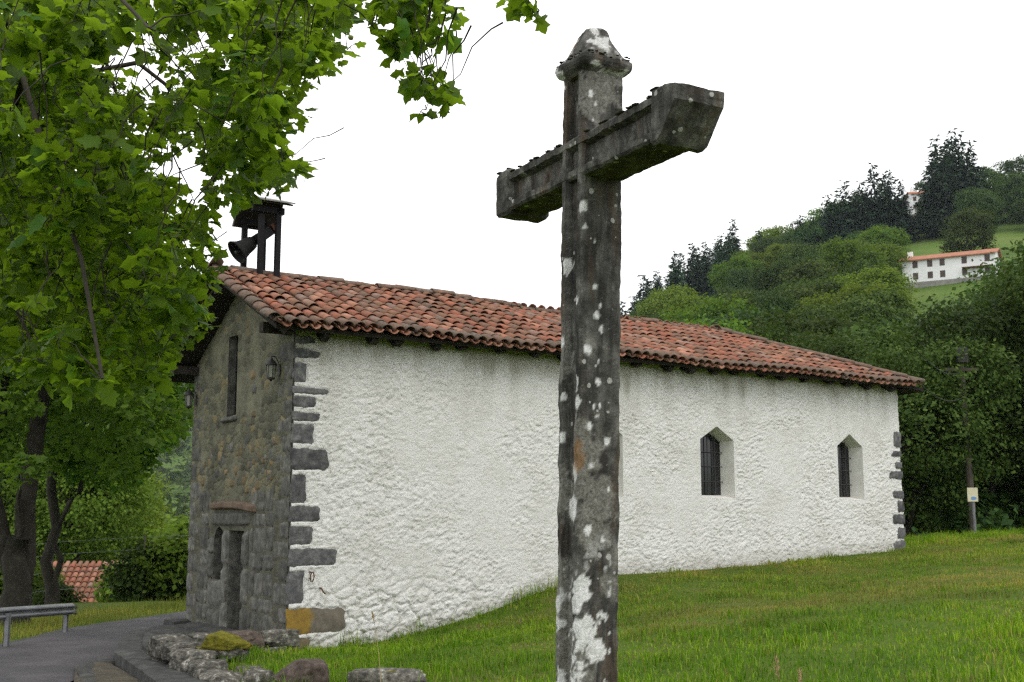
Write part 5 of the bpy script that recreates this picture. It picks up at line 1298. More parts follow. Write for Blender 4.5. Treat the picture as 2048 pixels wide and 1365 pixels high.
# ------------------------------------------------------------------ steps, low wall, rocks
def slab(poly, z0, z1, name, mat, parent, seed, res=0.11, rough=0.02):
    """stone slab over a polygon: top as a displaced grid, sides as rough skirts"""
    P = np.array(poly, float)
    x0, y0 = P.min(0)
    x1, y1 = P.max(0)
    import mathutils.geometry as mg
    pts = []
    n = len(P)
    rim = []
    for i in range(n):
        a, b = P[i], P[(i + 1) % n]
        k = max(1, int(np.hypot(*(b - a)) / res))
        for j in range(k):
            rim.append(a + (b - a) * j / k)
    rim = np.array(rim)
    gxx, gyy = np.meshgrid(np.arange(x0 + res / 2, x1, res), np.arange(y0 + res / 2, y1, res))
    inner = np.c_[gxx.ravel(), gyy.ravel()]
    ok = poly_inside(inner[:, 0], inner[:, 1], [tuple(p) for p in P])
    dd, _, _ = poly_near(inner[:, 0], inner[:, 1], [tuple(p) for p in P])
    inner = inner[ok & (dd > res * 0.5)]
    allp = np.r_[rim, inner]
    m = len(rim)
    res_ = mg.delaunay_2d_cdt([Vector(p) for p in allp], [], [list(range(m))], 1, 1e-5)
    v2 = np.array([tuple(p) for p in res_[0]])
    p3 = np.c_[v2, v2[:, 0] * 0 + seed]
    edge, _, _ = poly_near(v2[:, 0], v2[:, 1], [tuple(p) for p in P])
    top = z1 + rough * fbm(p3, 3, 4, seed) - 0.03 * np.clip(1 - edge / 0.04, 0, 1)
    v = [(a, b, c) for (a, b), c in zip(v2, top)]
    f = [tuple(t) for t in res_[2]]
    nb = len(v)
    lv = 4
    for L in range(1, lv):
        zz = z0 + (z1 - z0) * (1 - L / (lv - 1))
        for i in range(m):
            q = rim[i]
            c = P.mean(0)
            d = (q - c) / np.hypot(*(q - c))
            off = 0.018 + rough * float(fbm(np.array([[q[0], q[1], zz + seed]]), 6, 3, seed)[0])
            v.append((q[0] + d[0] * off, q[1] + d[1] * off, zz))
    for L in range(lv - 1):
        for i in range(m):
            j = (i + 1) % m
            a = i if L == 0 else nb + (L - 1) * m + i
            b = j if L == 0 else nb + (L - 1) * m + j
            f.append((a, nb + L * m + i, nb + L * m + j, b))
    return obj(name, mesh_py(name, v, f, False), mat, parent)

steps = thing('stone_steps', 'low worn grey stone steps in front of the chapel door', 'steps', (CX, CY, 0), AL)
slab([(-2.15, 1.7), (-1.75, 2.9), (-1.2, 4.3), (-0.9, 5.0), (0.0, 5.0), (0.0, 0.15), (-1.7, 0.15), (-1.72, -1.0), (-1.8, -3.2), (-2.85, -3.2), (-2.55, -1.2)], -0.55, -0.02, 'step', MAT['step_stone'], steps, 3)
slab([(-1.78, 1.45), (-1.45, 2.5), (-0.95, 4.0), (-0.02, 4.4), (-0.02, 0.18), (-1.9, 0.16)], -0.1, 0.10, 'step', MAT['step_stone'], steps, 5)
slab([(-0.5, 1.6), (-0.5, 3.6), (-0.03, 3.6), (-0.03, 1.6)], 0.0, 0.17, 'step', MAT['step_stone'], steps, 8)
slab([(-0.35, 4.3), (-0.35, 4.85), (0.05, 4.85), (0.05, 4.3)], -0.1, 0.16, 'step', MAT['step_stone'], steps, 9)

gut = slab([(-2.2, 2.2), (-2.5, -1.2), (-2.8, -3.3), (-3.9, -3.3), (-3.3, -0.5), (-2.75, 1.6)], -0.6, -0.17, 'gutter', MAT['dirt'], None, 12, 0.12, 0.02)
gut.location, gut.rotation_euler = (CX, CY, 0), (0, 0, AL)
tag(gut, 'dirty gutter strip between the lane and the steps', kind='structure')
# gutter kerb beside the steps
kerb = thing('kerb', 'low rough kerb of stones between the lane and the steps', 'kerb', (0, 0, 0))
for i, (x, y, rz, l) in enumerate([(-6.42, 18.25, -1.25, 0.66), (-6.2, 17.6, -1.2, 0.66), (-5.95, 17.0, -1.18, 0.62), (-5.7, 16.4, -1.16, 0.62), (-5.45, 15.8, -1.2, 0.62), (-5.23, 15.2, -1.2, 0.62), (-6.35, 18.72, 0.6, 0.42)]):
    z = -0.24
    c, s_n = math.cos(rz), math.sin(rz)
    poly = [(x + c * a - s_n * b, y + s_n * a + c * b) for a, b in ((-l / 2, -0.11), (l / 2, -0.11), (l / 2, 0.11), (-l / 2, 0.11))]
    slab(poly, z - 0.2, z + 0.10, 'kerb_stone', MAT['step_stone'], kerb, 20 + i, 0.1, 0.02)

def rock_mesh(dims, seed, sub=4, box=0.55, rough=0.16, fine=0.08, chop=(0.70, 1.02)):
    import bmesh
    bm = bmesh.new()
    bmesh.ops.create_icosphere(bm, subdivisions=sub, radius=1)
    v = np.array([p.co[:] for p in bm.verts])
    f = np.array([[q.index for q in p.verts] for p in bm.faces])
    bm.free()
    cube = v / np.abs(v).max(1)[:, None]
    v = v * (1 - box) + cube * box
    # chop with a few random planes so that faces look broken
    r = np.random.default_rng(seed)
    for _ in range(12):
        n_ = r.normal(size=3)
        n_ /= np.linalg.norm(n_)
        d = r.uniform(*chop)
        h = v @ n_ - d
        v = v - np.outer(np.clip(h, 0, None), n_) * 0.9
    v = v * (1 + rough * fbm(v + seed * 3.1, 1.3, 3, seed)[:, None] + fine * fbm((v + seed * 3.1) * np.array([1, 1, 2.2]), 4, 4, seed + 3, 0.6)[:, None])
    return v * np.array(dims) / 2, f

def rock(name, x, y, z, dims, rz, mat, parent=None, seed=1, sub=4, **kw):
    v, f = rock_mesh(dims, seed, sub, **kw)
    o = obj(name, mesh_np(name, v, f, False), mat, parent, (x, y, z), (0, 0, rz))
    return o

lw = thing('low_stone_wall', 'low mossy wall of rough stones between the steps and the grass', 'low wall', (CX, CY, 0), AL)
sd = 100
# along the line of the white wall, from the corner out past the door
# two courses along the line of the white wall, then the return towards the lane's edge
for (s, t, z, dx, dy, dz, m) in [(-0.22, -0.10, 0.20, 0.60, 0.50, 0.26, 'rock'), (-0.80, -0.08, 0.19, 0.66, 0.52, 0.28, 'rock_brown'), (-1.38, -0.06, 0.20, 0.60, 0.54, 0.26, 'rock'), (-1.86, -0.08, 0.19, 0.54, 0.60, 0.30, 'rock'),
                                 (-0.42, -0.14, -0.06, 0.78, 0.46, 0.30, 'rock'), (-1.12, -0.12, -0.06, 0.70, 0.50, 0.30, 'rock_brown'), (-1.78, -0.12, -0.08, 0.66, 0.56, 0.30, 'rock'), (-0.9, -0.14, -0.34, 1.9, 0.44, 0.30, 'rock'),
                                 (-1.88, -0.66, 0.14, 0.54, 0.62, 0.30, 'rock'), (-1.90, -1.26, 0.10, 0.54, 0.64, 0.28, 'rock'), (-1.94, -1.90, 0.02, 0.52, 0.66, 0.28, 'rock'), (-1.98, -2.55, -0.06, 0.52, 0.66, 0.28, 'rock'), (-2.0, -3.2, -0.12, 0.5, 0.66, 0.28, 'rock'),
                                 (-1.92, -0.80, -0.14, 0.58, 0.72, 0.30, 'rock'), (-1.96, -1.52, -0.18, 0.58, 0.74, 0.30, 'rock'), (-2.0, -2.28, -0.26, 0.58, 0.76, 0.30, 'rock'), (-2.02, -3.0, -0.34, 0.58, 0.76, 0.30, 'rock'),
                                 (-1.95, -1.3, -0.42, 0.6, 2.4, 0.28, 'rock'), (-1.45, -2.15, -0.06, 0.5, 0.42, 0.30, 'rock'), (-1.32, -0.52, 0.08, 0.5, 0.4, 0.24, 'rock')]:
    sd += 1
    rock('stone', s, t, z, (dx, dy, dz), random.uniform(-0.07, 0.07), MAT[m], lw, sd, 5, box=0.86, rough=0.10, fine=0.07, chop=(0.9, 1.15))
# the mossy stone, standing on the wall's return
ms = rock('stone', -1.52, -1.28, 0.17, (0.72, 0.46, 0.34), -0.62, MAT['rock'], lw, 31, 5, box=0.7, rough=0.12, chop=(0.85, 1.1))
ms['label'] = 'flat stone capped with yellow green moss'
v, f = rock_mesh((0.78, 0.52, 0.40), 31, 5, box=0.6, rough=0.16, fine=0.14)
v[:, 2] = np.maximum(v[:, 2], -0.02 + 0.04 * fbm(v, 8, 2, 4)) + 0.08
obj('moss', mesh_np('moss', v, f, True), MAT['moss'], ms)
rock('stone', -1.56, -1.42, -0.10, (0.66, 0.44, 0.26), -0.5, MAT['step_stone'], lw, 57, 4)
rock('stone', -1.62, -2.15, -0.12, (0.46, 0.5, 0.32), 0.3, MAT['rock'], lw, 58, 4)

tag(rock('rock', -2.36, 13.5, 0.24, (0.62, 0.5, 0.46), 0.3, MAT['rock_brown'], None, 7, 5, rough=0.1), 'squarish brown rock in the grass beside the low wall', 'rock')
r2 = rock('rock', -1.30, 12.6, 0.30, (0.86, 0.5, 0.38), -0.25, MAT['rock'], None, 12, 5, rough=0.1)
tag(r2, 'long pale lichen rock with a mossy top, at the foot of the slope', 'rock')
v, f = rock_mesh((0.5, 0.3, 0.2), 13, 4)
v[:, 2] = np.maximum(v[:, 2], 0) * 0.5 + 0.13
v[:, 0] += 0.06
obj('moss', mesh_np('moss', v, f, True), MAT['moss'], r2)
tag(rock('rock', -2.86, 13.7, 0.17, (0.42, 0.36, 0.36), 0.8, MAT['rock'], None, 17, 4), 'small grey rock with white lichen between brown rock and mossy wall', 'rock')
tag(rock('rock', -3.25, 14.2, 0.02, (0.52, 0.4, 0.32), 0.4, MAT['rock'], None, 23, 4), 'grey rock at the bottom edge, below the moss capped stone', 'rock')
tag(rock('rock', -3.0, 12.6, 0.0, (0.5, 0.4, 0.3), 0.1, MAT['rock_brown'], None, 24, 4), 'brown broken rock low at the frame edge before the small grey rock', 'rock')

# ------------------------------------------------------------------ guard rail
gr = thing('guard_rail', 'galvanised steel guard rail ending beside the lane', 'guard rail', (0, 0, 0))
rail_pts = [(-8.74, 23.9), (-9.0, 21.6), (-9.3, 19.0), (-9.4, 16.0), (-9.6, 12.0), (-9.7, 8.0), (-9.75, 4)]
wprof = [(0.0, 0.155), (-0.02, 0.135), (-0.075, 0.10), (-0.08, 0.07), (-0.02, 0.02), (-0.02, -0.02), (-0.08, -0.07), (-0.075, -0.10), (-0.02, -0.135), (0.0, -0.155)]
wprof = [(a * 0.8, b * 0.70) for a, b in wprof]
mb = MB()
rows = []
rz_top = lambda x, y: gz(x, y) + 0.55
for i, (x, y) in enumerate(rail_pts):
    zc = 0.225 + (0.0, 0.10, 0.18, 0.24, 0.28, 0.3, 0.3)[i]
    rows.append([(x - a + 0.0, y, zc + b) for a, b in wprof])
for th_ in (0.0, 0.012):
    base = len(mb.v)
    for r in rows:
        mb.v += [(p[0] - th_, p[1], p[2]) for p in r]
    n = len(wprof)
    for i in range(len(rows) - 1):
        for k in range(n - 1):
            q = (base + i * n + k, base + (i + 1) * n + k, base + (i + 1) * n + k + 1, base + i * n + k + 1)
            mb.f.append(q)
mb.build('rail', MAT['galv'], gr)
# end piece
mb = MB()
mb.tube([(-8.70, 23.88, 0.27), (-8.70, 24.02, 0.24), (-8.76, 24.08, 0.15), (-8.80, 24.02, 0.05)], [0.10, 0.10, 0.10, 0.09], 8)
mb = MB()
for k in range(len(wprof) - 1):
    a, b = wprof[k], wprof[k + 1]
    mb.add([(-8.74 - a[0], 23.9, 0.225 + a[1]), (-8.72 - b[0], 23.9, 0.225 + b[1]), (-8.72 - b[0] * 0.4, 24.05, 0.18 + b[1] * 0.9), (-8.72 - a[0] * 0.4, 24.05, 0.18 + a[1] * 0.9)], [(0, 1, 2, 3), (3, 2, 1, 0)])
mb.build('rail_end', MAT['galv'], gr)
for x, y in [(-8.80, 23.7), (-8.98, 21.4), (-9.25, 19.0), (-9.5, 16.0), (-9.7, 12.0), (-9.8, 8.0)]:
    z = gz(x, y)
    mb = MB()
    mb.box((x - 0.03, y - 0.05, z - 0.3), (x - 0.022, y + 0.05, 0.24 + 0.04 * (23.9 - y) * (y > 15)))
    mb.box((x - 0.03, y - 0.05, z - 0.3), (x + 0.05, y - 0.042, 0.24 + 0.04 * (23.9 - y) * (y > 15)))
    mb.box((x - 0.03, y + 0.042, z - 0.3), (x + 0.05, y + 0.05, 0.24 + 0.04 * (23.9 - y) * (y > 15)))
    mb.build('post', MAT['galv'], gr)

# ------------------------------------------------------------------ the stone cross
PHI = 1.0742
CROSS_O = Vector((0.288, 4.5, EZ))
a_ = Vector((math.cos(PHI), -math.sin(PHI), 0))
b_ = Vector((math.sin(PHI), math.cos(PHI), 0))
c_ = Vector((0.0176, -0.057, 1.0))
cross = bpy.data.objects.new('stone_cross', None)
COL.objects.link(cross)
cross.matrix_world = Matrix.Translation(CROSS_O) @ Matrix.Rotation(-PHI, 4, 'Z')
tag(cross, 'tall weathered grey stone wayside cross spotted with white lichen', 'cross')
# the cross leans a little: the lean is worked into the geometry, in its own frame
lx = c_.dot(a_) ; ly = c_.dot(b_)
def lean(v):
    v = np.array(v, float)
    v[:, 0] += lx * v[:, 2]
    v[:, 1] += ly * v[:, 2]
    return v
def resample(poly, step):
    out = []
    n = len(poly)
    for i in range(n):
        a, b = np.array(poly[i]), np.array(poly[(i + 1) % n])
        k = max(1, int(round(np.hypot(*(b - a)) / step)))
        for j in range(k):
            out.append(a + (b - a) * j / k)
    return np.array(out)
def loft(rings, cap=True):
    m = len(rings[0])
    v = np.concatenate(rings)
    f = []
    i = np.arange(m)
    j = (i + 1) % m
    fs_ = [np.stack([k * m + i, k * m + j, (k + 1) * m + j, (k + 1) * m + i], 1) for k in range(len(rings) - 1)]
    f = np.concatenate(fs_)
    if cap:
        extra = []
        for base, rg_ in ((0, rings[0]), ((len(rings) - 1) * m, rings[-1])):
            v = np.r_[v, rg_.mean(0)[None]]
            c = len(v) - 1
            q = np.stack([base + i, base + j, np.full(m, c), np.full(m, c)], 1)
            if base == 0: q = q[:, ::-1]
            extra.append(q)
        tri = np.concatenate(extra)
        return v, f, tri
    return v, f, None
def loft_mesh(name, rings, smooth=True):
    v, f, t = loft(rings)
    # caps as fans of triangles written as polygons of their own
    faces = [tuple(q) for q in f.tolist()] + [tuple(dict.fromkeys(q)) for q in t.tolist()]
    me = bpy.data.meshes.new(name)
    return v, faces
HW, HD = 0.080, 0.0915          # half width along the arms, half depth
RIM, REC = 0.036, 0.028
def panel_profile(hw, hd, rim, rec, ch=0.010):
    """cross-section with a sunk panel on front and back; first axis across, second depth (front = -hd)"""
    f = [(-hw, -hd + ch), (-hw + ch, -hd), (-hw + rim, -hd), (-hw + rim + 0.012, -hd + rec), (hw - rim - 0.012, -hd + rec), (hw - rim, -hd), (hw - ch, -hd), (hw, -hd + ch)]
    b = [(hw, hd - ch), (hw - ch, hd), (-hw + ch, hd), (-hw, hd - ch)]
    return f + b
def weather(v, seed, amp=0.006, big=0.006):
    n_ = np.stack([fbm(v + k * 13.3, 28, 3, seed + k) for k in range(3)], 1)
    m_ = np.stack([fbm(v + k * 17.7, 11, 3, seed + 30 + k) for k in range(3)], 1)
    return v + n_ * amp + m_ * big
LICH = np.random.default_rng(9)
def lichens(v, kind):
    """white crusts as irregular patches at their own places on the stone, denser towards the foot"""
    z = v[:, 2]
    nn = fbm(v, 38, 4, 5, 0.6)
    nb = fbm(v, 11, 3, 15)
    white = np.zeros(len(v))
    grey = np.zeros(len(v))
    if kind == 'shaft':
        spots = [(0.03, -.09, .155, .035), (.02, -.09, .03, .05), (.075, -.07, -.27, .040), (.055, -.09, -.33, .030), (.07, -.05, -.05, .02), (.08, -.02, .75, .014), (.075, -.085, 1.16, .022), (.08, -.06, .62, .018), (.04, -.09, .80, .02), (.03, -.09, .5, .03), (.085, -.05, .33, .014), (.08, .0, .70, .012), (.06, -.085, .42, .022), (.08, .03, .28, .015), (.082, -.01, .50, .013), (.08, -.03, .86, .012),
                 (-.03, -.09, .95, .03), (.0, -.09, 1.02, .02), (-.06, -.085, .66, .02), (-.05, -.09, .3, .02), (-.07, -.08, .9, .012), (.08, -.06, 1.6, .012), (.08, -.04, 1.56, .009), (.08, -.05, 1.50, .008), (-.04, -.09, .45, .015), (.0, -.09, .6, .012)]
        r = LICH
        for k in range(70):
            zz = -1.5 + 2.9 * r.random() ** 1.7
            if r.random() < 0.6: spots.append((.08, r.uniform(-.09, .05), zz, r.uniform(.003, .011)))
            else: spots.append((r.uniform(-.08, .08), -.09, zz, r.uniform(.003, .010)))
        for k in range(22):
            zz = r.uniform(-1.5, -0.28)
            spots.append((.08, r.uniform(-.09, .03), zz, r.uniform(.012, .045)))
        for (x, y, zc, rr) in spots:
            d = np.sqrt((v[:, 0] - x) ** 2 + (v[:, 1] - y) ** 2 + ((z - zc) * 0.8) ** 2)
            white = np.maximum(white, smooth01((rr * (1.0 + 0.5 * nn + 0.25 * nb) - d) / 0.0035))
        low = smooth01((0.02 - z) / 0.5)
        white = np.maximum(white, low * smooth01((nb + 0.55 * nn - 0.20 + 0.10 * (v[:, 1] > 0.02)) / 0.05) * (v[:, 1] < 0.05))
        gs = [(.05, -.09, .15, .08), (.08, -.03, -.02, .09), (.08, .03, .1, .05), (.06, -.08, .32, .05), (.08, -.04, .22, .06), (.08, .02, -.25, .04), (-.05, -.09, .6, .06), (-.06, -.09, .1, .07), (-.05, -.09, -.3, .1), (.02, -.09, -.5, .12), (.08, -.04, 1.6, .09), (.08, .02, 1.7, .06)]
        for (x, y, zc, rr) in gs:
            d = np.sqrt((v[:, 0] - x) ** 2 + (v[:, 1] - y) ** 2 + ((z - zc) * 0.7) ** 2)
            grey = np.maximum(grey, smooth01((rr * (1 + 0.8 * nn + 0.4 * nb) - d) / 0.012))
        grey = np.maximum(grey, 0.8 * smooth01((nb + 0.5 * nn - 0.25) / 0.15) * smooth01((0.45 - z) / 0.5))
    elif kind == 'arm':
        for k in range(16):
            x, y, zc, rr = LICH.uniform(-.6, .65), -.09, LICH.uniform(1.28, 1.45), LICH.uniform(.003, .009)
            d = np.sqrt((v[:, 0] - x) ** 2 + (v[:, 1] - y) ** 2 + (z - zc) ** 2)
            white = np.maximum(white, smooth01((rr * (1 + 0.5 * nn) - d) / 0.004))
        white = np.maximum(white, 0.8 * smooth01((nb + 0.6 * nn - 0.30) / 0.08) * smooth01((z - 1.452) / 0.01))
        grey = 0.55 * smooth01((nb + 0.4 * nn - 0.05) / 0.3) * (v[:, 1] < -0.06)
    else:
        white = smooth01((nb + 0.7 * nn - 0.16) / 0.08) * smooth01((z - 1.77) / 0.03) * 0.8
        white = np.maximum(white, 0.8 * smooth01((nb + 0.7 * nn - 0.30) / 0.08))
        grey = 0.5 * smooth01((nb + 0.5 * nn) / 0.3)
    return white, grey
def stone_part(name, rings, seed, kind, amp=0.006, big=0.005, label=None):
    v, faces = loft_mesh(name, rings)
    v = weather(v, seed, amp, big)
    w, g = lichens(v, kind)
    if kind == 'shaft':
        org = smooth01((0.035 - np.sqrt((v[:, 0] - .06) ** 2 + (v[:, 1] + .08) ** 2 + ((v[:, 2] - .22) * .5) ** 2) + 0.02 * fbm(v, 30, 3, 2)) / 0.01) * 0.6
    elif kind == 'cap':
        org = smooth01((0.03 - np.sqrt((v[:, 0] + .05) ** 2 + (v[:, 1] + .06) ** 2 + ((v[:, 2] - 1.82) * .7) ** 2) + 0.015 * fbm(v, 40, 3, 2)) / 0.01)
    else:
        org = v[:, 0] * 0
    me = mesh_py(name, lean(v), faces, False)
    add_attr(me, 'white', np.clip(w, 0, 1))
    add_attr(me, 'grey', np.clip(g, 0, 1))
    add_attr(me, 'orange', np.clip(org, 0, 1))
    o = obj(name, me, MAT['cross'], cross)
    if label: o['label'] = label
    return o
prof = resample(panel_profile(HW, HD, RIM, REC), 0.0085)
zs = np.arange(-1.75, 1.735, 0.010)
rings = [np.c_[prof[:, 0], prof[:, 1], np.full(len(prof), z)] for z in zs]
stone_part('shaft', rings, 61, 'shaft', 0.0042, 0.0065)
# cross arm: section (z, depth), with swollen end blocks and an under-cut near end
AZ, AH = 1.362, 0.082
aprof = resample(panel_profile(AH, HD + 0.003, 0.034, 0.030), 0.0085)
rings = []
for x in np.arange(-0.612, 0.683, 0.0085):
    blk_l = smooth01((-0.500 - x) / 0.012)
    blk_r = smooth01((x - 0.532) / 0.012)
    k = max(blk_l, blk_r)
    z = aprof[:, 0].copy()
    y = aprof[:, 1].copy()
    if k > 0:                                  # the block fills the sunk panel and stands proud
        flat = np.where(y < 0, np.where(np.abs(z) < AH - 0.012, -HD - 0.003, y), y)
        y = y * (1 - k) + flat * k
        z = z * (1 + 0.22 * k)
        y = y * (1 + 0.10 * k)
    if x > 0.58:                               # near end cut back below, rising to a blunt nose
        q = (x - 0.58) / 0.10
        lo = -AH * 1.22 + q * 0.125
        hi_ = AH * 1.22 - q * 0.022
        z = np.clip(z, lo, hi_)
    if x < -0.585:
        q = (-0.585 - x) / 0.03
        z = z * (1 - 0.08 * q)
        y = y * (1 - 0.06 * q)
    rings.append(np.c_[np.full(len(z), x), y, AZ + z])
stone_part('cross_arm', [r[::-1] for r in rings], 71, 'arm', 0.0042, 0.0025)
# cap: moulded collar under a rounded pyramid
sq = resample([(-1, -1), (1, -1), (1, 1), (-1, 1)], 0.10)
def ring_sq(r, z, p=6.0, sx=1.0, sy=1.06):
    q = sq / (np.abs(sq) ** p).sum(1)[:, None] ** (1 / p)
    return np.c_[q[:, 0] * r * sx, q[:, 1] * r * sy, np.full(len(q), z)]
rings = []
for z, r, p in [(1.685, 0.080, 9), (1.695, 0.090, 9), (1.705, 0.105, 9), (1.715, 0.112, 8), (1.728, 0.115, 8), (1.742, 0.113, 8), (1.752, 0.104, 8), (1.76, 0.094, 7), (1.775, 0.084, 6), (1.79, 0.078, 6), (1.805, 0.072, 6), (1.82, 0.066, 5.5), (1.835, 0.060, 5), (1.85, 0.053, 5), (1.865, 0.046, 4.5), (1.877, 0.040, 4), (1.886, 0.032, 3), (1.89, 0.020, 2.5), (1.893, 0.008, 2)]:
    rings.append(ring_sq(r, z, p))
dense = []
for i in range(len(rings) - 1):
    dense += [rings[i], rings[i] * 0.5 + rings[i + 1] * 0.5]
dense.append(rings[-1])
stone_part('cap', dense, 81, 'cap', 0.008, 0.006)
# moss cushions along the top of the arm and round the collar: uncountable, one part
mv, mf = [], []
base_v, base_f = rock_mesh((1, 1, 1), 5, 2, box=0.1, rough=0.3, fine=0.2)
mr_ = random.Random(4)
for k in range(620):
    if k < 460:
        x = mr_.choice([mr_.uniform(-0.61, -0.09), mr_.uniform(0.09, 0.65), mr_.uniform(0.53, 0.66)])
        top = AZ + AH * (1.22 if (x < -0.5 or x > 0.53) else 1.0)
        if x > 0.58: top -= (x - 0.58) / 0.085 * 0.022
        p = (x, mr_.choice([mr_.uniform(-0.10, 0.09), -0.09]), top + 0.001)
        if math.sin(x * 37) + math.sin(x * 61 + 1) < 0.1: continue
        r = mr_.uniform(0.006, 0.013)
    else:
        w = mr_.uniform(0, 6.28)
        p = (0.108 * max(-1, min(1, 1.3 * math.cos(w))), 0.112 * max(-1, min(1, 1.3 * math.sin(w))), 1.752 + mr_.uniform(-0.01, 0.012))
        r = mr_.uniform(0.003, 0.008)
    n0 = len(mv)
    for q in base_v:
        mv.append((p[0] + q[0] * r * 2, p[1] + q[1] * r * 2, p[2] - 0.003 + q[2] * r * 0.75))
    mf += [tuple(int(i) + n0 for i in t) for t in base_f]
tag(obj('moss', mesh_py('moss', lean(mv), mf, True), MAT['moss_dark'], cross), kind='stuff')
# buried base block
mb = MB().box((-0.28, -0.28, -2.05), (0.28, 0.28, -1.38))
mb.v = [tuple(p) for p in lean(mb.v)]
mb.build('base_block', MAT['rock'], cross)
HAZE_DENSITY = 0.00007

# ------------------------------------------------------------------ leaves
def parse(s):
    return np.array([[float(q) for q in p.split(',')] for p in s.split()])
HALF_FINE = [(0, 0), (-.07, .16), (-.02, .36), (.06, .47), (.15, .40), (.25, .31), (.38, .40), (.46, .39), (.60, .53), (.63, .40), (.67, .26), (.77, .24), (.84, .13), (1.0, 0)]
HALF_MID = [(0, 0), (-.05, .20), (.04, .46), (.25, .30), (.42, .40), (.60, .52), (.67, .25), (.80, .20), (1.0, 0)]
HALF_LOW = [(0, 0), (.15, .40), (.55, .45), (1.0, 0)]
def leaf_mesh_data(half, stalk=False):
    out = list(half) + [(x, -y) for x, y in reversed(half[1:-1])]
    v = [(0.36, 0.0)] + out
    v = np.array([(x, y, -0.30 * abs(y) - 0.16 * x * x + 0.06 * math.sin(9 * x + 5 * y)) for x, y in v])
    n = len(out)
    f = [(0, 1 + i, 1 + (i + 1) % n) for i in range(n)]
    if stalk:
        b = len(v)
        v = np.r_[v, [(0, .008, 0), (0, -.008, 0), (-.45, 0.004, 0.10)]]
        f.append((b, b + 1, b + 2))
    return v, np.array(f)
def frames(nv_, tv):
    """rotation matrices whose x axis is the tip direction and z the leaf normal"""
    z = nv_ / np.linalg.norm(nv_, axis=1)[:, None]
    x = tv - (tv * z).sum(1)[:, None] * z
    x /= np.linalg.norm(x, axis=1)[:, None] + 1e-9
    y = np.cross(z, x)
    return np.stack([x, y, z], 2)
CURL = np.random.default_rng(123)
def merge_leaves(bv, bf, R, s, p):
    sh = np.ones((len(p), 3))
    sh[:, 1] = CURL.uniform(0.75, 1.1, len(p))
    sh[:, 2] = CURL.uniform(-0.6, 2.2, len(p))
    V = np.einsum('nij,nkj->nki', R, bv[None] * sh[:, None, :]) * s[:, None, None] + p[:, None, :]
    Fm = bf[None] + (np.arange(len(p)) * len(bv))[:, None, None]
    return V.reshape(-1, 3), Fm.reshape(-1, bf.shape[1])

def branch_path(a, b, sag_, rg, n=6):
    a, b = np.array(a, float), np.array(b, float)
    t = np.linspace(0, 1, n)
    p = a + (b - a) * t[:, None]
    p[:, 2] += sag_ * np.sin(np.pi * t)
    L = np.linalg.norm(b - a)
    p[1:-1] += rg.normal(size=(n - 2, 3)) * 0.035 * L
    return p

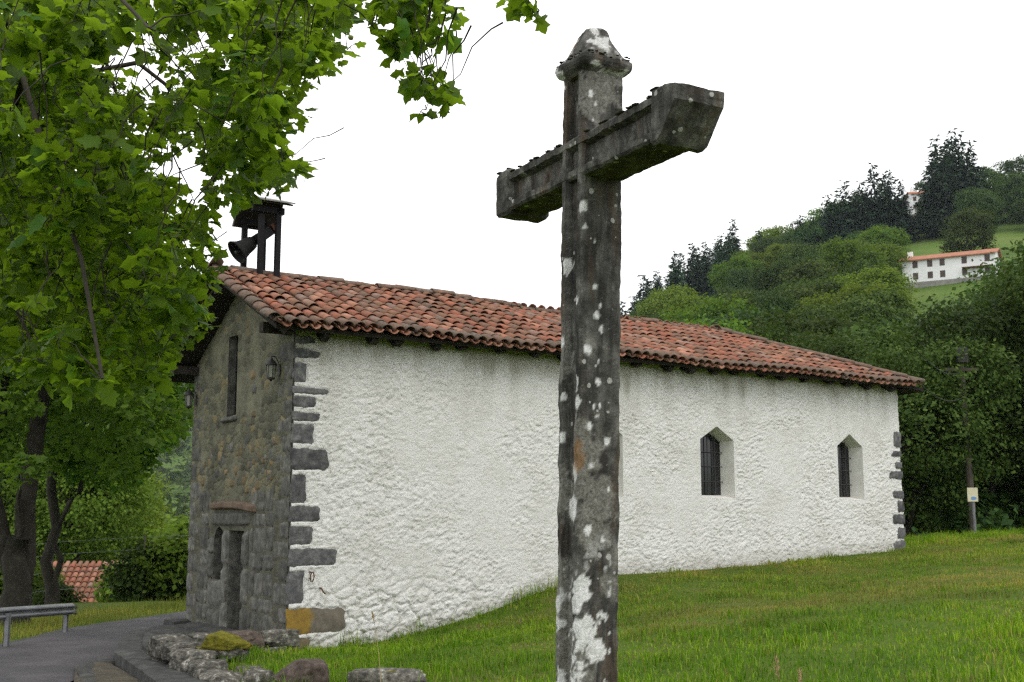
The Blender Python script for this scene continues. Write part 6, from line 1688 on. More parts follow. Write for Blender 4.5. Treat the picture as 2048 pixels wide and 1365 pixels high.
def leafy_tree(tree, clumps, base, rtrunk, fork_z, per, size, half, leaf_mat, n_single, seed, hubs=12, lean_top=(0, 0), single_half=None, droop=0.35, extra_trunks=(), limb_sag=0.32, ref_r=0.17):
    rg = np.random.default_rng(seed)
    base = np.array(base, float)
    fork = np.array([base[0] + lean_top[0], base[1] + lean_top[1], fork_z])
    tk = MB()
    p = branch_path(base - [0, 0, 0.4], fork, 0, rg, 7)
    tk.tube(p, [rtrunk * (1.35 if i == 0 else 1.12 if i == 1 else 1 - 0.05 * i) for i in range(7)], 12)
    for (q0, q1, r0) in extra_trunks:
        pp = branch_path(q0, q1, 0, rg, 7)
        tk.tube(pp, np.linspace(r0, r0 * 0.6, 7), 10)
    tk.build('trunk', MAT['bark'], tree, True)
    # limbs to hubs among the clumps, twigs from the hubs to every clump
    c = clumps[:, :3]
    hub = [c[rg.integers(len(c))]]
    while len(hub) < hubs:
        d = np.min([np.linalg.norm(c - h, axis=1) for h in hub], 0)
        hub.append(c[np.argmax(d * rg.uniform(0.6, 1, len(c)))])
    hub = np.array(hub)
    near_ = np.argmin(np.linalg.norm(c[:, None] - hub[None], axis=2), 1)
    starts = [fork] + [np.array(q1, float) for (_, q1, _) in extra_trunks]
    for h in hub:
        st = starts[int(np.argmin([np.linalg.norm(h - s) for s in starts]))]
        L = np.linalg.norm(h - st)
        pp = branch_path(st, h, limb_sag * L, rg, 10)
        r0 = rtrunk * 0.15
        MB().tube(pp, np.linspace(r0, 0.010, 10), 7).build('limb', MAT['bark_dark'], tree, True)
    tw = MB()
    for i, q in enumerate(c):
        h = hub[near_[i]]
        if np.linalg.norm(q - h) < 0.05: continue
        st = h if np.linalg.norm(q - h) < 0.5 else q + np.array([rg.normal() * 0.2, rg.normal() * 0.2, rg.uniform(0.25, 0.6)])
        tw.tube(branch_path(st, q, 0.05 * np.linalg.norm(q - st), rg, 5), np.linspace(0.006, 0.002, 5), 4)
        for _ in range(2):
            e = q + rg.normal(size=3) * clumps[i, 3] * 0.6
            tw.tube(branch_path(q, e, 0.02, rg, 3), [0.004, 0.003, 0.002], 4, False)
    tag(tw.build('twigs', MAT['bark_dark'], tree, True), kind='stuff')
    P, Nn, T = [], [], []
    for q in clumps:
        k = max(3, int(per * rg.uniform(0.7, 1.3) * min(1.0, (q[3] / ref_r) ** 2)))
        d = rg.normal(size=(k, 3))
        d /= np.linalg.norm(d, axis=1)[:, None]
        rad = q[3] * rg.uniform(0.25, 1.0, k) ** 0.6
        P.append(q[:3] + d * rad[:, None] * np.array([1.0, 1.0, 0.85]))
        n_ = d * 0.25 + np.array([0, 0, 0.8]) + rg.normal(size=(k, 3)) * 0.55
        t_ = d * np.array([1, 1, 0.4]) + rg.normal(size=(k, 3)) * 0.6 - np.array([0, 0, droop])
        Nn.append(n_)
        T.append(t_)
    P, Nn, T = np.concatenate(P), np.concatenate(Nn), np.concatenate(T)
    S = size * rg.uniform(0.45, 1.3, len(P))
    R = frames(Nn, T)
    dist = np.linalg.norm(P - np.array([0, 0, EZ]), axis=1)
    order = np.argsort(-(S / dist))
    rest_ = order
    if n_single:
        v, f = leaf_mesh_data(single_half, True)
        lm = mesh_np('leaf', v, f, False)
        lm.materials.append(leaf_mat)
        for i in order[:n_single]:
            o = obj('leaf', lm, None, tree)
            M = np.eye(4)
            M[:3, :3] = (R[i] * np.array([1.0, CURL.uniform(0.8, 1.1), CURL.uniform(0.2, 2.2)])) * S[i]
            M[:3, 3] = P[i] - np.array(tree.location)
            o.matrix_local = Matrix(M.tolist())
        rest_ = order[n_single:]
    v, f = leaf_mesh_data(half)
    V, Fm = merge_leaves(v, f, R[rest_], S[rest_], P[rest_] - np.array(tree.location))
    tag(obj('foliage', mesh_np('foliage', V, Fm, False), leaf_mat, tree), kind='stuff')
    # twig and trunk meshes were built in world space: bring them to the tree's own origin
    for ch in tree.children:
        if ch.name.split('.')[0] in ('trunk', 'limb', 'twigs'):
            ch.data.transform(Matrix.Translation(-Vector(tree.location)))

NEARC = np.r_[parse(NEAR), parse(HANG), parse(DEEP)]
tb = (-5.6, 9.0, gz(-5.6, 9.0))
t1 = thing('plane_tree', 'plane tree with large lobed leaves hanging over the lane at the upper left', 'tree', tb)
leafy_tree(t1, NEARC, tb, 0.30, 4.9, 36, 0.118, HALF_MID, MAT['leaf'], 300, 5, 16, (0.5, -0.3), HALF_FINE)
pod = rock_mesh((0.035, 0.035, 0.035), 2, 3, box=0, rough=0.02, fine=0.02)
for (x, y, z) in [(-0.98, 6.8, 4.93), (-1.9, 7.2, 4.1), (-2.2, 7.5, 3.6)]:
    obj('seed_ball', mesh_np('seed_ball', pod[0], pod[1], True), MAT['pod'], t1, (x - tb[0], y - tb[1], z - tb[2]))

tb = (-10.75, 25.7, gz(-10.75, 25.7))
t2 = thing('plane_tree', 'forked grey trunked tree behind the guard rail at the left edge', 'tree', tb)
leafy_tree(t2, parse(MIDA), tb, 0.34, 1.6, 75, 0.17, HALF_MID, MAT['leaf_mid'], 0, 6, 12, (0.1, 0), None, 0.3,
           [((-10.78, 25.7, -0.9), (-11.15, 25.6, 5.2), 0.20), ((-10.70, 25.7, -0.9), (-10.3, 26.0, 5.2), 0.26)])
tb = (-12.63, 33.0, gz(-12.63, 33.0))
t3 = thing('plane_tree', 'slim dark trunked tree with a side limb, right of the forked tree', 'tree', tb)
leafy_tree(t3, parse(MIDB), tb, 0.17, 4.4, 75, 0.18, HALF_MID, MAT['leaf_mid'], 0, 7, 10, (-0.2, 0), None, 0.3,
           [((-12.63, 33.0, 0.2), (-11.75, 33.0, 4.6), 0.09)])

# ------------------------------------------------------------------ generic trees
def crown_faces(lobes, nclump, per, size, seed, half=None, spread=0.5, flat=0.5):
    """leaf faces gathered in clumps over the outside of a set of lobes (x, y, z, r)"""
    rg = np.random.default_rng(seed)
    lobes = np.array(lobes, float)
    w = lobes[:, 3] ** 2
    li = rg.choice(len(lobes), nclump, p=w / w.sum())
    d = rg.normal(size=(nclump, 3))
    d[:, 2] += 0.25
    d /= np.linalg.norm(d, axis=1)[:, None]
    c = lobes[li, :3] + d * (lobes[li, 3] * rg.uniform(0.72, 1.04, nclump))[:, None]
    # drop clumps buried inside another lobe
    keep = np.ones(nclump, bool)
    for L in lobes:
        keep &= np.linalg.norm(c - L[:3], axis=1) > 0.62 * L[3]
    c, d = c[keep], d[keep]
    n = len(c)
    P = np.repeat(c, per, 0) + rg.normal(size=(n * per, 3)) * spread * np.array([1, 1, 0.6])
    D = np.repeat(d, per, 0)
    N_ = D * 0.7 + np.array([0, 0, flat]) + rg.normal(size=(n * per, 3)) * 0.55
    T_ = D + rg.normal(size=(n * per, 3)) * 0.7 - np.array([0, 0, 0.4])
    S = size * rg.uniform(0.5, 1.25, n * per)
    v, f = leaf_mesh_data(half or HALF_LOW) if half != 'quad' else (np.array([(0, 0, 0), (.45, .38, -.12), (1, 0, -.15), (.45, -.38, -.12)]), np.array([(0, 1, 2, 3)]))
    return merge_leaves(v, f, frames(N_, T_), S, P)

def random_lobes(rg, h, r, z0, n):
    L = [(0, 0, z0 + (h - z0) * 0.5, r * 0.8)]
    for k in range(n):
        a = rg.uniform(0, 6.28)
        q = rg.uniform(0.35, 0.85) * r
        z = rg.uniform(z0 + 0.15 * (h - z0), h - 0.30 * r)
        rr = rg.uniform(0.30, 0.55) * r * (1 - 0.3 * abs(z - (z0 + h) / 2) / (h - z0) * 2 * 0.6)
        L.append((q * math.cos(a), q * math.sin(a), z, rr))
    L.append((rg.uniform(-.2, .2) * r, rg.uniform(-.2, .2) * r, h - 0.45 * r, 0.45 * r))
    return L

def proto_tree(name, h, r, z0, seed, mat, nclump, per, size, spread, trunk_r=0.22, half='quad', nl=11):
    rg = np.random.default_rng(seed)
    t = bpy.data.objects.new(name, None)
    v, f = crown_faces(random_lobes(rg, h, r, z0, nl), nclump, per, size, seed, half, spread)
    cr = mesh_np('crown', v, f, False)
    cr.materials.append(mat)
    tk = MB()
    pts = branch_path((0, 0, -0.6), (rg.uniform(-.3, .3), rg.uniform(-.3, .3), h * 0.62), 0, rg, 6)
    tk.tube(pts, np.linspace(trunk_r, trunk_r * 0.4, 6), 8)
    for k in range(5):
        a = rg.uniform(0, 6.28)
        st = pts[2 + k % 3]
        tk.tube(branch_path(st, st + np.array([math.cos(a) * r * .6, math.sin(a) * r * .6, h * .22]), 0.2, rg, 4), np.linspace(trunk_r * .45, .03, 4), 5)
    tm = mesh_py('trunk', tk.v, tk.f, True)
    tm.materials.append(MAT['bark'])
    return name, cr, tm
def proto_conifer(name, h, r, seed, mat, levels=17, per=30, size=0.7):
    rg = np.random.default_rng(seed)
    P, N_, T_ = [], [], []
    for k in range(levels):
        f_ = k / (levels - 1)
        z = h * (0.14 + 0.86 * f_)
        rr = r * (1 - f_) ** 0.8 * rg.uniform(0.7, 1.15) + 0.15
        nb = max(4, int(9 * (1 - f_)) + 2)
        for b in range(nb):
            a = 6.28 * (b + rg.uniform(-.3, .3)) / nb
            L = rr * rg.uniform(0.65, 1.1)
            m = max(3, int(per * L / r))
            q = rg.uniform(0.12, 1, m)
            dirv = np.array([math.cos(a), math.sin(a), 0])
            p = dirv * (q * L)[:, None] + np.array([0, 0, z]) + np.array([0, 0, -0.22])[None] * (q * L)[:, None] + rg.normal(size=(m, 3)) * 0.16 * (1 + r * 0.1)
            P.append(p)
            N_.append(np.array([0, 0, 1.0]) + dirv * 0.3 + rg.normal(size=(m, 3)) * 0.4)
            T_.append(dirv + rg.normal(size=(m, 3)) * 0.6)
    P, N_, T_ = map(np.concatenate, (P, N_, T_))
    S = size * rg.uniform(0.6, 1.2, len(P))
    v = np.array([(0, 0, 0), (.4, .2, -.06), (1, 0, -.15), (.4, -.2, -.06)])
    V, Fm = merge_leaves(v, np.array([(0, 1, 2, 3)]), frames(N_, T_), S, P)
    cr = mesh_np('crown', V, Fm, False)
    cr.materials.append(mat)
    tk = MB().tube([(0, 0, -1), (0, 0, h * .5), (0, 0, h * .97)], [0.28, 0.16, 0.03], 7)
    tm = mesh_py('trunk', tk.v, tk.f, True)
    tm.materials.append(MAT['bark'])
    return name, cr, tm
def plant(proto, x, y, label, group, scale=1.0, rz=0.0, sz=1.0, cat='tree', dz=0.0):
    name, cr, tm = proto
    t = thing(name, label, cat, (x, y, gz(x, y) - 0.1 + dz), rz, group)
    t.scale = (scale, scale, scale * sz)
    obj('trunk', tm, None, t)
    obj('crown', cr, None, t)
    return t

vr = random.Random(77)
# near trees behind the chapel on the right: leaf sized faces
near_protos = [proto_tree('broadleaf_tree', 11.0, 4.0, 0.8, 300 + k, MAT['crown_dark'] if k % 2 else MAT['crown'], 1500, 26, 0.22, 0.36, 0.25, nl=18) for k in range(3)]
NEAR_TREES = [(12.2, 36.5, 0, 0.62, 0.2, 'dark leafy tree close behind the right end of the chapel'),
              (15.6, 38.5, 1, 0.72, 1.3, 'dark tree whose foliage surrounds the wooden utility pole'),
              (19.2, 39.0, 2, 0.85, 2.0, 'tall leafy tree at the right edge, above the small sign'),
              (16.0, 47.0, 0, 0.64, 3.3, 'tall tree behind the utility pole, rising over its top'),
              (22.5, 46.0, 1, 1.05, 4.0, 'large tree at the right edge behind the leafy one'),
              (11.8, 46.0, 2, 0.70, 5.0, 'bushy green tree seen over the far corner of the chapel roof'),
              (26.0, 54.0, 2, 1.15, 0.9, 'broad tree on the rise at the right edge, below the farmhouse'),
              (20.5, 60.0, 0, 0.74, 2.6, 'light green tree between the utility pole and the farmhouse slope'),
              (10.6, 41.0, 1, 0.55, 2.9, 'low dark tree hidden in the shade by the chapel end wall'),
              (14.5, 55.0, 1, 0.8, 1.9, 'yellowish green tree rising from the end of the chapel roof')]
for x, y, k, sc_, rz, lab in NEAR_TREES:
    plant(near_protos[k], x, y, lab, 'leafy trees behind the chapel', sc_, rz)
# dense undergrowth under them
us = []
ug = np.random.default_rng(5)
for k in range(46):
    x = ug.uniform(9.5, 30)
    y = 33.0 + (x - 9.5) * 0.22 + ug.uniform(0, 9)
    us.append((x, y, gz(x, y) + ug.uniform(0.2, 1.0), ug.uniform(0.7, 1.5)))
v, f = crown_faces(us, 1300, 18, 0.26, 9, 'quad', 0.3)
tag(obj('undergrowth', mesh_np('undergrowth', v, f, False), MAT['crown_dark']), 'dark tangled undergrowth below the trees at the right', 'bushes', kind='stuff')

# hillside trees
hill_protos = [proto_tree('broadleaf_tree', 9.5, 5.0, 1.0, 400 + k, [MAT['crown'], MAT['crown_dark'], MAT['crown'], MAT['bush']][k % 4], 700, 22, 0.38, 0.42, 0.3, nl=9) for k in range(6)]
con_protos = [proto_conifer('conifer', 17.0, 4.2, 500 + k, MAT['conifer'], 19, 34, 1.25) for k in range(3)]
placed = []
def try_place(x, y, gap):
    for (a, b, g) in placed:
        if (a - x) ** 2 + (b - y) ** 2 < (0.5 * (gap + g)) ** 2:
            return False
    placed.append((x, y, gap))
    return True
HOUSE = (104.0, 272.0)
def blocked(x, y):
    u = x / y
    if 228 < y < 275 and 0.325 < u < 0.44: return True               # the farmhouse and its yard
    if False: return True  # the view down from it
    if 275 < y < (346 if u < 0.385 else 386) and u > 0.325: return vr.random() > 0.04                      # meadow above the farmhouse
    if 215 < y < 335 and 0.142 < u < 0.182: return True              # meadow at the foot of the pines
    return False
def hides_house(x, y, h):
    u = x / y
    e = (gz(x, y) + h - EZ) / y
    return (0.318 < u < 0.432 and y < 252 and e > 0.184) or (0.40 < u < 0.50 and y < 276 and e > 0.217)
zones = [
    (58, 78, 0.16, 0.50, 22, 8.0, (0.75, 1.0), 'leafy tree in the belt just beyond the chapel trees', 'trees in the belt beyond the chapel', 0),
    (78, 125, 0.10, 0.52, 34, 10, (0.8, 1.15), 'rounded tree on the lower part of the wooded hill', 'trees on the lower hillside', 0),
    (125, 200, 0.10, 0.50, 46, 11, (0.85, 1.25), 'rounded tree half way up the hill below the farmhouse', 'trees on the middle hillside', 0),
    (200, 292, 0.08, 0.50, 70, 12, (0.9, 1.4), 'small looking round tree high on the hill, level with the farmhouse', 'trees high on the hillside', 0),
    (325, 395, 0.20, 0.50, 48, 11, (1.1, 1.75), 'dark round tree along the top of the hill', 'trees on the hill top', 0),
    (296, 400, 0.05, 0.20, 130, 7.5, (0.85, 1.3), 'dark conifer in the plantation falling to the left on the hill', 'conifers of the plantation', 1),
]
for (y0, y1, u0, u1, n, gap, scs, lab, grp, kind) in zones:
    k = 0
    tries = 0
    while k < n and tries < 3000:
        tries += 1
        y = vr.uniform(y0, y1)
        x = vr.uniform(u0, u1) * y
        if blocked(x, y) or not try_place(x, y, gap * vr.uniform(0.75, 1.1)):
            continue
        sc_ = vr.uniform(*scs)
        if kind == 0 and 318 < y < 358 and 0.265 < x / y < 0.345:
            continue
        if 300 < y < 386 and 0.334 < x / y < 0.372 and kind == 0:
            continue
        if hides_house(x, y, 11.5 * sc_):
            continue
        if kind == 0:
            plant(vr.choice(hill_protos), x, y, lab, grp, sc_, vr.uniform(0, 6.28), vr.uniform(0.85, 1.15))
        else:
            plant(vr.choice(con_protos), x, y, lab, grp, sc_, vr.uniform(0, 6.28), vr.uniform(0.9, 1.1))
        k += 1
# the tall dark conifers that stand against the sky
for u, y, sc_, lab in [(0.292, 345, 1.35, 'tallest dark conifer of the left hand skyline clump'), (0.300, 352, 1.15, 'dark conifer leaning on the tallest one in the skyline clump'), (0.283, 350, 1.1, 'lower conifer at the left end of the skyline clump'),
                       (0.318, 345, 1.5, 'pointed conifer second from the left on the skyline'), (0.327, 352, 1.25, 'narrow conifer right of the pointed skyline conifer'), (0.331, 348, 1.35, 'conifer beside the half hidden white house'),
                       (0.371, 345, 1.5, 'broad dark conifer right of the half hidden white house'), (0.374, 352, 1.7, 'highest conifer of the right hand skyline group'), (0.384, 348, 1.6, 'conifer right of the highest skyline conifer'), (0.394, 350, 1.7, 'rounded dark conifer at the right end of the skyline group'),
                       (0.262, 350, 0.9, 'small conifer on the ridge left of the skyline clump'), (0.215, 360, 1.0, 'single conifer on the ridge among round trees'), (0.19, 365, 1.1, 'conifer on the ridge above the small meadow'),
                       (0.276, 352, 1.2, 'conifer at the far left of the skyline clump, half hidden'), (0.307, 346, 1.25, 'dark conifer between the clump and the pointed skyline conifer'), (0.341, 352, 1.1, 'conifer just left of the half hidden white house wall'),
                       (0.380, 340, 1.5, 'front conifer of the right hand skyline group'), (0.403, 352, 1.5, 'last conifer of the right hand group against the sky'), (0.388, 356, 1.75, 'conifer rising behind the right hand skyline group'), (0.252, 356, 1.0, 'ridge conifer left of the clump, between round trees')]:
    plant(con_protos[int(sc_ * 10) % 3], u * y, y, lab, 'conifers on the hill skyline', sc_ * 1.04, u * 50, 1.0)
# every hillside tree gets the label that finds it: its tone and size, the landmark it is above or beside, its turn from the left
LANDMARKS = [(0.095, 'beside the cross shaft'), (0.14, 'right of the cross'), (0.19, 'above the nearer window'), (0.245, 'left of the skyline conifers'),
             (0.30, 'below the skyline conifers'), (0.345, 'below the half hidden house'), (0.40, 'in line with the farmhouse'), (0.9, 'right of the farmhouse')]
BANDS = {'trees in the belt beyond the chapel': 'behind the chapel trees', 'trees on the lower hillside': 'low on the hill', 'trees on the middle hillside': 'half way up the hill',
         'trees high on the hillside': 'high on the hill', 'trees on the hill top': 'along the hill top', 'conifers of the plantation': 'in the dark plantation'}
TONE = {}
for i, p in enumerate(hill_protos): TONE[p[1].name] = ['olive green round', 'dark green round', 'olive green spreading', 'yellow green bushy', 'mid green uneven', 'deep green domed'][i]
for i, p in enumerate(con_protos): TONE[p[1].name] = ['slim conifer', 'ragged conifer', 'dense conifer'][i]
ORD = ['', 'second ', 'third ', 'fourth ', 'fifth ', 'sixth ', 'seventh ', 'eighth ', 'ninth ', 'tenth ']
cells = {}
for o in list(COL.objects):
    if o.get('group') in BANDS and o.parent is None:
        u = o.location.x / o.location.y
        lm = next(t for q, t in LANDMARKS if u < q)
        tone = TONE[[c for c in o.children if c.name.startswith('crown')][0].data.name]
        cells.setdefault((o['group'], lm, tone), []).append((u, o))
for (g, lm, tone), L in cells.items():
    L.sort(key=lambda q: q[0])
    if 'plantation' in g and len(L) > 5:
        L.sort(key=lambda q: q[1].location.y)
        h_ = (len(L) + 2) // 3
        for k_, row in enumerate(('front row ', 'middle row ', 'back row ')):
            part_ = sorted(L[k_ * h_:(k_ + 1) * h_], key=lambda q: q[0])
            for i, (u, o) in enumerate(part_):
                o['label'] = ('leftmost ' if i == 0 else ORD[min(i, 9)] + 'from left ') + row + tone + ' in the dark plantation, ' + lm
        continue
    for i, (u, o) in enumerate(L):
        noun = tone if 'conifer' in tone else tone + ' tree'
        turn = '' if len(L) == 1 else ('leftmost ' if i == 0 else ORD[min(i, 9)] + 'from left ' )
        o['label'] = ('%s%s %s, %s' % (turn, noun, BANDS[g], lm))
# scrub that closes the wood floor
us = []
ug = np.random.default_rng(15)
while len(us) < 330:
    y = ug.uniform(55, 345)
    x = ug.uniform(0.07, 0.52) * y
    if hides_house(x, y, 2.5): continue
    if blocked(x, y): 
        if ug.random() > 0.12: continue
    us.append((x, y, gz(x, y) + 0.0, ug.uniform(0.7, 1.6)))
v, f = crown_faces(us, 5200, 14, 0.42, 19, 'quad', 0.45)
tag(obj('hill_scrub', mesh_np('hill_scrub', v, f, False), MAT['crown'],), 'low green scrub filling the gaps of the wooded hillside', 'bushes', kind='stuff')

# left of the lane: bushes, trees of the valley side
bush_protos = [proto_tree('bush', 2.6, 1.5, 0.1, 600 + k, MAT['bush'] if k != 1 else MAT['crown'], 330, 18, 0.24, 0.24, 0.06, nl=8) for k in range(3)]
for x, y, k, sc_, lab in [(-9.6, 35.0, 0, 0.75, 'leafy bush at the lane edge beside the chapel corner'), (-10.6, 34.9, 1, 0.70, 'dark round bush on the verge in front of the red roof'), (-8.2, 36.2, 0, 0.9, 'bright bush half hidden by the stone front'),
                          (-16.0, 39.0, 2, 0.85, 'pale green bush between the two trunks'), (-17.0, 38.0, 0, 0.9, 'green bush behind the forked tree'), (-13.2, 42.5, 2, 0.8, 'light bush over the verge right of the red roof'),
                          (-10.4, 43.0, 0, 1.25, 'tall yellow green bush behind the lane bushes'), (-19.5, 36.0, 1, 0.9, 'bush at the left edge behind the guard rail'), (-13.9, 36.6, 1, 0.42, 'small dark bush at the foot of the slim trunk')]:
    plant(bush_protos[k], x, y, lab, 'bushes along the lane', sc_, x, 1.0, 'bush')
valley_protos = [proto_tree('broadleaf_tree', 10.0, 5.0, 0.6, 700 + k, [MAT['bush'], MAT['crown'], MAT['bush']][k], 1100, 24, 0.26, 0.40, 0.25, nl=12) for k in range(3)]
for x, y, k, sc_, lab in [(-19.6, 54, 0, 0.7, 'light green tree down the valley behind the low red roof'), (-22.0, 58, 0, 0.8, 'rounded tree below the lane behind the red roof'), (-24.5, 61, 3, 0.85, 'light tree in the valley behind the slim trunk'),
                          (-27.0, 58, 1, 0.9, 'tree in the valley behind the forked trunk'), (-26.5, 74, 0, 1.0, 'big rounded tree down the valley, left of the blue gap'), (-30.0, 78, 1, 1.1, 'valley tree beyond the red roof'), (-32.0, 72, 2, 1.1, 'dark valley tree at the left edge'),
                          (-31.0, 96, 3, 1.0, 'far pale green tree low beside the valley gap'), (-30.0, 104, 0, 1.2, 'far tree low in the valley at the left'), (-41.0, 100, 2, 1.3, 'far dark tree at the left edge of the valley'), (-37.0, 130, 3, 1.1, 'farthest round tree beside the valley gap')]:
    plant(valley_protos[k % 3], x, y, lab, 'trees of the valley', sc_, x, 1.0)
us = []
ug = np.random.default_rng(25)
for k in range(500):
    y = ug.uniform(420, 1300)
    x = ug.uniform(-0.42, -0.17) * y
    us.append((x, y, gz(x, y) + 3, ug.uniform(6, 15)))
v, f = crown_faces(us, 3600, 6, 5.0, 29, 'quad', 3.5)
tag(obj('far_wood', mesh_np('far_wood', v, f, False), MAT['crown']), 'far blue green wooded hillside across the valley', 'wood', kind='stuff')

# fence along the lane
fn = thing('wire_fence', 'thin wire fence on the verge beyond the lane', 'fence', (0, 0, 0))
fp = [(-16.5, 33.6), (-13.2, 34.3), (-10.6, 34.4), (-8.9, 34.3), (-6.9, 35.4)]
for x, y in fp:
    z = gz(x, y)
    MB().tube([(x, y, z - 0.3), (x, y, z + 1.9)], 0.025, 6).build('post', MAT['pole_wood'], fn)
for hh in (0.5, 1.0, 1.5, 1.85):
    MB().tube([(x, y, gz(x, y) + hh) for x, y in fp], 0.006, 4).build('wire', MAT['galv'], fn)

# ------------------------------------------------------------------ houses
def house(name, label, x, y, z, rz, L, D, H, base_h, rows, cols, roof_h=1.6):
    h = thing(name, label, 'house', (x, y, z), rz)
    MB().box((-L / 2, 0, base_h), (L / 2, D, H)).build('wall', MAT['house_white'], h)
    MB().box((-L / 2 - 0.05, -0.05, -3.5), (L / 2 + 0.05, D + .05, base_h)).build('stone_base', MAT['house_stone'], h)
    o = 0.6
    mb = MB()
    mb.add([(-L / 2 - o, -o, H - 0.1), (L / 2 + o, -o, H - 0.1), (L / 2 + o, D / 2, H + roof_h), (-L / 2 - o, D / 2, H + roof_h), (-L / 2 - o, D + o, H - 0.1), (L / 2 + o, D + o, H - 0.1),
            (-L / 2 - o, -o, H - 0.3), (L / 2 + o, -o, H - 0.3), (L / 2 + o, D / 2, H + roof_h - .2), (-L / 2 - o, D / 2, H + roof_h - .2), (-L / 2 - o, D + o, H - 0.3), (L / 2 + o, D + o, H - 0.3)],
           [(0, 1, 2, 3), (3, 2, 5, 4), (0, 6, 7, 1), (6, 9, 8, 7), (9, 10, 11, 8), (4, 5, 11, 10), (0, 3, 9, 6), (3, 4, 10, 9), (1, 7, 8, 2), (2, 8, 11, 5)])
    rf_ = mb.build('roof', MAT['house_roof'], h)
    # gable ends
    for sx in (-1, 1):
        MB().add([(sx * L / 2, 0, H), (sx * L / 2, D, H), (sx * L / 2, D / 2, H + roof_h * 0.9)], [(0, 1, 2) if sx > 0 else (0, 2, 1)]).build('gable', MAT['house_white'], h)
    MB().box((-L / 2 + 0.5, D / 2 - 0.4, H + 0.5), (-L / 2 + 1.6, D / 2 + 0.4, H + roof_h + 1.0)).build('chimney', MAT['house_white'], rf_)
    for zr in rows:
        for cx_ in cols:
            w = MB()
            w.box((cx_ - 0.52, -0.04, zr - 0.72), (cx_ + 0.52, 0.02, zr + 0.72)).build('window', MAT['house_glass'], h)
    return h
hx, hy = 90.8, 243.0
fh = house('farmhouse', 'long white farmhouse with red roof on a grey stone base up on the hill', hx + 1.2, hy, 49.0, -0.50, 18.6, 9, 7.3, 2.4, (3.7, 6.2), (-6.6, -3.6, -1.1, 3.3, 7.8), 1.7)
fh.scale = (1.0, 1.0, 1.0)
MB().box((-13.4, 1.0, -3), (-9.4, 6.4, 3.6)).build('annex', MAT['house_white'], fh)
MB().box((-13.7, 0.7, 3.6), (-9.4, 6.7, 3.85)).build('annex_roof', MAT['house_roof'], fh)
MB().box((2.9, -1.2, 4.3), (9.0, 0.05, 4.5)).build('balcony', MAT['rust'], fh)
house('house', 'white house mostly hidden by conifers near the hill top', 137.0, 378, gz(137.0, 378) + 3.4, -0.15, 9, 9, 7.5, 0.5, (3.0, 5.6), (-3.5, 0.5, 3.8), 1.8)
rh = house('house', 'low house below the lane of which only the red roof shows', -15.7, 45.6, -3.75, 0.12, 3.2, 5.6, 2.0, 0.2, (1.1,), (-1.5, 1.5), 1.9)
for ch in list(rh.children):
    if ch.name.startswith('roof'):
        for g in list(ch.children):
            bpy.data.objects.remove(g)
# tile rows on the near house's roof
rt = []
for c in range(20):
    for r in range(11):
        x = -2.35 + 0.245 * c
        d = r / 11
        rt.append(Matrix.Translation((x, -0.6 + d * 3.3, 1.93 + d * 2.0)) @ Matrix.Rotation(math.pi / 2, 4, 'Z') @ Matrix.Rotation(-0.48, 4, 'Y'))
v, f = merged(CV, CF, rt)
tag(obj('roof_tile', mesh_np('roof_tile', v, f, True), MAT['tile'], rh), kind='stuff')

# ------------------------------------------------------------------ sign and utility pole
z0 = gz(12.05, 31.0)
sg = thing('sign_post', 'small cream sign with a blue mark on a thin steel post', 'sign', (12.05, 31.0, z0))
MB().tube([(0.02, 0, -0.4), (0, 0, 1.36)], 0.035, 8).build('post', MAT['galv'], sg)
MB().box((-0.15, -0.05, 1.0), (0.12, -0.035, 1.36)).build('plate', MAT['sign_cream'], sg)
pts = [(0.0 + 0.075 * math.cos(a) * (1 + 0.2 * math.cos(3 * a)), 1.085 + 0.045 * math.sin(a)) for a in np.linspace(0, 6.28, 15)[:-1]]
MB().prism([(p[0], p[1]) for p in pts], -0.054, -0.051, 'y').build('blue_mark', MAT['sign_blue'], sg)
MB().prism([(-0.11, 1.2), (-0.02, 1.2), (-0.02, 1.32), (-0.11, 1.32)], -0.054, -0.051, 'y').build('printed_square', MAT['sign_cream'], sg)
z0 = gz(14.0, 35.4)
up = thing('utility_pole', 'old wooden utility pole with a dark box at its top, half lost in the foliage', 'utility pole', (13.55, 35.2, z0))
MB().tube([(0.12, 0, -0.5), (0.0, 0, 5.75)], [0.11, 0.085], 10).build('pole', MAT['pole_wood'], up)
MB().box((-0.16, -0.22, 5.35), (0.16, -0.09, 5.8)).build('transformer_box', MAT['iron'], up)
MB().box((-0.5, -0.07, 5.1), (0.5, 0.0, 5.2)).build('crossbar', MAT['pole_wood'], up)
cb = MB()
ex, ey, ez_ = on_chapel(15.3, -0.4, 5.0)
px_, py_, pz_ = 13.55, 35.1, z0 + 4.3
for dz in (0.0, 0.75):
    pts = []
    for t in np.linspace(0, 1, 12):
        pts.append((ex + (px_ - ex) * t, ey + (py_ - ey) * t, ez_ + 0.1 + dz + (pz_ - ez_ - 0.1) * t - 0.25 * math.sin(math.pi * t)))
    cb.tube(pts, 0.012, 5)
tag(cb.build('cable', MAT['iron']), 'thin pair of cables from the chapel eave to the utility pole', 'cable')

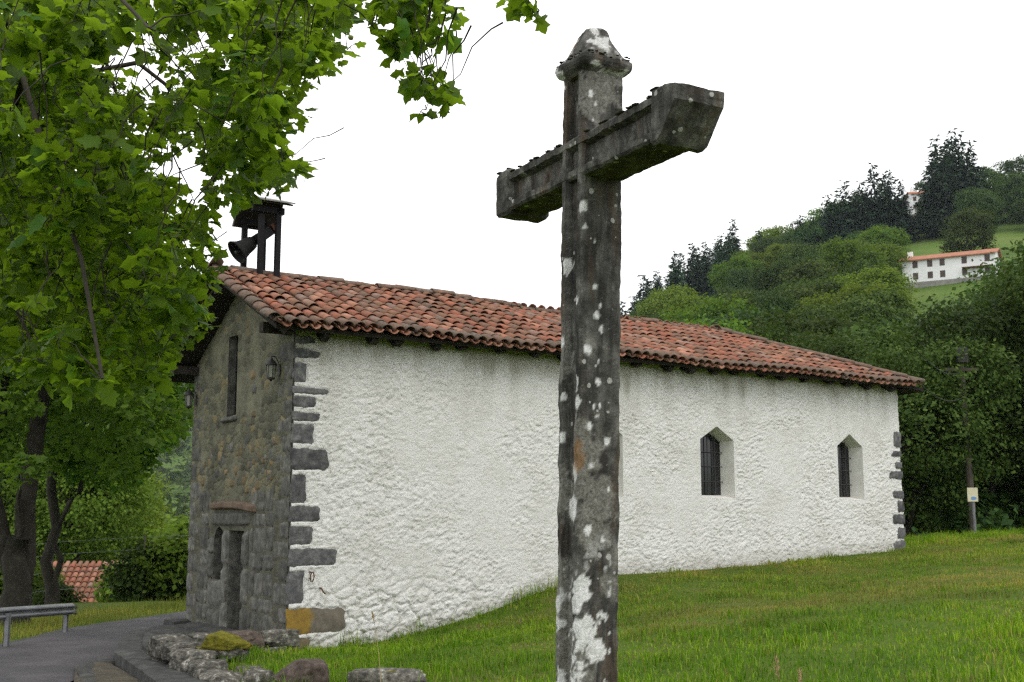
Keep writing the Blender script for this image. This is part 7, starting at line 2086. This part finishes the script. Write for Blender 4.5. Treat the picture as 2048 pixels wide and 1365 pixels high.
# ------------------------------------------------------------------ grass
def grass(n, region, hmin, hmax, width, seed, name, label, dens=None, segs=2):
    rg = np.random.default_rng(seed)
    x = rg.uniform(region[0], region[1], n)
    y = rg.uniform(region[2], region[3], n)
    # favour the nearer ground: the density a camera sees stays even
    s, t = world_to_chapel(x, y)
    keep = ~((s > -2.3) & (s < LEN + 0.05) & (t > -0.06) & (t < WID + 0.5))
    keep &= (x > -0.60 * y - 2) & (x < 0.52 * y + 2.5)
    keep &= road_dist(x, y) > 1.9
    keep &= ~((s < -1.75) & (t > -4.0) & (s > -8)) 
    keep &= ~((s < -2.6) & (y > 8) & (x < -4))
    if dens is not None:
        keep &= rg.random(n) < dens(x, y, s, t)
    x, y = x[keep], y[keep]
    s, t = s[keep], t[keep]
    m = len(x)
    z = ground_z(x, y)
    pts = np.c_[x, y, x * 0]
    big = fbm(pts, 0.95, 4, 44)
    sm = fbm(pts, 3.2, 3, 54)
    band = smooth01((y - 13.0) / 3.5) * smooth01((x + 0.5) / 3.0) * smooth01((-t + 0.2) / 0.4)
    dry = np.clip(0.10 + 1.0 * band * smooth01((big + 0.06) / 0.14) + 0.28 * band + 0.35 * smooth01((sm - 0.22) / 0.2) * (0.3 + band), 0, 1)
    # most blades of a dry patch are dry, a few stay green
    dryv = np.where(rg.random(m) < dry, rg.uniform(0.5, 1.0, m), dry * 0.35)
    tuft = 0.50 + 0.95 * smooth01((fbm(pts, 2.4, 3, 64) + 0.15) / 0.5) ** 1.5 + 0.5 * smooth01((0.35 + t) / 0.3) * (rg.random(m) < 0.6)
    h = rg.uniform(hmin, hmax, m) * tuft * (1 - 0.40 * dry)
    a = rg.uniform(0, 6.28, m)
    bend = rg.uniform(0.2, 1.05, m) * h
    dx, dy = np.cos(a), np.sin(a)
    w = width * rg.uniform(0.6, 1.3, m)
    wx, wy = -dy * w / 2, dx * w / 2
    V = np.empty((m, 5, 3))
    V[:, 0] = np.c_[x - wx, y - wy, z - 0.02]
    V[:, 1] = np.c_[x + wx, y + wy, z - 0.02]
    mx, my, mz = x + dx * bend * 0.3, y + dy * bend * 0.3, z + h * 0.6
    V[:, 2] = np.c_[mx + wx * .8, my + wy * .8, mz]
    V[:, 3] = np.c_[mx - wx * .8, my - wy * .8, mz]
    V[:, 4] = np.c_[x + dx * bend, y + dy * bend, z + h * (1 - 0.25 * bend / h)]
    b = np.arange(m)[:, None] * 5
    tri = np.concatenate([b + np.array([[0, 1, 2]]), b + np.array([[0, 2, 3]]), b + np.array([[3, 2, 4]])])
    me = mesh_np(name, V.reshape(-1, 3), tri, False)
    add_attr(me, 'dry', np.repeat(dryv, 5))
    o = obj(name, me, MAT['blade'])
    tag(o, label, 'grass', kind='stuff')
    return o
grass(290000, (-6, 16, 8.0, 31.0), 0.045, 0.125, 0.0105, 1, 'grass', 'short green meadow grass with dry patches on the slope before the chapel')
grass(50000, (-6, 16, 2.5, 9.5), 0.06, 0.14, 0.007, 2, 'grass', 'grass around the foot of the stone cross', None)
grass(60000, (-5, 5, 9.0, 22.0), 0.10, 0.24, 0.008, 3, 'long_grass', 'longer grass along the wall foot and between the rocks',
      lambda x, y, s, t: np.clip(smooth01((0.45 + t) / 0.4) * (s < 9) + 0.9 * smooth01((1.6 - np.hypot(x + 2.0, (y - 13.8) * 0.7)) / 0.8), 0, 1))
grass(90000, (10, 24, 26.5, 38.0), 0.08, 0.2, 0.012, 4, 'grass', 'grass at the crest of the slope below the dark trees')
# verge beyond the lane
def verge(seed, n):
    rg = np.random.default_rng(seed)
    k = rg.integers(10, 75, n)
    off = rg.uniform(1.75, 3.6, n)
    p = RC[k] + nrm[k] * off[:, None] + rg.normal(size=(n, 2)) * 0.2
    x, y = p[:, 0], p[:, 1]
    z = ground_z(x, y)
    h = rg.uniform(0.05, 0.24, n) * (0.4 + 0.6 * smooth01((off - 1.7) / 1.2))
    a = rg.uniform(0, 6.28, n)
    w = 0.014
    dx, dy = np.cos(a), np.sin(a)
    V = np.stack([np.c_[x - dy * w / 2, y + dx * w / 2, z - .02], np.c_[x + dy * w / 2, y - dx * w / 2, z - .02], np.c_[x + dx * h * .4, y + dy * h * .4, z + h]], 1)
    me = mesh_np('verge_grass', V.reshape(-1, 3), np.arange(3 * n).reshape(n, 3), False)
    add_attr(me, 'dry', np.repeat(rg.uniform(0.3, 1.0, n), 3))  # dry tone raised: shade of the roadside trees put into the colour
    tag(obj('verge_grass', me, MAT['blade']), 'rough grass on the verge along the outer side of the lane', 'grass', kind='stuff')
verge(8, 26000)

# single stalks in front
def stalk(x, y, h, lean_, label, head=True, r=0.0035, seed=0):
    z = gz(x, y)
    t = thing('grass_stalk', label, 'grass stalk', (x, y, z), 0, 'single stalks in the grass')
    pts = [(lean_[0] * q * q * h, lean_[1] * q * q * h, q * h) for q in np.linspace(0, 1, 9)]
    MB().tube(pts, np.linspace(r, r * 0.5, 9), 5).build('stem', MAT['dry_grass'] if head else MAT['blade'], t, True)
    if head:
        rg = np.random.default_rng(seed)
        mb = MB()
        e = np.array(pts[-1])
        d = e - np.array(pts[-2])
        d /= np.linalg.norm(d)
        for k in range(46):
            q = rg.random()
            p = e + d * (q * 0.085 - 0.01)
            o_ = rg.normal(size=3) * 0.010 * (1 - 0.5 * q)
            mb.tube([tuple(p), tuple(p + o_ * 0.8 + d * 0.010), tuple(p + o_ + d * 0.022)], [0.001, 0.0026, 0.0006], 4)
        mb.build('seed_head', MAT['dry_grass'], t, True)
    return t
stalk(1.24, 5.5, 0.80, (-0.04, 0.0), 'dry seed head on a stalk, the taller of two at the bottom right', True, 0.003, 1)
stalk(1.42, 6.0, 0.66, (0.02, 0.05), 'shorter dry seed head right of the taller one', True, 0.003, 2)
stalk(0.66, 6.5, 0.62, (0.35, 0.0), 'thin green blade leaning right just beside the cross foot', False, 0.0035, 3)
stalk(0.62, 6.9, 0.55, (0.22, 0.1), 'second thin green blade beside the cross foot', False, 0.003, 4)
stalk(-1.32, 12.2, 0.75, (-0.12, 0.1), 'tall pale grass stalk behind the long mossy rock', True, 0.004, 5)
stalk(-0.9, 11.5, 0.62, (0.2, 0.1), 'bent grass stalk right of the long mossy rock', False, 0.005, 6)

# weeds and clover between the blades
wr2 = np.random.default_rng(31)
n = 9000
x = wr2.uniform(-4, 13, n)
y = wr2.uniform(8.5, 27, n)
s_, t_ = world_to_chapel(x, y)
k = ~((s_ > -2.4) & (t_ > -0.1) & (s_ < 15.2)) & (np.abs(x) < 0.5 * y + 1) & (road_dist(x, y) > 2.4) & ~((s_ < -1.8) & (t_ > -4))
k &= fbm(np.c_[x, y, x * 0], 0.7, 3, 88) > 0.08
x, y = x[k], y[k]
z = ground_z(x, y) + wr2.uniform(0.03, 0.09, len(x))
v, f = leaf_mesh_data(HALF_LOW)
P = np.c_[x, y, z]
Nn = np.array([0, 0, 1.0]) + wr2.normal(size=(len(x), 3)) * 0.35
V, Fm = merge_leaves(v, f, frames(Nn, wr2.normal(size=(len(x), 3))), wr2.uniform(0.02, 0.05, len(x)), P)
tag(obj('weeds', mesh_np('weeds', V, Fm, False), MAT['bush']), 'small broad leaved weeds scattered through the meadow grass', 'weeds', kind='stuff')

# haze of the valley air
hz = bpy.data.materials.new('valley_air')
hz.use_nodes = True
hn, hl = hz.node_tree.nodes, hz.node_tree.links
hn.clear()
ho = hn.new('ShaderNodeOutputMaterial')
hp = hn.new('ShaderNodeVolumePrincipled')
hp.inputs['Color'].default_value = (0.80, 0.90, 1.0, 1)
hp.inputs['Density'].default_value = HAZE_DENSITY
hl.new(hp.outputs[0], ho.inputs['Volume'])
zlo, zhi = float(fz.min()) - 3.0, float(fz.max()) + 60.0
tag(MB().box((-1700, -400, zlo), (1700, 2600, zhi)).build('haze', hz), 'thin pale haze in the valley air', 'haze', kind='stuff')
